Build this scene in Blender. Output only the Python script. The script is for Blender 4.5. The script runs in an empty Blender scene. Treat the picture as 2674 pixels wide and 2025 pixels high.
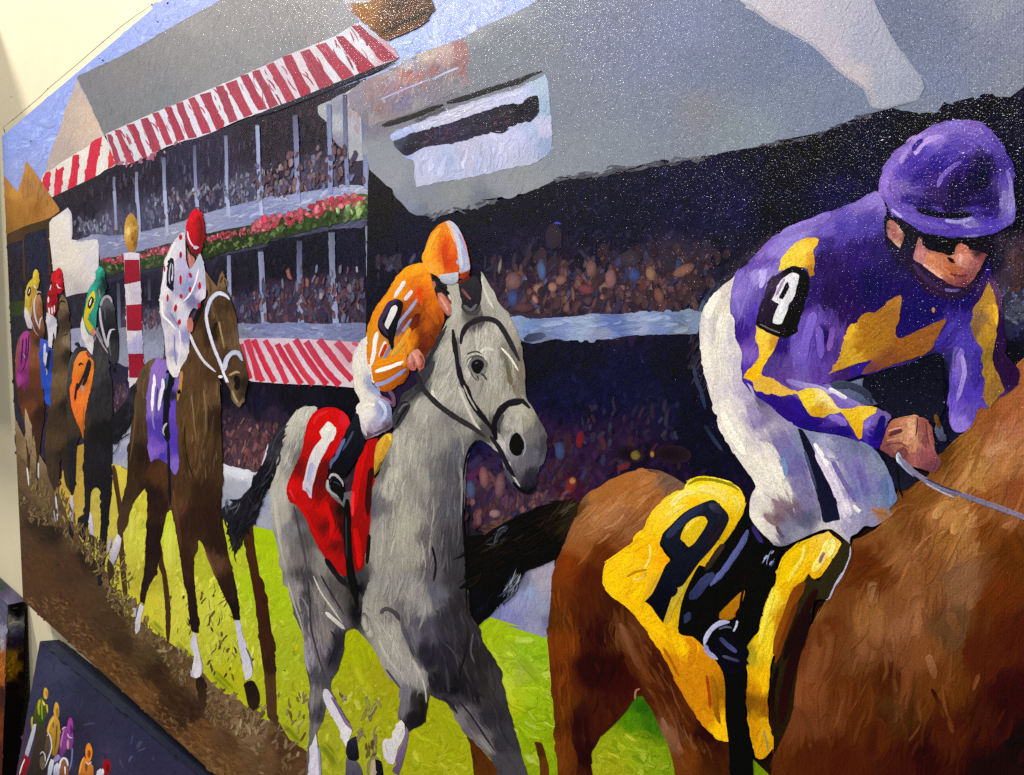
# lamps: name, kind, location, target, power, size, colour  (an indoor gallery, ceiling spots)
WORLD_E = .2
EXPO = 0.0
LAMPS = [
 ('gallery_lamp_left', 'AREA', (-4.3, -1.5, 4.9), (-1.2, 0, 1.4), 370, .5, (1.0, .93, .82)),
 ('gallery_lamp_middle', 'AREA', (-2.5, -1.8, 4.3), (-.6, 0, 1.4), 70, .22, (1.0, .95, .88)),
 ('gallery_lamp_right', 'AREA', (-.45, -1.5, 2.62), (-.3, 0, 1.4), 38, .12, (1.0, .98, .96)),
]
GAIN = .80; WEAVE = 620.0; RIDGE = .16; BUMP = .9; SPEC = .025; COATW = .09; COATR = .13; GLINT = 1300; GLINTD = .00033
import bpy, bmesh, math, random
import numpy as np
from mathutils import Matrix, Vector
from mathutils.geometry import delaunay_2d_cdt
sc = bpy.context.scene
COL = sc.collection
rng = np.random.default_rng(7)
CAMZ = 1.5
# ---------------------------------------------------------------- camera
WX = np.array([0.72346579, 0.03447494, -0.6894989])
WY = np.array([0.69032997, -0.04547738, 0.72206394])
WZ = np.array([-0.00646349, -0.99837031, -0.05670042])
RW = np.array([WX, WY, WZ])
FOC, CX, CY, DIST = 1900.0, 1337.0, 1012.5, 0.35156
CAM = np.array([0.0, -DIST, CAMZ])
cam = bpy.data.cameras.new('camera'); co = bpy.data.objects.new('camera', cam); COL.objects.link(co)
cam.sensor_fit = 'HORIZONTAL'; cam.sensor_width = 36.0; cam.lens = FOC / 2674.0 * 36.0
cam.clip_start = 0.01; cam.clip_end = 60.0
R3 = np.stack([RW[:, 0], -RW[:, 1], -RW[:, 2]], axis=1)      # camera axes (right, up, back) in the world
M4 = Matrix([[*R3[0], CAM[0]], [*R3[1], CAM[1]], [*R3[2], CAM[2]], [0, 0, 0, 1]])
co.matrix_world = M4
sc.camera = co
# ---------------------------------------------------------------- light of the room
w = bpy.data.worlds.new('World'); sc.world = w; w.use_nodes = True
w.node_tree.nodes['Background'].inputs[0].default_value = (1.0, 0.96, 0.90, 1)
w.node_tree.nodes['Background'].inputs[1].default_value = WORLD_E
def lamp(name, kind, loc, target, power, size, color):
    l = bpy.data.lights.new(name, kind); l.energy = power; l.color = color
    if kind == 'AREA': l.shape = 'DISK'; l.size = size
    else: l.shadow_soft_size = size
    o = bpy.data.objects.new(name, l); COL.objects.link(o); o.location = loc
    d = Vector(target) - Vector(loc); o.rotation_euler = d.to_track_quat('-Z', 'Y').to_euler()
    return o
for a in LAMPS: lamp(*a)
sc.cycles.use_denoising = False; sc.cycles.sample_clamp_indirect = 4; sc.cycles.sample_clamp_direct = 0
sc.view_settings.view_transform = 'Standard'; sc.view_settings.look = 'None'
sc.view_settings.exposure = EXPO; sc.view_settings.gamma = 1
# ---------------------------------------------------------------- materials
def hexlin(h):
    v = [int(h[i:i + 2], 16) / 255 for i in (0, 2, 4)]
    return np.array([x / 12.92 if x <= .04045 else ((x + .055) / 1.055) ** 2.4 for x in v])
def nodes(name):
    m = bpy.data.materials.new(name); m.use_nodes = True
    nt = m.node_tree; return m, nt, nt.nodes['Principled BSDF']
def paint_material(name, rough, bump, coat):
    m, nt, b = nodes(name); N = nt.nodes; L = nt.links
    at = N.new('ShaderNodeAttribute'); at.attribute_name = 'paint'
    tc = N.new('ShaderNodeTexCoord')
    # pigment grain
    ns = N.new('ShaderNodeTexNoise'); ns.inputs['Scale'].default_value = 1300; ns.inputs['Detail'].default_value = 2
    L.new(tc.outputs['Object'], ns.inputs['Vector'])
    mr = N.new('ShaderNodeMapRange'); mr.inputs[1].default_value = .3; mr.inputs[2].default_value = .7
    mr.inputs[3].default_value = .78; mr.inputs[4].default_value = 1.22
    L.new(ns.outputs['Fac'], mr.inputs[0])
    vm = N.new('ShaderNodeVectorMath'); vm.operation = 'SCALE'
    L.new(at.outputs['Color'], vm.inputs[0]); L.new(mr.outputs[0], vm.inputs['Scale'])
    L.new(vm.outputs[0], b.inputs['Base Color'])
    # canvas weave: two crossed threads, slightly irregular
    mp = N.new('ShaderNodeMapping'); mp.inputs['Rotation'].default_value = (0, math.radians(1.5), 0)
    L.new(tc.outputs['Object'], mp.inputs['Vector'])
    w1 = N.new('ShaderNodeTexWave'); w1.bands_direction = 'X'; w1.inputs['Scale'].default_value = WEAVE
    w2 = N.new('ShaderNodeTexWave'); w2.bands_direction = 'Z'; w2.inputs['Scale'].default_value = WEAVE
    for q in (w1, w2):
        q.inputs['Distortion'].default_value = 1.2; q.inputs['Detail'].default_value = 1; q.inputs['Detail Scale'].default_value = .25
        L.new(mp.outputs[0], q.inputs['Vector'])
    mx = N.new('ShaderNodeMath'); mx.operation = 'MULTIPLY'
    L.new(w1.outputs['Fac'], mx.inputs[0]); L.new(w2.outputs['Fac'], mx.inputs[1])
    n2 = N.new('ShaderNodeTexNoise'); n2.inputs['Scale'].default_value = 1400; n2.inputs['Detail'].default_value = 1
    L.new(tc.outputs['Object'], n2.inputs['Vector'])
    n3 = N.new('ShaderNodeMath'); n3.operation = 'MULTIPLY_ADD'; n3.inputs[1].default_value = 1.1
    L.new(n2.outputs['Fac'], n3.inputs[0]); L.new(mx.outputs[0], n3.inputs[2])
    b1 = N.new('ShaderNodeBump'); b1.inputs['Strength'].default_value = bump; b1.inputs['Distance'].default_value = .00012
    L.new(n3.outputs[0], b1.inputs['Height'])
    # ridges of the brush marks
    b2 = N.new('ShaderNodeBump'); b2.inputs['Strength'].default_value = RIDGE; b2.inputs['Distance'].default_value = .0005
    L.new(at.outputs['Alpha'], b2.inputs['Height']); L.new(b1.outputs[0], b2.inputs['Normal'])
    L.new(b2.outputs[0], b.inputs['Normal'])
    b.inputs['Roughness'].default_value = rough
    b.inputs['Specular IOR Level'].default_value = SPEC
    b.inputs['Coat Weight'].default_value = coat; b.inputs['Coat Roughness'].default_value = COATR
    n4 = N.new('ShaderNodeTexNoise'); n4.inputs['Scale'].default_value = GLINT; n4.inputs['Detail'].default_value = 0
    L.new(tc.outputs['Object'], n4.inputs['Vector'])
    b3 = N.new('ShaderNodeBump'); b3.inputs['Strength'].default_value = 1; b3.inputs['Distance'].default_value = GLINTD
    L.new(n4.outputs['Fac'], b3.inputs['Height'])
    L.new(b3.outputs[0], b.inputs['Coat Normal'])
    return m
PAINT = paint_material('varnished_paint', .42, BUMP, COATW)
PAINT2 = paint_material('matt_paint', .5, .5, .05)
# ---------------------------------------------------------------- drawing planes (real surfaces of the three canvases)
PIX = 0.5; PADX, PADY = 60, 900                      # paint-depth map
LEV = np.zeros((int((2025 + 2 * PADY) * PIX), int((2674 + 700 + 2 * PADX) * PIX)), np.int32)
DZ = 4e-6
class Plane:
    def __init__(s, p0, n, u=None, ext=None, mat=None):
        s.p0 = np.array(p0, float); s.n = np.array(n, float) / np.linalg.norm(n); s.ext = ext; s.mat = mat or PAINT
        s.u = u; s.quad = None
    def world(s, xy, lev):
        xy = np.asarray(xy, float); r = np.stack([xy[:, 0] - CX, xy[:, 1] - CY, np.full(len(xy), FOC)], 1) @ RW.T
        d = (s.p0 - CAM) @ s.n - 0.0
        off = lev * DZ                                # outward along n (n points to the viewer's side)
        t = (d + off) / (r @ s.n)
        return CAM + r * t[:, None]
    def inside(s, xy):
        if s.ext is None: return np.ones(len(xy), bool)
        P = s.world(xy, np.zeros(len(xy)))
        x0, x1, z0, z1 = s.ext
        return (P[:, 0] > x0) & (P[:, 0] < x1) & (P[:, 2] > z0) & (P[:, 2] < z1)
# ---------------------------------------------------------------- text -> points
SCL = 700 / 2212.0
VX = (0, 660, 1320, 1974); VY = (0, 500, 1000, 1495)
def pts(txt, st=[0, 0, SCL]):
    out = []; 
    for tk in txt.split():
        if ',' not in tk:
            if tk == 'S': st[:] = [0, 0, 1.0]
            elif tk == 'M': st[:] = [0, 0, 2674 / 2212.0]
            else: st[:] = [VX[int(tk[0])], VY[int(tk[1])], SCL]
        else:
            a = tk.split(','); out.append((st[0] + float(a[0]) * st[2], st[1] + float(a[1]) * st[2], *a[2:]))
    return out
def catmull(p, closed, seg=6.0):
    p = np.array(p, float); n = len(p); res = []
    for i in range(n if closed else n - 1):
        p1, p2 = p[i], p[(i + 1) % n]
        p0 = p[i - 1] if (closed or i > 0) else p1; p3 = p[(i + 2) % n] if (closed or i + 2 < n) else p2
        d = np.linalg.norm(p2 - p1)
        k = max(1, min(24, int(d / seg)))
        # limited tangents keep sharp corners from overshooting
        t1 = (p2 - p0) * .5; t2 = (p3 - p1) * .5
        for t in (t1, t2):
            l = np.linalg.norm(t); m = d * .9
            if l > m: t *= m / l
        if np.dot(p2 - p1, p1 - p0) < 0: t1 = (p2 - p1) * .3
        if np.dot(p3 - p2, p2 - p1) < 0: t2 = (p2 - p1) * .3
        for j in range(k):
            u = j / k; u2 = u * u; u3 = u2 * u
            res.append((2 * u3 - 3 * u2 + 1) * p1 + (u3 - 2 * u2 + u) * t1 + (-2 * u3 + 3 * u2) * p2 + (u3 - u2) * t2)
    if not closed: res.append(p[-1])
    return np.array(res)
def inpoly(P, poly):
    x, y = P[:, 0], P[:, 1]; r = np.zeros(len(P), bool); n = len(poly); j = n - 1
    for i in range(n):
        xi, yi = poly[i]; xj, yj = poly[j]
        if yi != yj:
            c = (yi > y) != (yj > y)
            r ^= c & (x < (xj - xi) * (y - yi) / (yj - yi) + xi)
        j = i
    return r
def clip_convex(poly, quad):
    out = [tuple(p) for p in poly]; q = np.array(quad); cen = q.mean(0)
    for i in range(len(q)):
        a, b = q[i], q[(i + 1) % len(q)]; nx, ny = -(b - a)[1], (b - a)[0]
        if nx * (cen[0] - a[0]) + ny * (cen[1] - a[1]) < 0: nx, ny = -nx, -ny
        side = lambda p: nx * (p[0] - a[0]) + ny * (p[1] - a[1]); r = []
        for j in range(len(out)):
            p, n = out[j], out[(j + 1) % len(out)]; sp, sn = side(p), side(n)
            if sp >= 0: r.append(p)
            if (sp >= 0) != (sn >= 0): t = sp / (sp - sn); r.append((p[0] + t * (n[0] - p[0]), p[1] + t * (n[1] - p[1])))
        out = r
        if not out: break
    return np.array(out)
class Field:                                          # pigment mixed between colour notes
    def __init__(s, notes, sharp):
        s.p = np.array([(a[0], a[1]) for a in notes]); s.c = np.array([hexlin(a[2]) for a in notes]); s.k = sharp
    def __call__(s, P):
        out = np.empty((len(P), 3))
        for i in range(0, len(P), 4000):
            q = P[i:i + 4000]
            d = ((q[:, None, :] - s.p[None]) ** 2).sum(2) + 30.0
            w = d ** (-s.k); w /= w.sum(1, keepdims=True)
            out[i:i + 4000] = w @ s.c
        return out
def lab(rgb): return np.clip(rgb, 0, 1)
def tri_cdt(poly, inner):
    # all points a little jittered so no four lie on a circle
    V = [Vector((float(a), float(b))) for a, b in poly] + [Vector((float(a), float(b))) for a, b in inner]
    r = delaunay_2d_cdt(V, [], [list(range(len(poly)))], 1, 1e-4, True)
    W = np.array([(v.x, v.y) for v in r[0]]); F = np.array([f for f in r[2] if len(f) == 3], int).reshape(-1, 3)
    if len(F): F = F[inpoly(W[F].mean(1), poly)]
    return W, F
def lev_at(P, rad, add=1, write=True, spread=None):
    q = (np.asarray(P) + [PADX, PADY]) * PIX; r = max(1, int(math.ceil(rad * PIX)))
    m = 0; H, W = LEV.shape; bx = []
    for x, y in q:
        x0, x1 = int(x) - r, int(x) + r + 1; y0, y1 = int(y) - r, int(y) + r + 1
        if x1 <= 0 or y1 <= 0 or x0 >= W or y0 >= H: continue
        x0 = max(x0, 0); y0 = max(y0, 0); bx.append((x0, x1, y0, y1))
        v = LEV[y0:y1, x0:x1].max(); m = v if v > m else m
    m += add
    if write:
        for x0, x1, y0, y1 in bx: LEV[y0:y1, x0:x1] = m
    return m
class Mesh:
    def __init__(s): s.v = []; s.c = []; s.f = []; s.n = 0
    def add(s, xy, lev, col, h, faces):
        s.v.append(np.column_stack([xy, np.full(len(xy), float(lev))]) if np.isscalar(lev) else np.column_stack([xy, lev]))
        s.c.append(np.column_stack([col, h])); s.f.append(np.asarray(faces) + s.n); s.n += len(xy)
    def build(s, name, plane, parent):
        V = np.concatenate(s.v); C = np.concatenate(s.c).astype(np.float32); F = np.concatenate([f for f in s.f if len(f)])
        W = plane.world(V[:, :2], V[:, 2])
        # faces towards the viewer
        a, b, c = W[F[:, 0]], W[F[:, 1]], W[F[:, 2]]
        fl = (np.cross(b - a, c - a) @ plane.n) < 0
        F[fl] = F[fl][:, ::-1]
        me = bpy.data.meshes.new(name); me.vertices.add(len(W)); me.vertices.foreach_set('co', W.astype(np.float32).ravel())
        me.loops.add(len(F) * 3); me.loops.foreach_set('vertex_index', F.astype(np.int32).ravel())
        me.polygons.add(len(F)); me.polygons.foreach_set('loop_start', np.arange(0, len(F) * 3, 3, dtype=np.int32))
        me.update(calc_edges=True)
        C[:, :3] = np.clip(C[:, :3] - .0065, .0012, .9) * GAIN
        ca = me.color_attributes.new('paint', 'FLOAT_COLOR', 'POINT'); ca.data.foreach_set('color', C.ravel())
        me.materials.append(plane.mat)
        o = bpy.data.objects.new(name, me); COL.objects.link(o)
        if parent is not None: o.parent = parent
        return o
K_AL = np.array([0, .12, .38, .66, .9, 1.0])
def brush(M, path, w, col, plane, rough=.12, rid=1.0, lev=None, prof=None, clip=None):
    """one brush mark: a ribbon three vertices across, bristle streaks, ridge in the alpha"""
    path = np.asarray(path, float); d = np.gradient(path, axis=0); L = np.linalg.norm(d, axis=1) + 1e-9
    nrm = np.stack([-d[:, 1], d[:, 0]], 1) / L[:, None]
    n = len(path); t = np.linspace(0, 1, n)
    if prof is None: prof = np.clip(np.minimum(t * 5 + .35, (1 - t) * 4 + .25), 0, 1)
    hw = w * .5 * prof * (1 + rng.normal(0, .06, n))
    rows = []; k = 5
    off = np.array([-1, -.5, 0, .5, 1.0])
    xy = (path[:, None, :] + nrm[:, None, :] * (hw[:, None] * off[None])[:, :, None]).reshape(-1, 2)
    if clip is not None and not clip(xy).all(): return False
    if not plane.inside(xy).all(): return False
    st = 1 + rng.normal(0, rough, k)
    cc = (col if np.ndim(col) >= 2 else np.repeat(col[None], n, 0))
    cc = (cc if cc.ndim == 3 else cc[:, None, :]) * st[None, :, None] * (1 + rng.normal(0, rough * .25, (n, k, 1)))
    h = np.tile(np.array([0, .75, .45, .8, 0]) * min(1.0, w / 14) * rid + rng.normal(0, .06, k), (n, 1))
    i = np.arange(n - 1)[:, None] * k + np.arange(k - 1)[None]
    i = i.ravel(); F = np.concatenate([np.stack([i, i + 1, i + k + 1], 1), np.stack([i, i + k + 1, i + k], 1)])
    if lev is None:
        stp = max(1, int(n * (w * .7) / (L.sum() + 1e-6))); lev = lev_at(path[::stp], w * .5)
    M.add(xy, float(lev), np.clip(cc.reshape(-1, 3), 0, 1), h.ravel(), F)
    return True
def fill(M, poly, colf, plane, gs=9, lev=None, hn=.05):
    poly = np.asarray(poly); x0, y0 = poly.min(0); x1, y1 = poly.max(0)
    ix0, iy0, ix1, iy1 = max(x0, -40), max(y0, -40), min(x1, 2720), min(y1, 2070)
    inner = np.zeros((0, 2))
    if ix1 - ix0 > gs and iy1 - iy0 > gs:
        gx, gy = np.meshgrid(np.arange(ix0 + gs / 2, ix1, gs), np.arange(iy0 + gs / 2, iy1, gs))
        inner = np.column_stack([gx.ravel(), gy.ravel()]); inner += rng.uniform(-gs * .3, gs * .3, inner.shape)
        inner = inner[inpoly(inner, poly)]
    V, F = tri_cdt(poly, inner)
    if not len(F): return
    if lev is None:
        q = (poly + [PADX, PADY]) * PIX; H, W = LEV.shape
        a, b = np.clip(q.min(0), 0, [W - 1, H - 1]).astype(int), np.clip(q.max(0), 0, [W - 1, H - 1]).astype(int) + 1
        if len(inner) or (b - a).prod() > 9:
            step = 1 if (b - a).prod() < 60000 else 2
            yy, xx = np.mgrid[a[1]:b[1]:step, a[0]:b[0]:step]
            mk = inpoly(np.column_stack([xx.ravel() / PIX - PADX, yy.ravel() / PIX - PADY]), poly).reshape(xx.shape)
            if step == 2: mk = np.repeat(np.repeat(mk, 2, 0), 2, 1)[:b[1] - a[1], :b[0] - a[0]]
            # widen the footprint by a texel
            m2 = mk.copy(); m2[1:] |= mk[:-1]; m2[:-1] |= mk[1:]; m2[:, 1:] |= mk[:, :-1]; m2[:, :-1] |= mk[:, 1:]
            sub = LEV[a[1]:b[1], a[0]:b[0]]
            lev = (sub[m2].max() if m2.any() else sub.max()) + 1
            if m2.any(): sub[m2] = lev
            else: sub[:] = lev
        else:
            lev = lev_at(poly, 1)
    c = colf(V); h = rng.normal(0, hn, len(V))
    M.add(V, float(lev), c, h, F)
    return lev
def opts(t):
    d = {}
    for k in t.split():
        a, b = k.split('='); d[a] = np.array([float(q) for q in b.split(':')]) if ':' in b else b if b[0].isalpha() else (float(b) if ':' not in b else [float(q) for q in b.split(':')])
    return d
def region(name, parent, plane, spec, **kw):
    """one painted passage: outline, colour notes, loose brushwork and the marks laid on top"""
    o = dict(sw=9., sl=30., ang=90., aj=14., cj=.10, den=1.2, gs=9., k=2.2, edge=1., smooth=1., curve=.15, rough=.06, soft=.6, cw=.8, clipd=1, mix=.6, ridge=1., gain=1.)
    M = Mesh(); poly = None; F = None; notes = []
    lines = [l.strip() for l in spec.strip().split('\n') if l.strip()]
    def loose(poly, F, o, clipto=None):
        x0, y0 = np.maximum(poly.min(0), -30); x1, y1 = np.minimum(poly.max(0), [2704, 2055])
        if x1 <= x0 or y1 <= y0: return
        area = (x1 - x0) * (y1 - y0); n = int(o['den'] * area / (o['sw'] * o['sl'] * .62))
        n = min(n, 16000)
        P = np.column_stack([rng.uniform(x0, x1, n), rng.uniform(y0, y1, n)]); P = P[inpoly(P, poly)]
        if not len(P): return
        C = F(P); n = len(P)
        dirs = o.get('flow')
        if dirs is not None:
            a = np.array([(q[0], q[1]) for q in dirs]); th = np.radians([float(q[2]) for q in dirs])
            d = ((P[:, None] - a[None]) ** 2).sum(2) + 100; wgt = d ** -1.5
            A = .5 * np.arctan2(wgt @ np.sin(2 * th), wgt @ np.cos(2 * th))
        else: A = np.full(n, math.radians(o['ang']))
        A = A + np.radians(rng.normal(0, o['aj'], n))
        SL = o['sl'] * rng.uniform(.55, 1.35, n); SW = o['sw'] * rng.uniform(.55, 1.3, n)
        t = np.linspace(-.5, .5, 6); bend = rng.normal(0, o['curve'], n)
        dx, dy = np.cos(A)[:, None], -np.sin(A)[:, None]
        def mk(sc):
            L = (SL * sc)[:, None]; u = t[None] * L; v = bend[:, None] * L * (t * t * 4 - 1)[None] * .5
            return np.stack([P[:, :1] + u * dx - v * dy, P[:, 1:] + u * dy + v * dx], 2)
        sc = np.ones(n); Q = mk(sc)
        def good(Q): return inpoly(Q[:, 0], poly) & inpoly(Q[:, -1], poly)
        g = good(Q); sc[~g] = .45; Q = mk(sc); g = good(Q)
        if plane.ext is not None: g &= plane.inside(Q[:, 0]) & plane.inside(Q[:, -1])
        P, Q, SW, SL, C, sc, bend = P[g], Q[g], SW[g], SL[g] * sc[g], C[g], sc[g], bend[g]
        n = len(P)
        if not n: return
        d = np.gradient(Q, axis=1); nr = np.stack([-d[..., 1], d[..., 0]], 2); nr /= np.linalg.norm(nr, axis=2, keepdims=True) + 1e-9
        prof = np.array([.3, .85, 1, .95, .75, .25])
        hw = SW[:, None] * .5 * prof[None] * (1 + rng.normal(0, .06, (n, 6)))
        off = np.array([-1, -.5, 0, .5, 1.0]); XY = Q[:, :, None, :] + nr[:, :, None, :] * (hw[..., None] * off)[..., None]
        loc = F(XY.reshape(-1, 2)).reshape(n, 6, 5, 3)
        jit = (1 + rng.normal(0, o['cj'], (n, 1, 1, 1))) * (1 + rng.normal(0, o['cj'] * .25, (n, 1, 1, 3)))
        st = 1 + rng.normal(0, o['rough'], (n, 1, 5, 1))
        body = (C[:, None, None] * o['cw'] + loc * (1 - o['cw'])) * jit * st
        wt = np.array([1 - o['soft'], 1, 1, 1, 1 - o['soft']])[None, None, :, None] * np.array([.3, 1, 1, 1, .9, .2])[None, :, None, None]
        col = np.clip(loc * (1 - wt) + body * wt, 0, 1)
        H = np.array([0, .7, .45, .75, 0])[None, None] * np.array([.4, 1, 1, 1, 1, .5])[None, :, None] * (np.minimum(1, SW / 14) * o['ridge'])[:, None, None] + rng.normal(0, .05, (n, 1, 5))
        i = np.arange(5)[:, None] * 5 + np.arange(4)[None]; i = i.ravel()
        FF = np.concatenate([np.stack([i, i + 1, i + 6], 1), np.stack([i, i + 6, i + 5], 1)])
        for q in range(n):
            lv = lev_at(Q[q, ::(1 if SL[q] > SW[q] * 4 else 2)], SW[q] * .5)
            M.v.append(np.column_stack([XY[q].reshape(-1, 2), np.full(30, float(lv))]))
        M.c.append(np.concatenate([col.reshape(-1, 3), H.reshape(-1, 1)], 1))
        M.f.append((FF[None] + (M.n + np.arange(n) * 30)[:, None, None]).reshape(-1, 3)); M.n += 30 * n
    for ln in lines:
        op, _, rest = ln.partition(' ')
        if op == 'P': poly = np.array([p[:2] for p in pts(rest)], float)
        elif op == 'o': o.update(opts(rest))
        elif op == 'C': notes += pts(rest)
        elif op == 'W': o['flow'] = pts(rest)
        elif op == 'G':                               # go: lay the ground of the passage
            if o['smooth']: poly = catmull(poly, True, 7)
            F = Field(notes, o['k']); F.c *= o['gain']
            if o['edge']:
                j = rng.normal(0, .55 * o['edge'], (len(poly), 2)); j = (j + np.roll(j, 1, 0)) * .6
                far = (poly[:, 0] < -20) | (poly[:, 0] > 2700) | (poly[:, 1] < -20) | (poly[:, 1] > 2050); j[far] = 0
                q = poly + j; ok = plane.inside(q); poly = np.where(ok[:, None], q, poly)
            if plane.ext is not None and plane.quad is not None and not plane.inside(poly).all(): poly = clip_convex(poly, plane.quad)
            fill(M, poly, F, plane, o['gs'])
            if o['den'] > 0: loose(poly, F, o)
            if o['edge'] >= .7 and o['den'] > 0:      # broken edge: short touches along the outline
                m = len(poly); dd = np.roll(poly, -1, 0) - np.roll(poly, 1, 0); dl = np.linalg.norm(dd, axis=1, keepdims=True) + 1e-9; dd = dd / dl
                nn_ = np.stack([-dd[:, 1], dd[:, 0]], 1); sg = np.where(inpoly(poly + nn_ * 4, poly), 1, -1)[:, None]; nn_ = nn_ * sg
                for q in rng.permutation(m)[:int(m * .8)]:
                    p = poly[q]
                    if not (-10 < p[0] < 2690 and -10 < p[1] < 2040): continue
                    if dd[q] @ dd[(q + 2) % m] < .88 or dd[q] @ dd[q - 2] < .88: continue
                    c = F((p + nn_[q] * 5)[None])[0] * (1 + rng.normal(0, .1))
                    w_ = min(o['sw'] * .34, 4.5) * rng.uniform(.5, 1.2); l_ = o['sl'] * rng.uniform(.35, .8)
                    th = math.atan2(dd[q, 1], dd[q, 0]) + rng.normal(0, .09); ct = p + nn_[q] * rng.normal(1.4, .8)
                    tt_ = np.linspace(-.5, .5, 5)[:, None]
                    path = ct + tt_ * l_ * np.array([[math.cos(th), math.sin(th)]])
                    brush(M, path, w_, c, plane, rough=.06, prof=np.array([.2, .8, 1, .8, .2]), rid=.5)
        elif op == 'B':                               # broad stroke worked into the wet ground
            wd, cs, rest = rest.split(' ', 2); wd = float(wd) * 1.15; cc = hexlin(cs) * o['gain']
            p = catmull([q[:2] for q in pts(rest)], False, 7); n = len(p)
            for rep in range(3):
                sh = rng.normal(0, wd * .16, 2); a_, b_ = sorted((rng.uniform(0, .3), rng.uniform(.7, 1))); i0, i1 = int(a_ * (n - 1)), max(int(b_ * (n - 1)) + 1, int(a_ * (n - 1)) + 4)
                pp = p[i0:i1] + sh; m = len(pp)
                if m < 3: continue
                bs = F(pp); mx = .66; env = np.clip(np.minimum(np.linspace(0, 1, m) * 4, np.linspace(1, 0, m) * 4), 0, 1)[:, None] * mx
                g = [bs * (1 - env * e_) + cc * env * e_ for e_ in (0, .8, 1, .8, 0)]
                brush(M, pp, wd * rng.uniform(.7, 1.0), np.stack(g, 1), plane, rough=.05, prof=np.clip(np.minimum(np.linspace(0, 1, m) * 6 + .3, np.linspace(1, 0, m) * 6 + .3), 0, 1), rid=.6, clip=lambda q: inpoly(q[2::5], poly))
        elif op == 's':                               # flat-ended stroke
            wd, cs, rest = rest.split(' ', 2); wd = float(wd); cs = [hexlin(q) for q in cs.split('>')]
            p = catmull([q[:2] for q in pts(rest)], False, max(4, wd * .5)); n = len(p); tt = np.linspace(0, 1, n)[:, None]
            brush(M, p, wd, cs[0] * (1 - tt) + cs[-1] * tt, plane, rough=.07, prof=np.ones(n))
        elif op == 'S':                               # stroke: width colour[>colour] points
            wd, cs, rest = rest.split(' ', 2); wd = float(wd); cs = [hexlin(q) for q in cs.split('>')]
            p = catmull([q[:2] for q in pts(rest)], False, max(4, wd * .5)); n = len(p)
            if n < 3: p = np.array([p[0] + (p[-1] - p[0]) * q for q in np.linspace(0, 1, 5)]); n = 5
            tt = np.linspace(0, 1, n)[:, None]; c = cs[0] * (1 - tt) + cs[-1] * tt
            brush(M, p, wd, c, plane, rough=.08)
        elif op in ('F', 'f'):                        # filled touch, F smooth, f straight
            cs, rest = rest.split(' ', 1); cs = [hexlin(q) for q in cs.split('>')]
            q = np.array([a[:2] for a in pts(rest)], float)
            if op == 'F': q = catmull(q, True, 6)
            y0, y1 = q[:, 1].min(), q[:, 1].max()
            fn = lambda P, cs=cs, y0=y0, y1=y1: (lambda t: (cs[0] * (1 - t) + cs[-1] * t) * (1 + rng.normal(0, .03, (len(P), 1))))(np.clip((P[:, 1:2] - y0) / (y1 - y0 + 1e-6), 0, 1))
            fill(M, q, fn, plane, 8)
            o2 = dict(o); sz = max(2.5, min(o['sw'], math.sqrt(np.ptp(q[:, 0]) * np.ptp(q[:, 1])) / 4)); o2.update(sw=sz, sl=sz * 3, den=.9, cj=.07)
            if len(q) > 8: loose(q, fn, o2)
        elif op == 'O':                               # oval touch: colour cx,cy rx,ry deg
            cs, rest = rest.split(' ', 1); tk = rest.split(); vw = tk.pop(0) if ',' not in tk[0] else ''; a, b, *g = tk; c0 = pts(vw + ' ' + a)[0]
            rx, ry = [float(z) * SCL for z in b.split(',')]; th = math.radians(float(g[0])) if g else 0
            t = np.linspace(0, 2 * math.pi, 14, endpoint=False)
            x = np.cos(t) * rx * (1 + rng.normal(0, .05, 14)); y = np.sin(t) * ry * (1 + rng.normal(0, .05, 14))
            q = np.column_stack([c0[0] + x * math.cos(th) + y * math.sin(th), c0[1] - x * math.sin(th) + y * math.cos(th)])
            cc = hexlin(cs); und = hexlin(o['under'][1:]) if 'under' in o else None
            def of(P, c0=c0, cc=cc, und=und):
                e = P - np.array([c0[0], c0[1]]); ex = (e[:, 0] * math.cos(th) - e[:, 1] * math.sin(th)) / rx; ey = (e[:, 0] * math.sin(th) + e[:, 1] * math.cos(th)) / ry
                r = np.hypot(ex, ey)[:, None]; col = cc * (1 + rng.normal(0, .08, (len(P), 1)))
                if und is None: return col
                k = np.clip(.8 - r ** 2 * .55 - ex[:, None] * .18, .15, .8); return und * (1 - k) + col * k
            fill(M, q, of, plane, 6 if und is None else 4)
        elif op == 'D':                               # dabs: n width length angle jitter colours | polygon
            a, b = rest.split('|'); n, dw, dl, an, aj, *cols = a.split(); n = int(n); dw = float(dw); dl = float(dl); an = float(an); aj = float(aj)
            q = np.array([z[:2] for z in pts(b)], float); cols = [hexlin(z) for z in cols]
            lo, hi = q.min(0), q.max(0); k = 0; tries = 0
            while k < n and tries < n * 20:
                tries += 1; p = rng.uniform(lo, hi)
                if not inpoly(p[None], q)[0]: continue
                th = math.radians(an + rng.normal(0, aj)); l = dl * rng.uniform(.5, 1.4); ww = dw * rng.uniform(.5, 1.4)
                t = np.linspace(-.5, .5, 6); bend = rng.normal(0, .15)
                path = np.column_stack([p[0] + math.cos(th) * t * l - math.sin(th) * bend * l * (4 * t * t - 1) * -.5, p[1] - math.sin(th) * t * l + math.cos(th) * bend * l * (4 * t * t - 1) * .5])
                u_ = np.linspace(0, 1, 6); pr = np.sqrt(np.clip(1 - (2 * t) ** 2, 0.02, 1)) if rng.random() < .3 else np.clip(np.minimum(u_ * rng.uniform(2, 6) + rng.uniform(.1, .7), (1 - u_) * rng.uniform(2, 6) + rng.uniform(.1, .6)), 0, 1)
                path = path + rng.normal(0, ww * .06, path.shape)
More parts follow.
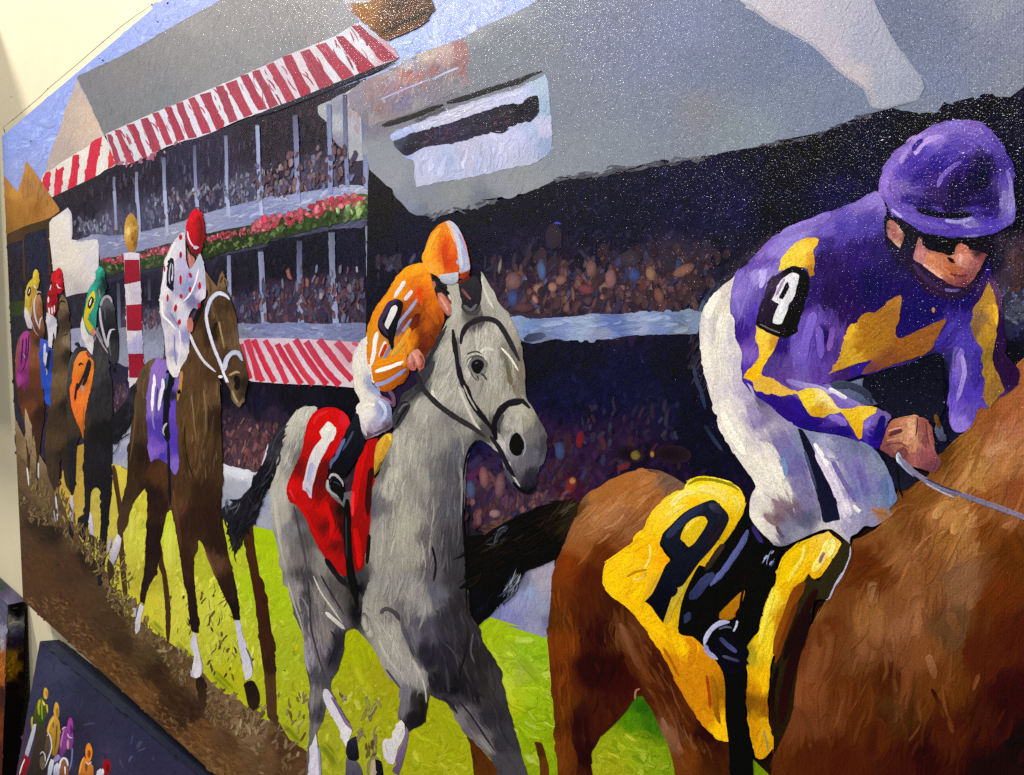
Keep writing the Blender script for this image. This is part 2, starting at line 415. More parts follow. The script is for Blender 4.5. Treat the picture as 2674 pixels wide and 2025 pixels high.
                if F is not None and poly is not None and o['clipd'] and not inpoly(path[[0, -1]], poly).all(): continue
                cc = cols[rng.integers(len(cols))] * (1 + rng.normal(0, .15)) * o['gain']
                if F is not None or 'under' in o:
                    bs = F(path) if F is not None else np.repeat(hexlin(o['under'][1:])[None], 6, 0)
                    mx = o['mix'] * rng.uniform(.5, 1.3); mid = bs * (1 - mx) + cc * mx
                    ew = .45; ed = bs * (1 - ew * mx) + cc * ew * mx; e2 = bs * (1 - .8 * mx) + cc * .8 * mx
                    cc = np.stack([ed, e2, mid, e2, ed], 1); cc[0] = bs[0] * .7 + cc[0] * .3; cc[-1] = bs[-1] * .7 + cc[-1] * .3
                if brush(M, path, ww, cc, plane, prof=pr, rid=o['ridge']): k += 1
    ob = M.build(name, plane, parent)
    for k, v in kw.items(): ob[k] = v
    return ob
# ================================================================ surroundings
TOPZ, BOTZ, X0, X1, WALL = 1.90518, 1.0052, -1.67412, .165, .036
def box_mesh(name, corners_front, depth_vec, mat, parent=None):
    """slab with slightly rounded edges from four front corners and a thickness vector"""
    bm = bmesh.new(); f = [bm.verts.new(c) for c in corners_front]; b = [bm.verts.new([c[i] + depth_vec[i] for i in range(3)]) for c in corners_front]
    bm.faces.new(f); bm.faces.new(b[::-1])
    for i in range(4): bm.faces.new((f[i], b[i], b[(i + 1) % 4], f[(i + 1) % 4]))
    bmesh.ops.recalc_face_normals(bm, faces=bm.faces)
    bmesh.ops.bevel(bm, geom=bm.edges[:], offset=.0016, segments=3, affect='EDGES')
    me = bpy.data.meshes.new(name); bm.to_mesh(me); bm.free(); me.materials.append(mat)
    for p in me.polygons: p.use_smooth = True
    o = bpy.data.objects.new(name, me); COL.objects.link(o)
    if parent is not None: o.parent = parent
    return o
def plain(name, c, rough=.8, bump=.1, scale=60, var=.06):
    m, nt, b = nodes(name); N = nt.nodes; L = nt.links; tc = N.new('ShaderNodeTexCoord')
    ns = N.new('ShaderNodeTexNoise'); ns.inputs['Scale'].default_value = scale; ns.inputs['Detail'].default_value = 6
    L.new(tc.outputs['Object'], ns.inputs['Vector'])
    cr = N.new('ShaderNodeMapRange'); cr.inputs[1].default_value = .3; cr.inputs[2].default_value = .7
    cr.inputs[3].default_value = 1 - var; cr.inputs[4].default_value = 1 + var; L.new(ns.outputs['Fac'], cr.inputs[0])
    vm = N.new('ShaderNodeVectorMath'); vm.operation = 'SCALE'; vm.inputs[0].default_value = hexlin(c) ; L.new(cr.outputs[0], vm.inputs['Scale'])
    L.new(vm.outputs[0], b.inputs['Base Color']); b.inputs['Roughness'].default_value = rough; b.inputs['Specular IOR Level'].default_value = .25
    n2 = N.new('ShaderNodeTexNoise'); n2.inputs['Scale'].default_value = scale * 12; L.new(tc.outputs['Object'], n2.inputs['Vector'])
    bp = N.new('ShaderNodeBump'); bp.inputs['Strength'].default_value = bump; bp.inputs['Distance'].default_value = .001
    L.new(n2.outputs['Fac'], bp.inputs['Height']); L.new(bp.outputs[0], b.inputs['Normal'])
    return m
M_WALL = plain('wall_paint', 'beb69c', .75, .12, 9, .03)
M_CANVAS = plain('raw_canvas', 'cfc8b6', .8, .4, 200, .05)
M_DARKSIDE = plain('painted_side', '33353f', .6, .4, 150, .15)
M_BLACK = plain('black_edge', '0c0b0e', .45, .3, 150, .2)
def empty(name, loc, label, cat, group=None):
    o = bpy.data.objects.new(name, None); COL.objects.link(o); o.location = loc; o.empty_display_size = .05
    o['label'] = label; o['category'] = cat
    if group: o['group'] = group
    return o
# wall: one big sheet with real thickness
bm = bmesh.new()
bmesh.ops.create_cube(bm, size=1, matrix=Matrix.Translation((-1.5, WALL + .05, 1.5)) @ Matrix.Diagonal((7.0, .1, 3.0, 1)))
me = bpy.data.meshes.new('wall'); bm.to_mesh(me); bm.free(); me.materials.append(M_WALL)
wall = bpy.data.objects.new('wall', me); COL.objects.link(wall); wall['kind'] = 'structure'
ROOTLOC = ((X0 + X1) / 2, 0, BOTZ)
root = empty('racing_painting', ROOTLOC, 'large colourful canvas painting of racehorses and jockeys passing a grandstand, hung on the cream wall', 'painting')
def fixp(o, r):
    o.parent = r; o.matrix_parent_inverse = Matrix.Translation(-Vector(r.location))
cv = box_mesh('canvas', [(X0, 0, BOTZ), (X1, 0, BOTZ), (X1, 0, TOPZ), (X0, 0, TOPZ)], (0, .034, 0), M_CANVAS); fixp(cv, root)
PL = Plane((0, -.00002, CAMZ), (0, -1, 0), ext=(X0, X1, BOTZ, TOPZ))
EXTRA = {}
def R(name, spec, par=None, **kw):
    ex = EXTRA.pop(kw.get('label', ''), None) or (EXTRA.pop(name, None) if '21 1895,700' in spec else None)
    if ex: spec = spec.replace('\nG\n', '\nG' + ex, 1)
    o = region(name, None, PL, spec, **kw)
    if par is None: fixp(o, root)
    else: o.parent = par
    return o
def canvas_poly():
    # whole face of the canvas as seen from the camera, in photo units
    q = []
    for x, z in ((X0, BOTZ), (X1, BOTZ), (X1, TOPZ), (X0, TOPZ)):
        c = RW.T @ (np.array([x, 0, z]) - CAM); q.append((CX + FOC * c[0] / c[2], CY + FOC * c[1] / c[2]))
    return q
PL.quad = canvas_poly()
PL.ext = (X0 - 1e-4, X1 + 1e-4, BOTZ - 1e-4, TOPZ + 1e-4)
# ================================================================ broad modelling strokes (wet into wet) added right after the ground of a passage
EXTRA = {
'dappled grey horse in the middle, red saddle cloth numbered 1': """
B 26 b9b6aa 12 1250,250 1220,450 1200,650 1170,850
B 22 c4c0b4 12 1190,650 1140,850 1110,1000
B 30 48474d 12 1560,480 1600,650 1640,850 1650,1050
B 26 353439 12 1705,620 1712,850 1700,1100
B 26 5a585c 12 1480,560 1500,800 1490,1000 1500,1250
B 34 8c8a84 12 1380,700 1370,950 1350,1150
B 26 b0ada1 12 1260,1000 1240,1250 1250,1450
B 26 a19e94 12 1080,1200 1060,1400 1060,1600
B 30 353338 12 1600,1250 1620,1450 1600,1650
B 22 545256 12 1450,1200 1500,1400 1520,1600
B 18 cac6bb 12 420,240 330,340 290,470
B 14 bebaaf 12 250,560 210,700 190,850
B 16 565455 12 390,500 350,650 320,780
B 14 bab7ad 12 190,900 200,1050 230,1250 270,1450
B 16 434146 12 360,1060 400,1250 440,1450 460,1620
B 12 8a8782 12 480,1350 560,1450 620,1560
B 12 6c6a6a 12 300,1150 320,1300 350,1500
B 16 403e46 13 420,60 440,250 470,450 500,600 560,800 600,900
B 12 a8a4a0 13 330,100 380,300 420,450
B 14 908a88 13 520,100 600,220 700,350 760,450
B 18 7c7674 13 540,350 560,500 570,650
B 16 1c1b22 13 720,480 680,620 630,760 600,850
B 11 a8a4b2 13 440,580 445,750 475,900
B 8 8d8a90 13 500,900 490,1050 480,1200
B 11 28262d 13 560,1000 560,1120 530,1250
B 34 a5a39a 13 980,50 960,250 950,420
B 20 c2bfb4 13 930,300 940,450 1010,580
B 30 918e88 13 1350,60 1330,200 1280,350
B 16 434046 13 1220,280 1235,420 1290,560 1340,680
B 18 b0aca2 13 1120,380 1160,520 1210,680 1290,800
B 10 cac7bd 13 1300,700 1370,830 1410,950
B 13 686570 13 1240,860 1250,1000 1230,1130
B 16 100f13 13 1360,1010 1400,1100 1390,1200 1330,1260
B 34 201e26 13 1500,450 1450,650 1480,850
B 40 262429 13 1650,150 1680,400 1720,650
B 26 0f0e13 13 1550,950 1650,980 1700,900
B 22 56535b 13 1700,1080 1800,1220 1900,1380 2000,1520
B 14 908c8a 13 1820,1320 1920,1430 2010,1540
B 30 2b282d 13 1850,800 1950,1100 2080,1350
B 14 ccc9be 11 1900,1330 1850,1380 1780,1500 1760,1620
B 16 bcb8ac 11 1990,1300 2020,1450 2010,1620
B 10 5e574c 11 2090,1350 2110,1500 2120,1640
B 14 383640 22 300,420 310,560 260,720
B 12 50505a 22 200,500 220,650 190,780
B 10 b8b4ac 22 40,250 20,330 10,420
B 12 28262b 11 1440,1350 1480,1280 1540,1210
""",
'chestnut horse filling the right of the picture, hindquarters': """
B 36 b87844 22 1250,800 1050,880 900,1000 750,1150
B 30 ac6a38 22 1350,870 1200,980 1080,1130
B 34 c28c5e 22 850,1050 750,1130 680,1230
B 34 55270e 22 950,1330 800,1450 720,1600
B 30 7e3810 22 560,1350 520,1500 480,1650
B 28 70340e 23 450,150 440,400 460,650
B 40 260f06 23 680,300 700,600 760,850
B 36 1b0b04 23 850,400 900,650 980,850
B 22 80492a 23 960,420 1050,620 1160,820 1280,1050
B 30 381a0a 23 1150,600 1300,850 1450,1100
B 24 946248 23 1300,1230 1380,1370 1470,1520
B 34 281408 23 1550,1200 1700,1380 1800,1560
B 24 703612 23 480,1000 500,1250 500,1500
B 30 200e06 23 620,1150 640,1400 660,1600
B 24 4c2412 23 780,1230 860,1180 960,1080
""",
'chestnut neck, shoulder and chest': """
B 40 b87c46 32 1700,1050 1550,1120 1450,1250
B 44 c8925a 32 1900,600 1800,760 1650,950
B 40 ac6e3a 32 2100,450 2050,650 2000,850
B 44 663614 32 2000,1150 2100,1300 2180,1500
B 40 582a10 32 900,1500 1000,1380 1150,1300
B 44 8c5a34 32 1250,1450 1300,1600 33 1150,200
B 40 804e2c 33 600,450 550,700 480,950
B 46 8e5c3a 33 950,250 960,500 940,750
B 50 9e6844 33 1350,80 1300,300 1250,550
B 44 4c220d 33 1900,250 1850,550 1800,900
B 50 240e04 33 2100,700 2050,1100 1950,1500
B 44 401d0a 33 1500,900 1550,1200 1500,1500
B 40 703e22 33 750,800 720,1100 650,1400
B 44 381808 33 1050,1050 1000,1300 950,1550
B 36 7e4828 33 1250,800 1230,1000 1180,1200
B 30 a47c52 33 980,80 960,300
""",
'breeches': """
B 34 f4eee2 21 1800,820 1700,960 1660,1150 1670,1350 1720,1600
B 26 b8b0c0 21 1880,1000 1890,1250 1920,1500
B 36 f2ecdf 22 1760,100 1850,350 1980,600
B 26 a094bc 22 2020,120 2080,300 2180,500
B 26 7a70a4 32 100,300 200,480 300,680 380,880
B 30 f0eadf 32 60,550 130,720 220,880
B 22 625f98 32 330,600 400,800 450,980
B 24 8680ac 32 900,620 960,780 1000,950
B 16 d0ccd8 32 420,470 520,640 600,800
B 18 f0e8ec 32 700,900 760,1050 800,1180
B 18 605a9c 32 830,650 880,820 900,980
B 20 a0a8c4 32 500,440 620,500 760,580
""",
'large jockey in purple and yellow silks at the right': """
B 30 9888d4 31 100,600 250,450 450,330
B 26 261864 31 500,600 520,800 500,950
B 34 160e42 31 900,600 950,800 900,950
B 26 7a64c0 31 380,1100 340,1300 400,1480
B 22 201446 31 560,1050 580,1250 600,1400
B 24 4c3ca0 31 700,260 850,330 900,450
B 26 181050 31 1250,950 1400,1000 1600,970
B 22 8874d0 31 1680,1280 1660,1450 1680,1600
B 20 281b78 31 1830,1280 1850,1450
""",
'dark brown horse with a white bridle and purple saddle cloth': """
B 14 6a5236 02 1560,50 1600,350 1650,700
B 12 7c6244 02 1700,60 1690,300 1700,500
B 14 2a1f15 02 1500,250 1520,500 1560,800
B 12 2c2017 02 1790,150 1790,400 1760,700
B 12 5c3c28 02 1440,950 1470,1200 1510,1450
B 10 5a4632 02 1130,100 1110,350 1080,600
B 12 241810 02 1300,950 1270,1250 1220,1500
B 12 281b13 02 1650,1000 1750,1200 1830,1400
B 8 8a7354 01 1740,900 1760,1000 1750,1080
B 8 74603f 01 1900,1000 1920,1120 1940,1250
""",
}

R('painted_ground', """
P S -100,-2900 6000,-6000 6000,8000 -100,4500
o den=0 smooth=0 gs=40 edge=0
C S 0,0,2a2832 2674,0,2a2832 0,2025,3a2c20 2674,2025,2a1a12 1000,1000,24222c
G
""")
# ================================================================ the painting: background
R('painted_sky', """
P S 0,300 425,-60 1200,-800 2300,-1900 2400,200 1300,300 900,300 500,200 240,330 150,520 0,560
o sw=16 sl=30 ang=40 aj=50 smooth=0 edge=0 cj=.02 k=1.4 gs=14 mix=.28 ridge=.5
C 00 100,1200,8196dc 300,1100,8a9de2 300,1350,8a99d6 600,750,8b9de2 850,500,8c9edf 1200,200,93a3e4 1500,50,9aa8e6 150,1400,8c9ad4
C 10 1300,400,9fb3e0 1500,200,aab8ec 1800,100,a6b4f0 1700,280,a5b2f0 2100,60,a2b2f2 1250,550,a9b4dc 1900,10,b0bcf4
G
D 160 14 26 35 40 9fb0ee b0bcec 8ea2e2 a8b8f2 | 00 20,1150 620,650 1340,20 1700,50 700,620 400,1380 100,1400
D 60 18 34 35 40 bccaf4 c5cef2 9fb2f0 | 10 1550,20 2200,0 2100,150 1500,380 1200,500 1150,330 1450,200
""")
R('painted_grandstand_roof', """
P 00 640,640 700,600 860,530 980,470 1180,365 1300,290 1440,210 1600,120 1830,0 2000,-90 S 800,-300 900,-500 940,-200 10 660,-120 745,0 800,80 870,190 700,300 540,370 400,430 260,490 120,560 00 2090,600 1850,710 1640,800 1450,880 1250,960 1040,1050 870,1125 840,1080 790,970 735,840 690,750
o sw=9 sl=30 ang=80 aj=25 cj=.03 k=1.7 gain=.72 ridge=.5
C 00 700,700,85868f 900,900,84878f 1100,600,8b8a90 1500,400,929297 1900,200,9b9a9e 2100,400,97989c 1300,800,878b93 1900,500,92949a 1600,150,a09fa2
C 10 200,200,9c9a9f 500,200,9f9ea3 600,60,a7a5aa 300,420,93959b 700,100,a8a8b0
G
D 60 2 7 20 40 b8b9c2 76777c | 00 800,800 1800,200 2200,100 2200,500 900,1000
D 60 3 26 -70 15 a9a8ad 8e8e92 | 10 0,100 600,0 800,150 200,450
""")
R('painted_gable', """
P 00 634,640 645,685 735,850 790,970 845,1090 865,1130 850,1180 760,1230 590,1340 430,1450 365,1460 400,1320 440,1200 500,1040 555,870 590,790 625,690
o sw=6 sl=18 ang=70 aj=30 cj=.035 k=1.5
C 00 640,750,b5a49c 600,1000,b4a49a 700,950,bfada0 500,1250,aa9c98 750,1050,c4ae9e 430,1380,ac9f9a 780,1120,bfaea4
G
S 4 7a5a30>5a4020 00 634,600 638,650 642,690
""")
R('painted_short_awning', """
P 00 342,1500 365,1430 430,1400 500,1345 590,1290 700,1225 760,1180 850,1125 900,1200 960,1350 860,1410 780,1470 640,1550 560,1610 500,1640 440,1655 390,1600
o sw=5 sl=18 ang=80 aj=8 cj=.03 edge=.6
C 00 450,1550,c9c4c4 600,1420,d4d0cc 800,1300,d9d5d0 880,1250,d0ccca
G
F c22c48>bd2442 00 362,1460 375,1425 415,1415 412,1500 395,1615 350,1550 345,1520
F c0263f>c8304c 00 462,1385 478,1405 522,1372 518,1450 505,1560 498,1640 440,1655 450,1550 455,1450
F c02a44>c22c46 00 602,1285 655,1278 645,1400 625,1555 555,1605 570,1500 590,1390
F c22e46>c22a44 00 755,1175 842,1128 828,1230 800,1350 780,1465 692,1515 715,1380 735,1250
F cc3c44>c03440 00 905,1225 930,1290 962,1345 890,1395 895,1310
""")
R('painted_left_stand', """
P M -20,520 20,500 105,430 240,365 430,295 640,225 790,170 800,340 850,440 1010,480 1010,1160 500,1160 -10,1000 -20,700 -20,520
o sw=9 sl=24 ang=85 aj=14 cj=.22 k=2.2 smooth=0 gs=14
C 00 700,1600,26222c 1000,1500,221f2c 1300,1400,232030 1500,1350,26263c 1800,1300,282438 2150,1200,221d2a 1700,1600,2e2a3e
C 10 150,1000,1e1826 450,1100,1e1926 200,1400,2c2433 500,1500,443c52 560,1000,231c26 800,700,262334
C 01 700,150,24202e 900,300,4b4a60 1250,250,3f4058 1500,100,3a3548 2000,60,4a4a62 100,700,26232f 300,500,22243a 200,1000,28282e 600,900,2b2b38 900,850,20202e 1250,900,1f1f2d 1250,1050,5a4c62 2000,700,1d1c28 2050,1000,3b3448 90,1250,27252e 800,1500,28243a 1000,1500,28243a
C 11 200,600,171722 500,500,171722 800,500,18182a 200,900,3a2f42 500,950,3e3042 800,900,3a3040 1050,300,0f0f18 1100,600,17171f 1200,700,1b1a2a 300,1640,1a1620
C 12 300,100,16151f 500,130,191822 700,130,12121c 100,400,3a2c3a 50,600,55404a 150,300,2a2233
C 02 950,100,3c2f42 980,250,332840 1900,100,191822 1900,300,2e2432 2000,450,4b343c 1950,600,4c3a44 2150,200,1c1a2a 2150,600,4c3640
G
D 150 5 26 88 7 3c3a4e 4a4860 2b2940 56536a | 00 600,1640 960,1420 1300,1330 2200,1000 2200,1670
D 170 7 20 88 12 5c5a78 6c6c8c 4a4258 7c7c9c 5a4450 3c3a5a | 01 640,200 900,180 1500,20 2200,-100 2200,60 1500,230 1000,380 640,350
D 40 6 18 85 12 9aa0bc 8088ae aab0c8 6c6a80 | 01 600,250 920,180 920,330 620,350
D 55 8 22 85 12 7c6a80 5e4c5c 84606a 74788e 8c94a8 a8a0ac | 10 20,1400 560,1300 900,1420 600,1560 20,1670
D 45 6 16 88 12 7e86a6 98a0b4 a08898 | 10 20,1560 420,1540 420,1670 20,1670
D 90 10 24 85 12 2e2230 3c2c36 2a2836 42343e 34304a | 10 80,1000 600,900 600,1400 80,1500
""")
R('painted_gazebo_roof', """
P 00 -40,1380 20,1440 150,1590 218,1330 300,1440 440,1650 01 490,165 400,225 200,290 38,365 -40,400 -60,0
o sw=4 sl=30 ang=85 aj=6 cj=.07 k=1.8 edge=.5
C 00 220,1400,ae7e44 60,1550,a8763c 260,1550,a87a48 350,1600,9c6e40 01 60,100,9c6a30 150,200,96682e 300,130,8f5f28 420,130,a8743c 60,300,8a6030 250,80,a87438 110,20,b8843c
G
S 4 c9a060 00 25,1470 90,1560 150,1600 01 150,40 280,110 470,160
D 34 2 34 84 4 7a5228 6a4824 | 00 165,1600 220,1380 330,1490 430,1650 01 430,120 300,90
""")
R('painted_gazebo_beam', """
P 01 -40,400 38,362 200,292 400,225 490,165 430,240 408,260 405,450 425,680 400,700 388,300 300,330 205,370 215,740 195,740 185,400 40,450 -40,480
o sw=4 sl=20 ang=70 cj=.1 edge=.4
C 01 60,400,4c3626 300,300,40301f 450,200,3a2a1e 400,450,3f2a1a 200,600,463020
G
""")
R('painted_hedge', """
P 01 20,935 200,905 205,1010 20,1045
C 01 100,970,2c3a24 180,950,343f22
o cj=.2 edge=.5
G
""")
R('painted_white_block', """
P 01 407,260 430,225 490,185 560,135 585,170 592,300 590,400 640,405 730,385 800,365 815,450 812,610 790,720 720,835 620,850 545,872 520,700 500,640 440,660 425,520 410,400
o smooth=0 edge=.5 sw=6 sl=16 ang=70 aj=30 cj=.025 k=1.8
C 01 450,300,d3ccc5 550,250,d8d2cd 600,550,d5cec4 750,450,ccc8cc 700,700,c9c2bf 560,800,bcb4b4 650,800,b0a9ac 780,600,c8c4cc 570,160,c9c6cc
G
S 5 c0bfcf 01 560,140 585,200 590,390
""")
R('painted_rail_band', """
P 01 570,1150 640,1130 1000,1125 1320,1110 1345,1400 1240,1390 1180,1440 1050,1450 980,1420 720,1340 590,1320
o sw=7 sl=22 ang=80 aj=20 cj=.06 k=1.8
C 01 620,1200,8e90ae 700,1300,9c9db8 1000,1200,7f8094 1000,1380,85889c 1250,1180,74778c 1230,1300,8b8fa8 1300,1380,8a8ea6
G
""")
R('painted_balcony', """
P 01 592,420 700,390 800,355 900,370 1000,360 1200,330 1400,280 1700,180 2212,50 10 120,1640 400,1590 600,1560 780,1530 900,1535 955,1570 975,1660 11 965,40 850,60 700,100 500,160 300,200 120,240 01 2212,255 1900,310 1700,350 1400,430 1200,480 1000,530 830,580 812,480 800,400
o sw=6 sl=24 ang=20 aj=20 cj=.08 k=1.8
C 01 700,390,8b90ae 900,420,747aa0 900,500,7a7c9c 1200,400,8186a6 1400,330,8a8ea6 1700,240,868cac 2000,150,8088ae 2150,130,7a84b4
C 11 100,100,8288ae 400,50,8890b4 700,0,8c92b4 900,0,9a9eb8 100,200,727aac
G
D 70 5 26 15 15 a8aec8 969dbe b4b8cc 6c78ac | 01 820,400 1400,320 2200,80 2200,200 1400,400 850,520
D 50 6 28 15 15 a8aec8 969dbe b4bacf 7480b0 | 10 10,1680 600,1570 930,1540 950,1600 11 600,60 10,220
""")
R('painted_stand_beam', """
P 01 830,640 1000,600 1400,540 1700,480 2212,360 11 300,330 600,270 950,200 985,260 930,280 900,300 700,310 400,370 126,410 01 2212,450 1900,520 1700,555 1400,620 1160,680 1000,720 870,750
o sw=7 sl=24 ang=14 aj=12 cj=.12
C 01 900,700,2c2c3a 1300,600,33344a 1900,480,36364a 2150,430,3a3b4e 11 300,370,34354a 700,290,3c3d52 900,260,4a4b66
G
D 30 6 26 10 15 4c4e68 2a2a3a 58597a | 11 20,420 500,330 950,220 950,280 500,370
""")
R('painted_flower_box', """
P 01 828,570 900,545 1000,535 1400,440 1700,350 2212,250 11 300,210 500,150 700,90 880,20 950,30 985,60 990,200 900,225 700,265 500,310 250,380 126,400 01 2212,420 1900,490 1690,560 1400,610 1160,650 1000,665 880,690 835,640
o sw=6 sl=12 ang=70 aj=40 cj=.2 mix=.95 clipd=0 ridge=.3
C 01 850,610,3a4430 1000,620,2e3a24 1300,560,34402c 1750,490,29331f 2000,430,28321f 2150,350,364028
C 11 100,330,2c3a20 400,260,2a3a22 500,230,2f3f24 700,200,34442a 900,160,435a34
G
D 120 8 13 70 40 4a5c34 5a6c40 22301a 2c3c22 6a7c4a | 01 840,600 1400,520 2200,330 2200,420 1400,600 860,680
D 90 11 20 70 35 3c5028 54683c 202e16 70845a 2a3a1c | 11 10,330 500,200 960,100 980,190 600,280 10,390
D 170 7 11 60 40 b8405c c85c7c a0304c d07890 b02c50 | 01 832,570 1400,450 2212,255 2212,320 1700,420 1400,500 1000,590 840,600
D 130 12 19 60 35 c83c58 d05470 b02848 d87088 b83054 d46880 | 11 5,240 300,180 600,80 900,20 950,90 600,170 200,290 5,310
D 14 10 22 80 20 94b06c 7c9a58 a8c088 | 11 630,140 900,100 960,80 950,190 600,200
""")
for k, (spec) in enumerate([
 '7 8f96b8>7c84aa 01 940,0 950,120 955,240 958,320', '8 8d94b8>9ca2bc 01 1128,0 1145,200 1148,400', '9 9aa2c8>98a0bc 01 1360,0 1372,200 1380,370',
 '9 8f9ac8>9098b8 01 1618,0 1625,60 1628,130', '10 98a2cc>9aa2c2 01 1866,0 1880,100 1885,210', '10 9aa4cc>a6aecc 01 2135,0 2150,90 2160,200']):
    x = spec.split(' ', 3)
    up = ['7 60627c>8890b4 00 942,1460 940,1520 948,1600 950,1675', '8 6a6c86>8c92b4 00 1128,1420 1126,1500 1128,1600 1128,1675', '9 565a74>98a2c4 00 1352,1300 1354,1450 1358,1580 1360,1675',
          '8 4c4c64>8a94c0 00 1606,1200 1608,1350 1614,1500 1620,1675', '9 6a6c88>98a2c6 00 1862,1120 1868,1300 1868,1500 1868,1675', '10 5c5e78>98a2ca 00 2120,1030 2130,1250 2140,1500 2140,1675'][k]
    R('painted_post', 's %s\ns %s' % (up, spec))
R('painted_stand_panel', """
P 10 535,880 560,865 720,790 880,700 910,690 900,1050 955,1090 945,1300 870,1330 800,1320 760,1250 740,1230 660,1150 610,1010 545,950
o sw=9 sl=30 ang=80 aj=15 cj=.05
C 10 580,900,9a9ca2 700,900,84869a 680,1000,a0a2ae 860,900,9a9098 860,1050,a0a2ac 830,1250,9a9ca4 700,1200,7a7c94 840,760,a39aa2
G
D 20 9 26 80 20 a79aa0 98828c b0b4c4 8f94b0 | 10 800,760 890,720 890,1200 800,1000
""")
for a, b in (('9 8f98bc>8a92ba 10 38,1040 45,1200 50,1500 58,1675', ''), ('13 50506a>8c96c4 10 348,950 360,1200 366,1500 372,1675', ''),
             ('12 6c7494>7a86b4 10 625,860 630,1050 640,1300 640,1600', ''), ('11 4a5068>7880a6 10 758,780 762,1000 766,1200 782,1550', ''), ('14 464b60>8088b0 10 905,665 912,900 926,1200 938,1560', '')):
    R('painted_post', 's %s' % a)
for a in ('14 2a2a3a>8a90b6 11 62,480 72,600 78,800 92,1090', '14 3c4056>8a90b8 11 385,410 385,600 392,900 400,1085', '16 5a6072>9098be 11 650,340 655,600 668,850 686,1090',
          '18 6c7080>98a0c2 11 958,285 962,500 970,800 975,1000', '10 6a7090>9298b8 01 1888,530 1890,700 1895,880', '14 74789a>8a90b0 01 2150,500 2165,750 2180,1090', '8 3c3e52>6a6e8a 01 975,760 980,900 985,1130', '7 30303e>4a4c64 01 1230,720 1232,900'):
    R('painted_post', 's ' + a)
R('painted_spectators', """
o under=a2c2430 mix=.62 ridge=.15
D 90 9 22 84 20 7c5c64 8c6c70 5c5c80 7080a8 6a4c58 98808c | 10 30,1350 600,1150 900,1300 930,1500 600,1560 30,1640
D 70 9 24 84 20 7c5860 9c7474 5c6488 8088ac 6c4854 | 11 10,820 930,760 930,1080 10,1080
D 60 6 18 85 18 7078a0 9098b8 6c5868 a4a8bc | 00 1250,1600 2200,1400 2200,1670 1250,1670
D 60 6 18 85 18 7078a0 9098b8 6c5868 a4a8bc | 01 1250,20 2200,-100 2200,20 1600,180 1250,260
D 60 9 26 88 14 5e4450 6a4c56 4a3c50 7c5058 545a78 3e4a6c | 11 10,750 930,700 930,1080 10,1080
D 26 8 22 88 12 9c98ae 7a86a6 8a5a5c a86a60 6a6c8c | 11 200,640 920,640 900,900 200,900
D 50 5 18 88 10 5c5068 7c6a7e 8a6474 6e7494 9a7078 | 01 1200,980 1320,1000 1320,1110 1190,1130
D 46 7 20 88 14 6a4450 4a4c70 7c5058 3c3c58 8a90b0 | 01 1900,850 2150,850 2150,1060 1960,1080
D 46 6 22 85 14 6a4656 5a4a66 80606c 4a3c50 | 02 910,20 1060,20 1020,180 930,270
D 90 7 22 78 14 64424a 744a50 53384a 8c5c5c 4c3440 a07468 | 02 1830,300 2200,330 2200,750 2060,740 1840,620
D 24 5 22 78 16 b07868 9c605c c09078 a05048 | 02 1850,430 2190,440 2190,700 1980,680
D 70 8 24 82 14 5e3e48 7a4c4e 8c5a58 4a3240 | 12 10,330 200,330 230,380 60,690 10,700
""")
R('painted_lower_rail', """
P 11 -120,1095 0,1100 300,1085 600,1095 900,1085 960,1120 940,1200 900,1260 860,1262 600,1230 300,1225 0,1220 01 1960,1220 1940,1090 2212,1095
o sw=9 sl=26 ang=8 aj=20 cj=.07
C 01 2000,1150,74788e 2150,1150,70749a 11 100,1160,747aa4 400,1150,7078a0 700,1160,6e7498 900,1140,6a6e92 500,1200,7f86ac
G
D 40 7 26 5 18 8c92ba 6068a0 9298b8 585c7c | 11 -100,1110 900,1100 900,1240 -100,1210
""")
R('painted_lower_awning', """
P 01 1965,1215 2212,1212 11 300,1215 600,1228 870,1248 905,1262 850,1340 825,1450 832,1622 600,1600 300,1590 0,1570 01 2050,1560 2020,1450 1985,1330
o sw=7 sl=26 ang=-60 aj=8 cj=.04 edge=.6
C 01 2050,1300,b5a0b0 2150,1500,c5b8c4 11 100,1400,c8b4c0 300,1300,c4b2c2 400,1500,cabcca 600,1400,c6b0bc 800,1350,c09aa6 750,1550,c8b8c2
G
s 16 b04258>bb2c40 01 1985,1260 2010,1380 2060,1550
s 14 b84a5c>bf3044 01 2040,1222 2085,1370 2130,1560
s 15 b02c44>bc2c40 11 5,1225 50,1320 110,1450 180,1575
s 15 b43850>c03448 11 -55,1225 10,1400 80,1570
s 15 b43850>c03448 11 100,1230 160,1330 220,1450 280,1585
s 16 b03248>c03044 11 200,1260 260,1370 330,1480 400,1590
s 16 b83c50>c43c4c 11 275,1262 350,1390 420,1500 500,1595
s 17 ae3a52>ba2c40 11 350,1222 430,1350 520,1480 610,1595
s 17 a83850>b82c42 11 440,1240 530,1380 620,1500 715,1600
s 18 b04058>ba3044 11 545,1225 620,1320 720,1450 820,1560
s 20 b04a60>ae3c50 11 690,1245 760,1320 820,1400
s 10 b8556a 11 820,1250 850,1262 880,1275
""")
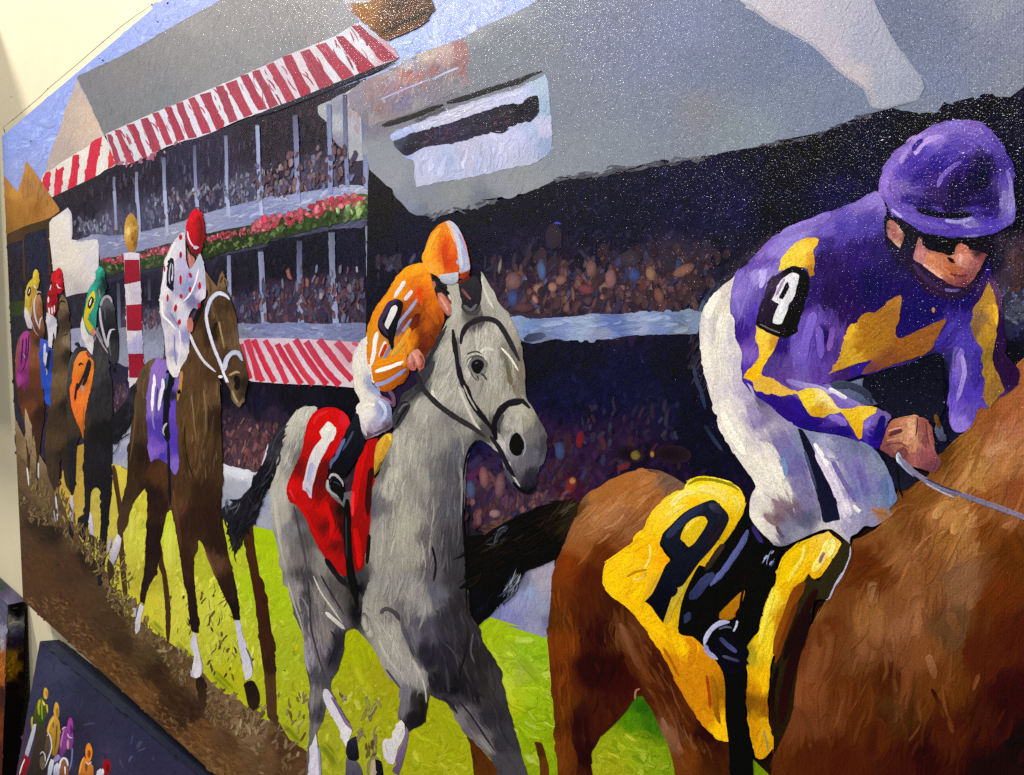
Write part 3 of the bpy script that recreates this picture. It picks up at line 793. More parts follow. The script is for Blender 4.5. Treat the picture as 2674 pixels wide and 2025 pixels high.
LA = R('painted_long_awning', """
P 00 872,1105 1040,1032 1250,940 1450,860 1640,775 1850,690 2090,585 10 120,535 260,470 400,410 540,355 700,290 820,210 875,190 1000,270 1100,340 1170,410 1205,470 1180,492 1010,555 870,610 760,660 600,720 480,775 290,850 150,905 0,950 00 1960,1000 1750,1095 1620,1140 1530,1158 1370,1215 1210,1300 1040,1365 960,1358 900,1200
o sw=9 sl=28 ang=-62 aj=6 cj=.035 edge=.8 smooth=0
C 00 950,1200,bcbec8 1200,1100,c4c6d2 1500,1000,c5c6d4 1900,850,c8c9d4 2150,750,c8cad4 10 200,650,c0b8c6 500,500,c4bcc4 700,450,c8ccd8 900,400,ccced6 1080,380,b890a0 1000,300,b0b4c4
G
""")
AW = [((880,1108),(915,1112),(1010,1366),(955,1352),0),((945,1076),(990,1070),(1118,1350),(1052,1345),0),((1045,1034),(1112,1020),(1218,1298),(1175,1312),0),((1158,986),(1222,970),(1332,1238),(1262,1262),0),
 ((1258,938),(1312,925),(1432,1184),(1372,1204),0),((1358,892),(1412,880),(1530,1154),(1462,1168),0),((1448,858),(1508,840),(1622,1134),(1556,1146),0),((1552,818),(1612,800),(1742,1094),(1676,1110),0),
 ((1652,782),(1732,760),(1852,1052),(1786,1074),0),((1778,718),(1842,705),(1968,992),(1896,1018),0),((1862,692),(1948,660),(2082,944),(2012,974),0),((1982,628),(2042,612),(2205,898),(2128,914),0),
 ((0,592),(52,575),(215,864),(138,898),1),((112,542),(176,515),(350,818),(282,848),1),((242,470),(322,450),(482,770),(398,806),1),((388,432),(462,405),(672,690),(556,740),1),
 ((518,378),(604,353),(832,622),(736,664),1),((678,302),(742,298),(1014,552),(896,608),1),((816,215),(884,208),(1195,486),(1076,515),1)]
spec = ''
for i, q in enumerate(AW):
    a = 'f %s %d0 ' % (('8e3a4e>963c50', '9a3c50>a03a4e', '92344c>9c3448')[i % 3], q[4])
    L, Rr = (q[0], q[3]), (q[1], q[2]); pl = []
    for t in (0, .25, .5, .75, 1): pl.append((L[0][0] * (1 - t) + L[1][0] * t + random.Random(i * 9 + t * 4).uniform(-6, 6), L[0][1] * (1 - t) + L[1][1] * t))
    for t in (1, .75, .5, .25, 0): pl.append((Rr[0][0] * (1 - t) + Rr[1][0] * t + random.Random(i * 7 + t * 4).uniform(-6, 6), Rr[0][1] * (1 - t) + Rr[1][1] * t))
    R('awning_stripe', 'o sw=7\n' + a + ' '.join('%d,%d' % p for p in pl) + '\n', LA)
R('awning_shade', """
o under=a9a3c50 mix=.5
D 60 3 26 -60 8 b05c70 7c2c42 a84a60 | 00 900,1130 2200,560 2200,860 1000,1330
D 40 4 34 -60 8 b86878 842c40 a84258 | 10 20,620 850,230 1150,460 100,880
D 16 7 14 60 30 6a7088 8a90a4 b0b4c4 | 00 1000,1350 1200,1290 1500,1160 1500,1190 1200,1340 1000,1390
S 12 2a2738>25222e 10 20,960 300,860 600,740 850,640 1020,575 1180,500
""", LA)
R('painted_chimney', """
P 10 755,-60 745,20 790,65 870,150 950,215 1010,270 1050,310 1110,335 1180,310 1300,250 1440,175 1460,120 1505,85 1470,0 1480,-120
o sw=12 sl=34 ang=80 aj=14 cj=.10 k=2.2
C 10 780,30,a09ba4 850,60,8a5a2c 900,100,8c5a28 1000,60,8a5e34 960,200,8a5c30 1100,100,5c3a24 1200,50,4a2c20 1350,60,52301f 1300,150,5a3a26 1150,200,4c2e1c 1060,250,5a3c22 1400,130,4a2f1f 1250,230,5e402c 1020,230,6a4826
G
S 9 2c1f1a 10 1060,270 1200,200 1350,140 1470,80
S 6 6c4434 10 1110,325 1200,290 1330,235 1440,170
S 14 b0afb4 10 760,10 850,5 980,0
""")
R('painted_dark_stand', """
P 10 955,1400 1000,1400 1100,1530 1200,1640 11 1300,170 1500,230 2000,80 2212,40 20 350,1500 1000,1380 1880,1220 2212,1150 30 560,1080 880,950 1130,900 1600,850 2212,700 S 2800,120 3800,-500 5900,-1500 5900,1200 2600,1200 2100,1200 2000,1400 1300,1480 1150,1150 960,1000 955,900 960,480
o sw=14 sl=34 ang=60 aj=40 cj=.25 k=2.2 smooth=0 gs=16 gain=.92:.92:1.25 ridge=.4
C 11 1100,100,0e0e16 1000,300,0e0e18 1300,300,101020 1200,500,151420 1100,900,17161e 2000,300,14141f 1900,200,12121c 1300,550,1a1826 1800,500,15151f 2100,450,1c1a28
C 21 200,100,14121c 600,200,141420 1000,200,151522 1500,150,18162a 1900,200,1b1930 1400,600,2f2933 1900,450,1d1c26 300,800,3a2a30 900,900,3e2c34 1400,850,30282f 100,900,3c2c34 600,1350,13121e 1000,1500,16162a 1400,1400,12121c 1540,900,1c1c28 700,600,1c1824 300,500,1c1824 250,1400,12111c
C 22 500,100,17172a 900,100,16162a 1300,200,1a1a2a 400,500,2a1c30 700,700,2e1e30 1000,450,281c2e 1300,700,231828 1600,500,14121e 1600,200,14141f 100,980,3c2c3a 500,880,3c1c28 350,750,33263a 1100,650,1c1420 250,950,40303c
C 12 1800,550,1c1a30 1850,800,44283a 2000,850,3c2a40 2100,1000,4a3440 1900,1100,3a2838 1800,1200,2c1f30 2100,700,2b2336
C 30 500,1200,0d0c14 1000,1000,15131f 1300,1050,0f0e17 300,1400,10101a 700,1350,15131f 1900,850,14131b 2180,1000,1a1822 2150,1400,161520 700,1550,1a1632
C 31 100,200,11111b 2150,600,4c3a3c 2100,700,40333a 2130,950,5a6076 2150,1100,2c2c40 2150,1300,111018 2000,600,1f1d28 1200,1600,12121e 2170,200,14141c
G
D 200 6 22 50 50 24223a 1c1c2e 2a2840 1a1828 302c44 | 20 600,1500 2212,1250 30 500,1150 1000,1000 1000,1400 21 2000,300 100,500
D 80 11 26 80 22 24222c 2a2634 343042 1e1c2a | 21 10,400 1500,300 1900,300 1600,600 20,650
""")
R('painted_crowd', """
o under=a2c2029 mix=.5 ridge=.12
D 150 17 30 82 24 5c454a 6c5054 7c5c5a 50404e 44425c | 21 10,640 700,560 1300,520 1800,520 1800,640 1560,960 10,1010
D 90 18 28 78 28 8c665e 9c7468 7c5652 a88070 5c6490 8c6468 | 21 10,720 700,660 1400,600 1680,680 1540,940 10,960
D 90 18 38 85 22 32262f 3c2e38 46353c 4c3a40 34304a 2a2a48 | 21 10,480 1300,430 1850,500 1560,960 10,1000
D 60 17 38 80 22 5a4048 6c4c50 4c3a40 543c40 3a3c64 34446e | 21 10,600 1400,560 1750,620 1500,950 10,1000
D 22 17 32 75 25 8c605c 7a5450 94685f a27a6c 8a5048 | 21 20,690 1250,620 1400,780 1250,950 20,900
O 8e6256 21 60,740 60,65 10
O a87868 21 390,790 38,42 10
O b07c70 21 245,890 22,40 30
O 4c6494 21 300,650 36,90 5
O 3c5490 21 60,870 40,70 0
O 8c6058 21 460,730 50,40 30
O 7a5a54 21 710,640 45,75 0
O 8e6468 21 870,720 48,80 0
O 3a4c84 21 1065,690 52,60 20
O 926e58 21 1200,680 45,60 15
O 7a4048 21 670,810 70,40 -10
O 8a5f52 21 1475,650 100,45 25
O 3a2c30 21 1560,750 100,60 -30
O 7c5448 21 1270,860 40,70 20
O 3c3440 21 1030,555 80,70 0
O 2c2836 21 400,370 70,110 0
O 2e2a36 21 1340,560 70,110 10
O 5a3c40 21 150,960 90,40 0
D 34 10 30 80 18 23304e 2a3450 3a4468 332c44 | 22 700,150 1500,150 1450,450 500,560
D 50 14 30 80 24 4a2832 5a2c38 382438 303c64 3c2840 52303c | 22 350,450 1000,450 1600,700 900,760 650,820 450,900 250,950
O 7a1f26 22 615,470 34,75 -10
O 7a2a28 22 540,850 50,80 -20
O c08048 22 555,810 28,30 0
O 6c2830 22 980,690 60,30 20
O 3c4c78 22 450,560 45,80 5
O 1a1218 22 1390,590 150,75 -5
O 14101a 22 1030,590 120,70 -10
O 7c6c28 22 1075,600 42,42 0
O c08c28 22 1212,590 18,26 0
D 40 16 38 72 20 6c4450 583848 84545a 34345c 4a3048 7a5858 | 12 1760,620 2200,760 2200,1080 2080,1090 2000,1200 1760,1220
O 8a5c60 12 1910,780 40,95 5
O 7c5860 12 2040,850 42,110 -5
O 4c5880 12 1800,880 42,80 5
O 9a7878 12 2000,1080 50,35 0
D 26 13 30 20 20 8a6858 7a5448 a87858 5a3c40 | 12 1900,1200 2080,1120 2120,1100 2060,1180 1950,1240
D 30 14 32 60 20 8a5c60 6c4454 9a6c6c 5c4458 | 22 0,980 300,900 600,940 200,1050 0,1090
O 7a5a5c 11 2155,740 70,75 0
O 3c4e84 11 2150,880 45,75 0
D 20 9 26 80 20 303c5c 24243a 4a3c48 | 11 1900,560 2080,560 2080,900 1950,700
O 8a8474 11 2040,620 14,60 -10
D 20 12 30 80 20 3c3c52 2c2a3a 545c7c | 11 1000,560 1380,520 1200,680 1030,700
S 5 3a48b0 21 400,262 430,262 460,270
D 24 14 34 70 20 5a4044 4a3c42 6a4a48 | 31 2080,560 2212,520 2212,800 2100,820
D 20 18 40 30 25 5a6480 6c7894 3a4058 | 31 2060,880 2212,860 2212,1050 2060,1080
S 13 222c40>3a4660 21 1780,740 1700,830 1630,930 1590,1060 1575,1180
S 11 303c56>263048 21 1545,1350 1560,1480 1590,1600 22 1610,60 1650,220
S 7 46546e 21 1640,900 1600,1000 1585,1120
S 9 1c2438>303a54 22 1640,350 1720,470 1790,560
D 26 6 40 68 10 2c364e 3a4660 1a2032 | 21 1520,1200 1600,1200 1680,1670 1600,1670 1540,1500
D 40 8 46 55 14 28304a 343c54 1e2236 | 21 1650,880 2000,520 2212,330 2212,380 2000,600 1720,850
""")
R('painted_rail', """
P 21 30,1040 70,1040 200,1055 440,1045 700,1020 900,1015 1150,1005 1550,990 1640,1000 1600,1100 1580,1170 1400,1178 1000,1190 900,1215 600,1225 400,1215 330,1240 200,1250 140,1235 80,1180 30,1120
o sw=13 sl=40 ang=4 aj=10 cj=.08
C 21 80,1100,8090b4 200,1120,6a80b0 440,1100,7484b4 620,1110,8c9cbc 900,1100,5a6ca4 1100,1080,8794b8 1300,1080,7080ac 1550,1100,7484a0 300,1200,6a7690 800,1190,8088a8 1450,1150,6a7488
G
D 26 12 50 4 12 9aa8c8 6c80b8 a8b4cc 5a6a9c | 21 60,1070 1550,1020 1550,1150 100,1200
S 22 303448>4a5274 21 150,1225 250,1200 330,1185
""")
R('painted_right_roof', """
P 10 780,780 860,700 950,650 1100,590 1250,520 1360,450 1500,400 1640,345 1740,310 1880,230 2060,150 2212,80 20 250,10 320,-40 S 1600,-250 3800,-2400 5900,-4800 5900,-1500 3800,-500 2800,140 30 2212,720 2100,805 1980,805 1930,760 1800,800 1640,840 1600,860 1560,840 1490,930 1320,930 1130,895 880,950 560,1090 200,1160 0,1215 20 1900,1235 1680,1280 1400,1335 1300,1320 1000,1390 880,1420 640,1440 440,1470 350,1520 170,1595 0,1620 10 1960,1640 1800,1660 11 2000,70 1860,140 1700,150 1630,180 1500,215 1430,200 1350,200 1290,170 1240,110 1180,40 1150,-20 10 1100,1530 1040,1470 960,1400 940,1300 900,1180 940,1060 880,950 800,870
o sw=16 sl=36 ang=50 aj=60 cj=.025 k=1.7 smooth=0 gs=15 rough=.03 ridge=.25 gain=.76:.80:.90
C 20 200,400,86898f 800,300,84889a 400,900,868b94 1200,500,858aa0 1500,200,868ca4 500,1300,8f9498 1000,1200,8b9298 100,1450,989896 1600,600,7e869a 1600,900,8b8a90 1900,1100,8a9296 1200,900,848a96 500,60,868a96 2100,600,7c8498
C 10 1900,500,85878c 2100,300,85898d 1850,200,a0a09e 1500,900,7d7a80 2050,1500,97979a 1700,1580,92938f 1400,1600,8a8b90 1040,1300,94969a 1150,1450,9a9a9c 900,800,948a92 1000,1000,807b84 2100,100,a0a2a4
C 11 1300,100,8c8e98 1500,100,8d8e92 1400,170,777a86 1900,80,787a82
C 30 100,400,7c8499 300,900,848c9c 700,900,828a9e 1200,200,7a8094 1500,300,7e8498 1900,500,868a9c 1500,700,8088a0 2100,200,8c90a0 400,300,7a84a0 50,1100,8d979e 2100,650,8a8e98 1400,880,868c9a 2000,60,9a9ca4 S 3500,-800,8a8e9a
G
""")
R('painted_light_beam', """
P 30 -100,60 60,130 250,240 350,290 450,350 550,430 650,540 780,640 900,730 935,800 945,880 1000,890 1080,900 1130,885 1160,860 1250,850 1330,830 1380,720 1370,640 1230,480 1180,400 1100,300 1040,170 1000,60 965,0 930,-200 S 2100,-500 1700,-400 20 1750,-150 1930,0 2000,60
o sw=14 sl=34 ang=60 aj=14 cj=.02 k=1.8 edge=.4 rough=.03 ridge=.25 gain=.9:.9:.93
C 30 100,0,c2bfc8 400,100,bfbbc6 700,100,b4b4c2 200,180,bcb8c0 600,400,bab6c2 900,400,a6a8ba 800,650,c0b8bc 1100,600,a4a8ba 1100,800,a0a6b4 1250,750,9aa2b4 950,200,a8aabc
G
S 9 a0a0b0>a29eaa 20 1960,20 2030,60 2120,130 30 120,180 250,255
S 9 9c9cae>9a9aa8 30 240,240 350,300 460,365 560,450 660,560
S 8 a29eaa>9898a6 30 640,550 780,650 900,740 935,830 950,885
S 9 9a9cb0>9296a8 30 970,10 1000,100 1050,190 1110,310 1190,420
S 9 9296a8>8c92a6 30 1180,410 1260,520 1350,650 1370,730 1330,820
S 7 8c92a2 30 960,890 1060,895 1160,865 1330,825
""")
R('painted_back_crowd', """
P 10 940,670 1100,600 1200,560 1240,500 1300,490 1350,500 1355,450 1500,400 1640,355 1750,345 1775,450 1770,620 1800,700 1550,820 1300,940 1090,1000 960,1050 950,900 925,750
o sw=11 sl=26 ang=70 aj=25 cj=.10 k=2 edge=1.5
C 10 1000,750,8c7a82 1150,600,9a9098 1250,620,a07070 1280,520,9c98a4 1450,450,b0a49c 1600,430,b09a98 1700,400,9a7074 1700,550,8c6a70 1500,600,84707a 1200,750,8c7c8a 1250,830,706a84 1450,750,7a7684 1050,900,807278 1350,900,85838a 1650,700,807e88 980,980,88828a
G
D 60 9 26 78 20 9a7076 8a6068 6a6a86 a88c8c 74647a b0a09c | 10 960,700 1350,520 1750,380 1750,600 1500,700 1100,900 960,950
D 12 8 20 70 25 b4553c a84a3c c06a50 | 10 1030,640 1280,560 1330,620 1540,560 1500,700 1180,800
S 4 9aa0c8>a8b0d8 10 1045,830 1200,760 1400,680 1480,650
S 6 8c9cbc>a8bcd0 10 1480,660 1600,600 1700,560
S 3 a8a8c0 10 960,640 1050,600 1100,585
""")
R('painted_press_box', """
P 10 1190,1080 1330,1030 1560,935 1850,830 2212,725 20 200,680 330,620 350,680 365,850 378,1060 375,1240 300,1310 200,1360 0,1395 10 1900,1445 1700,1480 1500,1510 1350,1545 1336,1440 1330,1330 1260,1300 1220,1240 1170,1180 1130,1130
o sw=11 sl=30 ang=80 aj=30 cj=.04 k=2
C 10 1250,1060,a8b4dc 1400,1030,b4b8d4 1700,930,b8b8d0 2100,800,b5b8d8 1250,1250,8c9cd0 1400,1350,b4b6d4 1400,1480,b0b2ce 1600,1350,a4aed0 1800,1300,b0b0cc 2100,1200,b8bad8 1900,1400,a8aecc 1300,1150,8f9cc4
C 20 100,760,b4b8da 300,700,a2b4cc 320,900,92a8c0 100,1150,b4b6dc 300,1050,b8b8d6 350,1200,8c9cc0 220,1080,a0b0d0 150,1330,a8adc8
G
D 50 8 34 85 10 a8b4d8 c2c2dc b0b0d0 98aad0 | 10 1360,1340 2200,1180 2200,1360 1400,1500
D 20 6 40 18 6 c8c8dc bcc0e0 | 10 1250,1060 2200,740 2200,800 1300,1080
""")
R('painted_box_window', """
P 10 1160,1165 1200,1150 1250,1130 1350,1090 1500,1055 1750,975 2000,890 2150,855 2212,860 20 200,800 262,790 276,850 270,930 230,985 150,1010 60,1030 0,1070 10 2060,1085 1980,1085 1900,1105 1700,1170 1560,1195 1450,1205 1350,1250 1270,1285 1200,1240 1165,1200
o sw=9 sl=26 ang=15 aj=20 cj=.18 k=2
C 10 1210,1180,3c4254 1280,1230,22202e 1450,1130,2a2438 1600,1100,302a42 1900,1020,2a2838 2100,950,262432 20 100,900,1a1924 250,830,1f1f2c
G
D 34 6 14 20 30 54404c 6a4248 4a4660 3e4058 7a4440 | 10 1350,1130 1900,990 2150,900 2120,1000 1700,1130 1380,1200
S 4 16141e 10 1960,1085 2050,1095 2110,1060
""")
R('painted_eave_line', """
o under=a55565e mix=.7
S 13 2c2a2a>221f22 10 1065,1040 1200,1000 1350,950 1450,910 1570,865
S 14 25232a>2a2a30 10 1600,850 1750,810 1900,760 2060,710 2212,665 20 200,625 300,590
D 20 5 20 15 14 5a5a68 46464e | 10 1350,970 1550,900 1560,920 1360,1000
D 60 6 30 8 10 3a3a4a 545868 6a6e7c 2c2c38 | 20 350,1490 640,1420 1000,1370 1400,1300 1680,1275 1680,1310 1000,1420 450,1500 350,1550
D 24 6 22 8 20 4a4c5c 60646f 34353f | 11 1430,190 1700,140 2000,70 2000,100 1700,175 1450,230
D 40 5 18 20 14 30304a 25243a 4a4c60 | 30 20,1200 560,1080 880,940 1100,900 1100,930 880,970 560,1120 20,1230
""")
R('painted_white_wall', """
P 02 925,520 1000,430 1090,280 1100,500 1060,720 1000,690 920,690
o sw=7 sl=20 ang=80 cj=.05
C 02 950,550,9a9cb4 1000,600,8f94b4 1050,450,a2a6bc 1030,680,a4a4b0
G
S 5 b4b4c4 02 1065,330 1050,420 1040,480
""", label='lavender grey wall behind the black tail')
R('painted_white_wall', """
P 02 1842,665 1900,690 2000,710 2110,745 2150,700 2212,500 12 100,850 170,900 150,1000 175,1225 60,1200 0,1190 02 2100,1185 1990,1160 1840,1130 1830,900
o sw=9 sl=26 ang=-20 aj=30 cj=.05 k=2
C 02 1900,710,ccd0dc 2000,750,d2d4de 2080,780,c4c8d4 1900,850,9ea0b0 2000,850,a0a4b4 1870,1000,9298ac 2130,1000,7a809a 12 50,1000,8c90a4 100,1100,9c9eb0 100,950,98a0b4
G
""", label='pale wall between the brown and the grey horse')
R('painted_white_wall', """
P 12 2300,1400 13 1830,380 1800,500 1950,600 2212,600 23 340,560 365,400 370,250 385,0 22 430,1400 300,1400
o sw=12 sl=34 ang=80 aj=14 cj=.05
C 22 150,1640,6c6c84 300,1600,a098ac 23 100,250,8c90b8 200,150,8c98bc 300,100,9c98a8 300,300,8c90ac 50,380,7c7cac 250,450,8c8cac 340,400,6c6c90 13 2100,350,8084b8 2000,300,7074a0
G
""", label='lavender wall left of the chestnut horse')
R('painted_grass', """
P 02 560,550 700,500 925,675 990,690 1050,722 1100,780 1840,1130 1990,1165 2100,1185 2212,1200 12 0,1185 60,1195 170,1222 300,1300 1700,1500 13 1870,430 1960,370 2060,400 2212,440 23 0,440 60,455 200,500 340,545 1000,900 1300,1100 2000,1500 S 2400,2400 2400,2800 1200,2800 400,2050 180,1500 150,1300
o sw=12 sl=26 ang=70 aj=35 cj=.07 k=2.2 smooth=0 gs=12 gain=1.1:1.04:.8 mix=.45
C 02 650,600,a48a40 650,900,b59c4a 800,950,b8ac58 1000,800,c6b84a 1130,1000,c2bf48 1100,1300,c0c34c 1400,1200,bccc40 1400,1500,bcc04a 950,1300,b8b058 1250,1600,a8a438 2150,1300,9cba16 1950,1450,a8b632 1700,1450,a8b234
C 03 1250,300,c4c03c 1450,300,c3c64c 1750,300,b8c442 1750,600,b2ba3e 2050,600,adb834 2100,100,a0be20 1900,900,aab020
C 13 150,200,9dba20 250,700,9aac2a 300,1000,a0ac28 850,600,9aa818 900,1000,98a020 1100,900,969820 700,1400,98a02c 1500,1300,96a01e 1500,1600,9aa21e 2050,500,93b020 2150,800,98b826 2150,1100,a4b820
C 23 200,650,86b024 100,800,9cae48 250,1000,90b020 200,1200,84a618 380,1500,809c18 1150,1100,2c5c12 1150,1030,346a10 1200,1250,38680f 1000,1400,8ea222 1150,1500,78961e 900,1600,949c20 1050,1250,4a7c14
G
D 120 10 24 78 20 d0d260 b0b430 c8cc74 94a024 | 02 950,1000 1200,900 1450,1200 1500,1675 1000,1675
D 170 10 26 78 22 d4d86c a8ac30 c4c86a 98a028 c8c040 | 03 1100,200 1500,0 2200,100 2200,1000 1700,700 1300,400
D 150 12 26 70 35 b4c44c 8c9c18 c0ca68 a8b424 84941c b8ac28 | 13 80,0 450,800 1200,1000 1200,1600 500,1600 200,1200
D 90 13 40 -30 25 b4c840 8ca018 a0b028 c0cc50 7a9018 | 13 1480,1050 2200,500 2200,1400 1850,1670 1300,1670
D 90 14 44 -25 25 aac03c 8cb020 b8c870 7a9c1c 98b030 | 23 10,500 330,600 400,1300 400,1650 250,1650 20,1000
D 60 14 40 -40 30 9cb030 88a020 b0c04c 6c8c1c | 23 750,1450 1000,1300 1250,1350 1350,1650 750,1650
B 14 5c7412 03 1230,400 1330,500 1420,570
B 14 607818 03 1450,560 1560,680 1640,760
B 16 5c7a14 03 1720,780 1850,900 1960,1010
B 16 3c5010 13 230,1240 340,1340 440,1460
B 18 445a10 13 560,1400 660,1520 700,1640
B 12 7c9018 02 960,1300 1000,1450
B 20 ccd468 02 1080,1000 1090,1200 1060,1350
B 22 d0d86c 02 1420,1150 1400,1400 1420,1600
B 22 c8cc60 03 1700,150 1720,350 1700,550
B 20 88981a 13 880,560 920,700 940,850
B 22 b8c030 13 820,700 900,900 1000,1000
B 24 8c9c18 13 1500,1120 1600,1300 1700,1500
B 22 b8cc40 13 2000,700 2100,900 2200,1200
B 24 6c9014 23 60,620 180,760 300,900
B 26 a0c030 23 60,950 200,1050 330,1120
""")
R('painted_dirt_track', """
P 02 40,100 100,120 130,300 200,450 260,300 330,600 450,800 560,1120 640,1250 700,1350 800,1480 870,1560 900,1675 03 900,60 960,200 1050,340 1180,430 1300,520 1400,580 1500,650 1600,760 1680,830 1750,920 1850,1000 1980,1060 2100,1180 2212,1240 13 150,1200 230,1260 300,1380 450,1480 500,1560 550,1800 S 1100,2400 1100,3000 600,2400 0,1650 0,1200
o sw=8 sl=20 ang=-35 aj=16 cj=.14 k=2.2 smooth=0 gs=12
C 02 130,300,93805f 115,230,a89a84 150,700,6b5238 200,1050,4c3824 170,1300,4f3724 300,1500,54371f 600,1500,4a3220 300,1130,302318 450,1230,2a1e16 700,1450,2a1e17 350,950,6a553c 250,550,8a7656 500,1150,5a4830 620,1300,53402a 130,500,7a6244
C 03 300,200,553820 500,600,52361f 900,700,60401f 600,300,523620 1200,1000,6c4826 1000,600,3c2b1b 1300,850,362416 1600,1150,34221a 1500,1400,644426 1900,1600,684a2b 1250,650,524026 1500,800,604628 1800,1150,73593c 2000,1300,846a4c 1900,1400,563c26 2100,1550,604830 900,400,46331f 850,150,4a3826 1500,1230,38251a 750,200,4f3722 1200,520,6a5436 1750,1000,6e5840 1400,1050,3a2617 1650,1300,6a4628
C 13 50,1300,7a6248 200,1350,4c3526 100,1500,664a30 300,1500,4a3422 400,1600,5c402a
G
D 500 5 14 -38 18 7c5a34 6a4a2a 5a3c22 3f2b1a 8a6a44 | 03 190,200 500,200 1000,700 1500,1150 2000,1650 560,500 300,300
D 260 8 20 -40 20 7c5a34 8a6640 5a3c22 4a301c 946c44 | 03 600,560 1000,900 2000,1670 1750,1670 1100,1000 600,600
D 130 10 30 -38 12 2c1f15 3c2a1c 4a3522 | 03 850,150 1300,700 1900,1250 2000,1350 1500,1250 1200,900
""")
S_ = """
o under=a5a4630 mix=.36 ridge=.2
D 180 3.7 22.1 84 14 b4a078 8c7650 5a4630 c8b458 3c2c1e a09048 | 02 200,700 300,800 500,850 640,1150 820,1300 860,1600 560,1300 300,1000
D 108 3.7 18.7 70 30 c0b050 8c7a44 4c3a24 d0c860 a08858 6a5434 | 02 700,1300 1000,1300 1100,1675 820,1675
D 72 3.7 17.0 50 40 9c8460 c8b48c 5c4630 7a6444 | 02 120,900 300,1000 500,1200 250,1150
D 144 5.0 17.0 65 35 b09870 8c7450 c4b088 5a4430 6a5438 a8a040 | 03 850,60 1150,250 1250,460 1050,440 900,250
D 132 5.6 22.1 60 35 9c8058 7a6040 c0a880 4a3624 5c482c 88884a | 03 1150,430 1500,620 1650,800 1500,950 1350,700 1200,560
D 132 5.6 20.4 60 40 b89c70 8c7048 5a442e ccb48a 3f2f20 | 03 1550,800 1750,900 2150,1150 2200,1400 2000,1350 1700,1200
D 19 8.1 28.9 75 25 e0c89c d0b888 ac9068 | 03 1700,1000 2200,1100 2200,1350 2000,1350 1750,1250
D 36 7.4 23.8 60 40 a88c68 c8ac84 6a5036 8a7050 | 13 0,1050 150,1150 300,1350 420,1500 420,1670 0,1670
D 43 5.0 18.7 80 20 5c4424 7a5c28 3f2c18 8c6a3a | 03 1400,200 1900,100 2150,900 1700,850 1450,500
D 18 5.0 22.1 80 20 a89c3c 7c7024 c8c478 d8dcc0 | 13 200,900 460,1000 440,1400 250,1250
D 18 7.4 28.9 78 25 b8c46c c8cc98 8c9434 d0d0c0 | 13 740,1000 1100,1050 1020,1500 850,1500
D 6 7.4 28.9 82 14 5a4a28 6c5c2c 8a8440 | 13 850,1250 1000,1400 1000,1600 850,1500
O 6a5020 13 155,1300 26,42
O c8c060 03 1830,1320 2,2
D 16 1.9 23.8 65 20 4a3824 3a2a1c | 03 1480,80 1900,100 1900,800 1450,500
"""
R('painted_finish_post', """
P 01 1020,512 1085,502 1150,512 1160,765 1166,935 1172,1150 1180,1340 1185,1530 1130,1570 1068,1625 1060,1340 1045,1150 1040,935 1030,765
o sw=5 sl=18 ang=84 aj=8 cj=.04 edge=.5 smooth=0
C 01 1085,530,c8c2d2 1090,850,b4aabe 1060,850,cdc6cc 1120,1250,a09cc4 1070,1200,c8c2cc 1090,1580,c8c2cc
G
f 8c1c2e>861a2c 01 1026,565 1148,565 1158,740 1120,750 1030,768
f 941c2e>8a1c2e 01 1040,940 1100,936 1165,930 1174,1146 1130,1152 1048,1150
f 84182a>8c1c30 01 1058,1340 1115,1342 1182,1338 1186,1490 1185,1528 1125,1540 1066,1538
""", label='red and white banded post with a gold ball on top')
R('painted_gold_ball', """
P 01 1083,180 1055,200 1032,260 1026,330 1032,410 1048,470 1072,502 1095,505 1118,480 1134,400 1140,320 1130,250 1108,200
o sw=5 sl=14 ang=70 aj=30 cj=.08 edge=.4
C 01 1070,250,b08840 1100,260,94702c 1050,330,d0ac60 1110,350,8c6428 1080,300,c89c50 1075,420,a87c38 1120,420,6a4a1c 1060,400,c09444 1085,480,a07034
G
O d8b868 01 1060,330 14,34 0
O 7c5420 01 1095,390 14,18 0
""")
R('painted_fence_post', 'S 13 4a3526>3c2818 02 935,680 960,850 985,1000 1000,1150\nS 14 4a3420>44301e 02 985,1150 1000,1350 1020,1600 03 1040,250')
R('painted_fence_post', 'S 14 3a2618>42291a 02 1300,1250 1330,1500 03 1355,20 1385,300 1385,590')
R('painted_fence_post', """
P 02 2010,1200 2085,1170 2110,1400 2160,1675 13 110,180 150,450 180,650 192,950 202,1270 160,1230 120,1190 100,900 60,600 20,250 02 2050,1500
o sw=9 sl=40 ang=-80 aj=4 cj=.1 edge=.6
C 02 2060,1250,3c2618 2080,1500,3f2414 13 60,200,3c1f10 110,500,38200f 150,800,331f12 170,1100,4a3422 130,900,4c3520
G
""", label='thick brown rail post beside the grey horse')
R('painted_fence_post', """
P 13 1770,1310 1800,1370 1900,1480 2000,1600 2060,1700 2100,1900 1850,1900 1820,1600
o sw=12 sl=34 ang=-70 aj=8
C 13 1850,1450,4c2a14 1900,1600,54300f
G
""", label='brown post under the grey horse')
R('painted_fence_post', """
P 23 235,1400 300,1410 330,1500 350,1600 360,1900 300,1900 280,1560
o sw=10 sl=34 ang=-70 aj=8
C 23 290,1450,4a2c10 320,1600,5c3618
G
""", label='short brown post in the green between two horses')
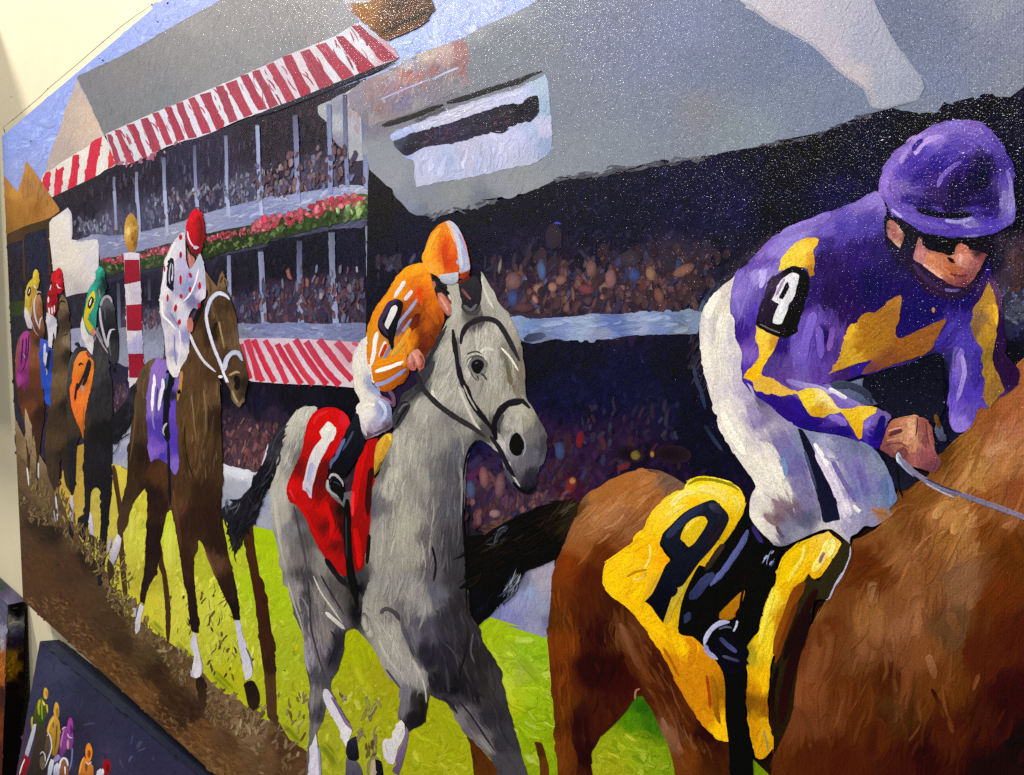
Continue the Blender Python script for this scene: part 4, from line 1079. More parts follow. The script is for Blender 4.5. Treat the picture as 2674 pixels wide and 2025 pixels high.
# ================================================================ the painting: horses and riders, far to near
h = R('painted_horse', """
P 01 330,850 295,862 272,930 265,1050 262,1150 200,1160 155,1215 130,1350 128,1600 02 135,60 160,180 200,330 215,500 225,640 232,780 245,700 250,600 262,480 280,430 300,600 292,840 300,940 312,850 320,640 345,400 365,300 360,100 01 340,1500 335,1300 352,1265 368,1150 352,1030 350,920
o sw=4 sl=20 ang=82 aj=8 cj=.1 edge=.4 gs=6 mix=.36
C 01 310,950,9a6a48 300,880,a87850 335,1100,7a5038 290,1150,5c3422 150,1350,8a5434 280,1350,7a4a30 295,1550,5c3420 180,1200,7c4a34 350,1230,3c281e 345,950,6c442c
C 02 250,200,6a3a20 180,100,4a2a1a 330,250,2c1a12 220,550,3a261a 290,700,3c2c20 300,100,50301e
G
S 4 c8c4cc>b0aab8 01 338,835 318,828 298,850 283,910 283,990 300,1070 328,1135
S 3.5 c4c0cc>a8a4b4 01 348,1035 335,1055 328,1090 325,1140
S 3 a09098>807078 01 262,1080 285,1150 318,1195
S 4 d8d4e0>c4c0d0 02 222,700 232,780 238,850
S 4 d4d0dc>b8b4c8 02 318,660 316,720 318,790
""", label='leftmost small reddish brown horse with a magenta saddle cloth')
R('saddle_cloth', """
P 01 215,1148 175,1190 155,1300 145,1450 135,1560 150,1620 180,1600 205,1675 02 215,0 228,50 232,20 01 238,1600 240,1400 252,1250 240,1160
o sw=4 sl=16 ang=84 cj=.07 edge=.4 gs=6
C 01 180,1250,9c3c88 160,1400,8c3078 200,1500,7a2868 150,1550,a03c8c 230,1400,962c7c 220,1600,6a2458
G
S 3.5 241430 01 190,1215 180,1340 172,1440
S 3.5 241430 01 218,1210 212,1330 190,1360
S 3 2c1838 01 215,1330 205,1440 170,1500
S 3 1e1428 01 240,1180 232,1300 222,1400
S 2.5 8890b0 01 195,1340 208,1380
""", h)
R('white_gap', """
F b09878>7c6448 02 208,205 235,280 262,400 266,520 240,600 222,480 205,330
""", h)
j = R('painted_jockey', """
P 01 268,720 235,755 212,820 205,920 203,1000 210,1060 250,1100 262,1000 275,910 300,850 302,800 280,750
o sw=4 sl=12 ang=75 cj=.06 edge=.4 gs=6
C 01 240,770,c8b43c 215,850,c8b450 270,850,b08a34 230,950,b89c3c 250,1030,a89880 280,800,a08030
G
S 4 9a7030>8c6830 01 262,880 255,920 250,960
S 3 c8a830 01 222,950 235,1000 250,1050
O 1e1a26 01 240,828 15,42 -8
S 2.5 d0ccd4 01 246,805 236,845
""", label='leftmost tiny jockey in yellow silks')
R('helmet', """
P 01 292,642 276,668 270,710 275,760 292,800 312,803 322,750 320,680 308,650
o sw=4 sl=10 cj=.05 edge=.3 gs=5
C 01 285,690,d8c048 310,700,bc9c2c 290,760,d0b83c 312,770,9c8030
G
S 2.5 e4e0d8 01 278,770 290,795 302,802
""", j)
R('breeches', """
P 01 205,950 200,1010 212,1070 232,1130 262,1135 264,1080 245,1030 225,980
o sw=4 sl=12 cj=.04 edge=.3 gs=5
C 01 208,1000,d0cacc 240,1090,b8b0bc 225,1040,ccc6cc
G
""", j)
h = R('painted_horse', """
P 01 512,848 482,920 478,1050 490,1150 450,1220 432,1350 415,1600 02 400,250 380,380 378,600 395,760 440,880 465,960 478,940 490,760 500,560 540,840 590,920 600,900 575,700 560,450 560,100 01 565,1450 580,1300 572,1150 568,1000 550,900
o sw=5 sl=22 ang=84 aj=8 cj=.1 edge=.5 gs=7 mix=.36
C 01 520,950,705c46 500,1000,5c4a38 530,1100,3c3026 500,1300,5a4834 550,1350,2a231c 470,1550,6a543a 440,1450,4c3c2c 550,1250,7c6a54 560,1050,342a22 460,1200,4a3c30
C 02 480,300,3a2c20 440,500,4a3826 520,600,2a2018 400,650,3c2e22 540,200,221c1a 450,100,5c4630
G
S 5 201c20>2a2428 01 480,990 485,930 510,905 545,920
S 3 2a2420 01 520,1190 560,1180
S 4 d0cce0>c4c0d8 02 458,930 466,1010 474,1090 472,1140
S 3 a8a4b4 02 442,1050 452,1110 458,1150
""", label='small dark brown horse second from the left, blue saddle cloth')
R('saddle_cloth', """
P 01 330,1215 395,1235 402,1300 438,1300 430,1480 415,1675 02 416,190 395,185 378,170 360,40 01 345,1620 335,1480 330,1350
o sw=4 sl=18 ang=86 cj=.08 edge=.4 gs=6
C 01 350,1250,3c54b8 345,1400,2c48b0 360,1600,2446b0 420,1400,1c3288 410,1600,2c50c0 02 400,120,2450c4 390,50,2040a8
G
S 6 ccccdc>a8acc8 01 370,1255 368,1330 366,1420
S 4 c8c8dc 01 385,1330 380,1400 372,1440
S 8 141830 01 412,1310 395,1400 388,1500
S 3 9098a8 01 378,1460 388,1490 380,1520
""", h)
j = R('painted_jockey', """
P 01 485,628 460,655 430,690 414,750 392,850 385,930 395,1010 440,1035 460,1000 472,950 475,880 470,840 505,842 520,800 515,700
o sw=4 sl=12 cj=.08 edge=.4 gs=6
C 01 440,700,b8202c 410,780,a01824 430,880,8c1420 470,800,9c1420 405,980,b03038 455,950,7c1018
G
S 5 1a1a24 01 425,740 412,790 405,830
S 2.5 d8d4dc 01 422,770 410,820
S 4 d8d0d8 01 400,870 398,920
S 4 dcd4d8 01 403,960 408,1015
S 4 d4ccd4 01 428,955 430,1015
S 3 d4ccd4 01 448,940 448,1000
""", label='tiny jockey in red silks with white sleeve bands')
R('helmet', """
P 01 487,628 468,660 460,710 465,770 490,800 512,800 518,740 512,670 500,640
o sw=4 sl=10 cj=.06 edge=.3 gs=5
C 01 475,680,c81c28 500,700,a01420 480,750,d02834 505,770,8c101c
G
S 3 e0dce4 01 468,765 482,795 505,802
S 5 b01c24 01 478,810 490,838 505,840
""", j)
R('breeches', """
P 01 385,1000 383,1080 398,1190 400,1280 425,1295 438,1180 440,1140 455,1225 465,1150 466,1060 440,1030
o sw=4 sl=14 cj=.04 edge=.3 gs=5
C 01 395,1060,c8c6d0 410,1200,ccc8d0 455,1130,c4c0cc 430,1080,a8a6bc
G
""", j)
h = R('painted_horse', """
P 01 885,858 845,900 820,1000 812,1120 790,1220 760,1300 680,1280 630,1290 590,1370 562,1480 555,1600 02 550,50 556,300 560,500 560,750 585,930 605,925 622,820 630,650 640,480 660,440 690,500 692,560 690,800 698,900 692,1080 645,1115 640,1180 660,1270 700,1310 722,1200 740,1080 752,900 790,862 828,900 835,1050 825,1250 805,1500 808,1675 835,1675 870,1450 885,1250 900,1080 920,900 922,700 925,500 930,300 925,0 01 905,1500 895,1380 945,1432 968,1400 978,1220 955,1060 935,930
o sw=6 sl=26 ang=84 aj=8 cj=.16 edge=.5 gs=8 mix=.36
C 02 800,200,28272a 750,100,2c2b2e 850,400,131216 620,300,3c3228 780,600,1c1b20 600,600,1e1c22 720,1100,221e22 860,1100,16151b 680,1200,1a181e 840,1500,1c1a1e 880,800,17161c
C 01 860,900,4e4e56 880,1050,26262c 930,1150,1c1c22 620,1450,3e3e3e 600,1350,403f42 820,1400,3c3c3e 850,1600,242428 930,1350,303034 650,1300,2c2c30 800,1550,3a393c
G
S 3 5c5c60>3a3a40 01 600,1340 575,1420 570,1520
S 3 606068 01 905,1240 905,1300 915,1360
S 3 505058 01 850,950 865,1000 868,1060
S 8 2a282c>1a1a1e 01 615,1265 640,1255 650,1290
""", label='black horse with an orange saddle cloth')
R('saddle_cloth', """
P 01 715,1318 660,1330 622,1390 600,1480 592,1580 575,1615 02 575,50 590,200 635,330 665,390 688,470 698,300 720,160 01 755,1600 770,1500 770,1395 745,1375 735,1345
o sw=5 sl=20 ang=78 aj=10 cj=.05 edge=.5 gs=6
C 01 670,1360,e0843c 630,1450,e07c2c 610,1570,e06c20 740,1430,d07020 745,1520,e47c28 700,1550,b85a18
C 02 590,60,e8702c 610,200,e46c2c 660,250,dc7028 680,380,b86020 700,150,e87c2c 720,60,d8702a
G
S 6 1c1a24 01 648,1440 668,1420 690,1432
S 7 1c1a24>201c28 01 735,1385 708,1480 670,1570 630,1650
S 6 1a1820 02 640,0 625,80 618,150
S 9 1e1c28>16161e 01 742,1395 730,1480 700,1570 675,1620
S 4 8c94a8>a8acbc 01 665,1600 680,1620 685,1650
S 3 9098a8 02 680,20 690,50 685,85
S 3 a05820 02 690,200 688,300 686,420
""", h)
R('bridle', """
S 7 8a8a96>9c9ca8 01 828,950 845,900 875,868 905,878 925,920
S 6 b4b4c2>a4a4b4 01 823,960 830,1060 855,1180 885,1290
S 6 a8a8b8>c0c0cc 01 887,1290 893,1210 915,1145 950,1140
S 4 8a8088>9a9098 01 788,1150 825,1230 890,1335
S 4 7a7880 01 800,1140 850,1250
""", h)
R('white_sock', """
F d8d4e4>b0a4c8 02 742,1060 755,1085 772,1190 774,1265 748,1245 735,1150
""", h)
R('white_sock', """
F ccc8dc>9890a8 02 583,925 600,935 603,1100 592,1150 575,1085
""", h)
R('hoof', """
F 1c1a20 02 572,1140 605,1150 612,1230 590,1300 568,1240
""", h)
R('hoof', """
F 3a3228>2a241c 02 735,1250 780,1270 770,1400 735,1360
""", h)
j = R('painted_jockey', """
P 01 815,720 790,735 742,785 722,850 702,950 690,1050 700,1130 735,1180 768,1190 790,1120 800,1000 825,900 862,850 880,790 862,700
o sw=5 sl=16 ang=75 cj=.06 edge=.5 gs=6
C 01 760,800,38a08c 780,780,2c9080 740,870,389c88 800,900,288474 770,1000,2c8c7c 760,1080,2a8474 830,800,1c4440 865,780,1a2c30 720,1000,2c8c78
G
F d4c424>b89c1c 01 772,820 785,850 782,900 770,960 745,1000 722,1050 745,1090 768,1120 758,1180 735,1160 705,1100 692,1060 700,990 722,900 745,850
F 1a1a24 01 755,865 778,890 765,930 742,975 724,955 730,905
S 3.5 e0dce4 01 756,885 745,915 738,945
S 3 307c70 01 740,1010 755,1060 760,1100
S 3 a86c60 01 815,810 822,850 825,880
O b47468 01 770,1165 20,34
""", label='small jockey in teal and yellow silks')
R('helmet', """
P 01 820,615 795,650 788,700 790,750 812,745 830,720 860,760 866,700 852,640
o sw=4 sl=12 cj=.06 edge=.3 gs=5
C 01 815,650,38a894 800,700,2c9484 850,680,1c7468 850,730,14302e
G
S 5 1a2426 01 845,720 865,780 870,840
""", j)
R('breeches', """
P 01 680,1030 665,1120 675,1200 700,1250 718,1300 760,1352 772,1270 768,1200 730,1180 702,1120
o sw=5 sl=16 cj=.04 edge=.3 gs=5
C 01 675,1100,d0cccc 700,1200,ccc8cc 740,1280,ccc8d0 745,1220,b8b0b0
G
S 5 a01c20 01 712,1325 738,1375
""", j)
R('painted_splashes', S_)
h = R('painted_horse', """
P 01 1285,1378 1220,1410 1165,1475 1120,1580 02 1100,60 1095,200 1085,350 1055,600 1045,820 1000,1020 965,1150 975,1240 1000,1262 1040,1190 1085,1020 1150,920 1205,860 1215,980 1212,1150 1200,1350 1190,1600 03 1170,100 1155,240 1190,265 1225,120 1290,0 02 1325,1300 1360,1130 1385,1050 1410,1050 1445,1180 1485,1430 1520,1675 03 1540,150 1560,350 1582,490 1640,500 1628,300 1612,150 1600,0 02 1600,1450 1620,1340 1640,1295 1670,1330 1700,1400 1760,1560 1810,1675 03 1850,200 1900,300 1932,392 1980,392 1962,200 1935,60 1900,-80 02 1880,1400 1845,1200 1822,1000 1835,700 1820,300 1812,0 01 1830,1600 1790,1500 1850,1560 1890,1620 02 1900,60 1930,160 1975,205 2005,160 2030,60 01 2045,1560 2030,1440 2000,1330 1962,1200 1950,1050 1905,890 1865,800 1838,655 1812,690 1792,790 1740,725 1690,650 1700,780 1718,850 1680,920 1620,1000 1592,1150 1570,1300 1510,1400 1450,1500 1400,1400
o sw=7 sl=34 ang=84 aj=8 cj=.12 edge=.7 gs=9 k=2.6 gain=.86:.8:.82 mix=.36
C 01 1740,780,7a6248 1830,720,7c6448 1850,950,3f3222 1780,1000,4a3a28 1900,1050,58442f 1750,1200,33271c 1850,1100,4c3c2a 1930,1250,6a553f 1820,1250,5c4834 1880,1350,44352a 1960,1450,504130 1990,1600,2a241c 1920,1640,6c5c44 1650,1050,3a2c20 1600,1200,5b452f 1650,1400,54402a 1750,1500,4a3623 1560,1500,5c4630 1600,1650,54402b 1200,1500,5d4c38 1270,1430,6e5c44 1820,880,4c3c2c
C 02 1150,150,54432f 1130,400,483828 1100,600,38291c 1150,600,2a1d15 1070,900,3e2e1f 1250,900,261a12 1250,1300,241710 1320,800,50341f 1600,200,584329 1700,100,5f4a33 1550,400,5c4426 1650,500,503c26 1780,300,34281d 1600,700,503a25 1750,700,40301f 1500,900,4b3522 1450,1000,5d3e2a 1650,900,33251a 1600,1100,33231a 1750,1100,2e2016 1780,1350,2c2015 1550,1500,38251a 1730,1450,5c4030 1960,160,7c6c50 2010,100,3c342a 1940,60,5c4e3a 1050,1100,4a3828 1340,1000,2c1e16
C 03 1580,200,2a1c12 1620,400,22160f 1900,150,2c2018 1950,300,201712 1200,80,2a1c14
G
D 70 5 44 84 8 7a6244 6c5438 84704e 3c2c1c | 02 1500,20 1800,20 1800,700 1650,900 1500,700
D 30 5 34 84 8 7a6448 8a7656 5c4830 | 01 1190,1450 1280,1400 1200,1670 1130,1670
D 30 5 34 -78 10 7a6448 5c4830 3a2c20 | 01 1770,950 1900,950 1940,1250 1800,1280
S 5 9c8458>84704e 01 1808,1075 1820,1150 1840,1240 1850,1300
S 10 1e1812>2a2018 01 1790,1080 1770,1130 1765,1180 1785,1230
S 14 16130f>1c1712 01 1940,1520 1960,1570 1950,1640
S 6 94805c>a08a64 01 1890,1520 1950,1490 1980,1500
S 3 8a7454>6c5840 02 1580,100 1600,300 1620,500
S 3 8a7454>5c4830 02 1680,60 1700,250 1690,450
S 3 1c1510>241a12 02 1520,350 1540,600 1600,800
S 3 70502f>4a3420 02 1430,880 1450,1050 1480,1200
S 3 5c4632 02 1120,200 1100,450 1070,650
S 5 8a7a58>a8946c 02 1915,60 1935,120 1965,165
S 6 6c543c>3c2c20 01 1710,690 1735,770 1740,840
S 4 34281e 01 1815,760 1838,700
S 12 17120f>221a14 01 1680,920 1640,1000 1600,1100 1590,1170
S 7 704a38>5a3c30 02 1700,1400 1745,1500 1790,1620
""", label='dark brown horse with a white bridle and purple saddle cloth')
R('saddle_cloth', """
P 01 1300,1362 1285,1390 1250,1450 1225,1600 02 1212,100 1212,300 1222,450 1225,580 1245,655 1275,630 1310,625 1370,660 1400,690 1430,750 1450,762 1475,700 1465,500 1450,250 1460,100 1475,0 01 1500,1500 1480,1480 1440,1560 1410,1480 1380,1400 1330,1385
o sw=6 sl=26 ang=84 aj=8 cj=.06 edge=.5 gs=7
C 01 1300,1450,8a6cbc 1280,1600,8264b6 1330,1430,8064b4 1460,1600,7058b0 02 1235,200,8062b8 1290,350,4a359c 1280,500,6c4cb4 1250,560,8060bc 1330,600,4434a0 1430,200,6044b4 1450,500,4d35a8 1440,700,7860bc 1420,100,2a2348 1330,450,4836a0 1300,560,7c58b8
G
F 14151f>10101a 01 1378,1470 1420,1500 1440,1560 1400,1675 02 1402,150 1392,300 1400,420 1385,500 1345,430 1345,250 1360,0 01 1370,1600
S 8 e8e4ec>e0dce8 01 1272,1512 1274,1600 02 1268,20 1258,140 1256,240
S 5 8a84a8>6c64a0 02 1260,230 1262,320 1275,390
S 9 e4e0ea>dcd8e6 01 1342,1545 1345,1620 02 1335,60 1318,150 1308,230
S 5 403870>5c5490 02 1300,40 1290,160 1290,300
S 7 4c6088>2c3450 01 1385,1500 1372,1600 02 1365,60
S 5 bcbcb4>909090 02 1378,333 1356,360 1346,400 1358,440
F 0a0a10 02 1350,400 1375,395 1402,415 1400,475 1372,488
S 7 1a1a2c>141424 02 1388,480 1392,650 1398,850 1402,1010
S 9 b8863a>a07c40 01 1500,1485 1490,1580 1480,1670 02 1475,60 1466,150
""", h)
R('bridle', """
S 10 a8b0cc>c4c8dc 01 1708,1020 1712,970 1742,890 1800,842 1865,862 1895,895
S 8 c8c8d8>c8c8dc 01 1700,960 1703,1050 1722,1150 1765,1290 1830,1450 1868,1580
S 12 c4c8dc>a8b0cc 01 1852,1480 1868,1390 1915,1335 1965,1335 2000,1400
S 7 d0ccd0>bcbcd0 01 1560,1165 1605,1275 1680,1400 1780,1492
S 6 dcdce8 01 1835,1480 1862,1540 1885,1580
O d8d8e8 01 1820,1530 20,12
""", h)
R('white_sock', """
F d8d4dc>c0bccc 03 1155,258 1185,285 1165,380 1150,480 1120,512 1117,450 1130,350
""", h)
R('white_sock', """
F a8a8c4 03 1105,290 1125,300 1118,370 1100,360
""", h)
R('white_sock', """
F c4c0d4>dcd8dc 03 1592,490 1618,520 1640,640 1662,760 1650,860 1605,872 1585,800 1600,700 1582,590
""", h)
R('white_sock', """
F b4b0c8 03 1570,800 1595,830 1600,870 1575,860
""", h)
R('white_sock', """
F b8b8d4>d0ccd4 03 1938,400 1978,398 2000,510 2045,650 2082,790 2070,870 2025,895 2000,760 1962,560
""", h)
R('white_sock', """
F dcd8e0>9c94b0 02 968,1245 1000,1285 985,1380 955,1460 930,1515 905,1500 910,1400 935,1320
""", h)
R('white_sock', """
F b0a8b8 02 900,1290 925,1280 905,1370 880,1420
""", h)
R('hoof', """
F 22170e>3c2c1e 03 1618,880 1678,870 1700,1000 1695,1110 1650,1120 1630,1000
""", h)
R('hoof', """
F 20170f>2c2016 03 2018,920 2088,895 2138,1000 2135,1100 2090,1145 2050,1100 2030,1020
""", h)
R('hoof', """
F 3c2c1c 02 890,1450 930,1500 940,1580 900,1640 885,1560
S 3 a8a4c0 03 1650,700 1668,780 1660,850
S 4 6a6488 03 2030,620 2070,720 2085,800
""", h)
R('tail', """
P 02 1105,0 1050,120 985,215 930,290 922,400 928,505 960,500 1000,440 1060,360 1095,280 1108,150 01 1130,1590 1090,1620 1060,1675
o sw=5 sl=30 ang=60 aj=10 cj=.25 edge=1 clipd=0
C 02 1080,50,222028 1000,280,1a191f 950,400,18171e 1060,200,1c1c24 1090,150,2c2a34
G
D 24 3 34 55 12 14131a 26252c 34343e | 02 935,400 1090,200 1090,320 980,560 940,560
""", h)
j = R('painted_jockey', """
P 01 1500,340 1460,380 1425,430 1380,520 1352,620 1338,740 1322,850 1318,950 1335,1080 1355,1200 1368,1330 1378,1440 1400,1490 1430,1535 1465,1535 1490,1460 1540,1380 1560,1290 1562,1180 1545,1130 1560,1020 1600,960 1630,975 1660,905 1692,880 1700,800 1690,650 1665,545 1650,500 1600,600 1565,640 1545,560 1530,450 1525,340
o sw=6 sl=22 ang=80 aj=12 cj=.035 edge=.6 gs=7
C 01 1450,450,ccc8d4 1500,400,c4c0cc 1400,600,d8d2d8 1550,700,a09cc0 1500,600,aca6c6 1450,800,9c96b6 1470,700,aca4c0 1600,800,8c8ab4 1560,780,7c84b0 1650,700,b0acc4 1600,650,a8b0c4 1660,850,ccc2d2 1360,800,d6d2d8 1335,950,d0ccd0 1400,950,9692b0 1450,950,d0ccd2 1500,1050,c6c2d0 1430,1050,8c8cae 1400,1150,c4c0ca 1370,1300,ccc6ca 1430,1350,908cb4 1480,1300,d4ced4 1530,1200,8684b0 1440,1450,dad4d4 1450,1200,b4aec8 1600,900,6c6a94 1400,1400,cfc8cc
G
S 6 e0dcdc 01 1450,420 1400,520 1370,640 1350,780
S 6 e4e0e0 01 1340,900 1345,1020 1400,1080 1450,1140
S 4 7c7ca4 01 1400,1000 1450,1080 1480,1130
S 5 8890b8 01 1560,650 1540,760 1545,840
S 4 e8e4e8 01 1640,640 1610,760 1560,860 1500,920
S 4 dcd8e4 01 1480,1140 1490,1280 1470,1420
S 4 7c7ca8 01 1440,1180 1440,1300 1455,1440
O a8182c 01 1490,380 15,24
O 981830 01 1491,525 12,28
O a02038 01 1358,640 8,26
O a8182c 01 1490,730 11,40
O 9c1c38 01 1571,693 13,24 20
O a01c34 01 1568,812 12,24
O a81c30 01 1646,780 12,32
O a81c34 01 1495,867 14,20 10
O b01c2c 01 1383,880 9,32
O a8182c 01 1448,965 14,30 -10
O a81828 01 1642,940 12,24
O a8182c 01 1480,1080 14,24 -10
F 23222f>1a1a26 01 1405,548 1430,555 1438,620 1435,740 1425,830 1408,815 1380,790 1375,700 1388,600
S 3 a8a8bc 01 1412,590 1400,650 1396,740 1404,765
S 3 b8b8c8 01 1424,600 1425,680 1420,740
S 3 c8c8d4 01 1420,690 1416,740
F a8605c>b87468 01 1550,1050 1578,1040 1595,1090 1585,1160 1560,1165 1542,1120
""", label='jockey in white silks with red dots')
R('face', """
F 8c4c4c>b4746c 01 1540,450 1552,490 1580,530 1610,550 1600,600 1572,640 1548,600 1536,530
S 4 201c24 01 1535,400 1537,480 1545,580 1565,645
S 3 cc8c84 01 1555,520 1572,580
S 4 241c26 01 1570,510 1600,530 1612,560
""", j)
R('helmet', """
P 01 1618,140 1580,170 1552,230 1538,310 1536,370 1560,450 1590,510 1625,532 1655,510 1672,450 1688,350 1682,250 1655,170
o sw=6 sl=16 ang=75 cj=.06 edge=.4 gs=6
C 01 1570,230,cc1424 1600,180,c41828 1560,330,c01020 1640,250,98101c 1660,320,78101c 1650,420,74101a 1600,420,a0141e 1590,330,b41420 1625,500,6c1420
G
S 4 dcd0e0>c8c8e4 01 1548,330 1552,375 1575,430 1600,460
F a8a8cc>c0bcd8 01 1590,450 1618,450 1645,462 1620,480 1600,475
S 4 5c0c18 01 1640,200 1665,300 1650,430
""", j)
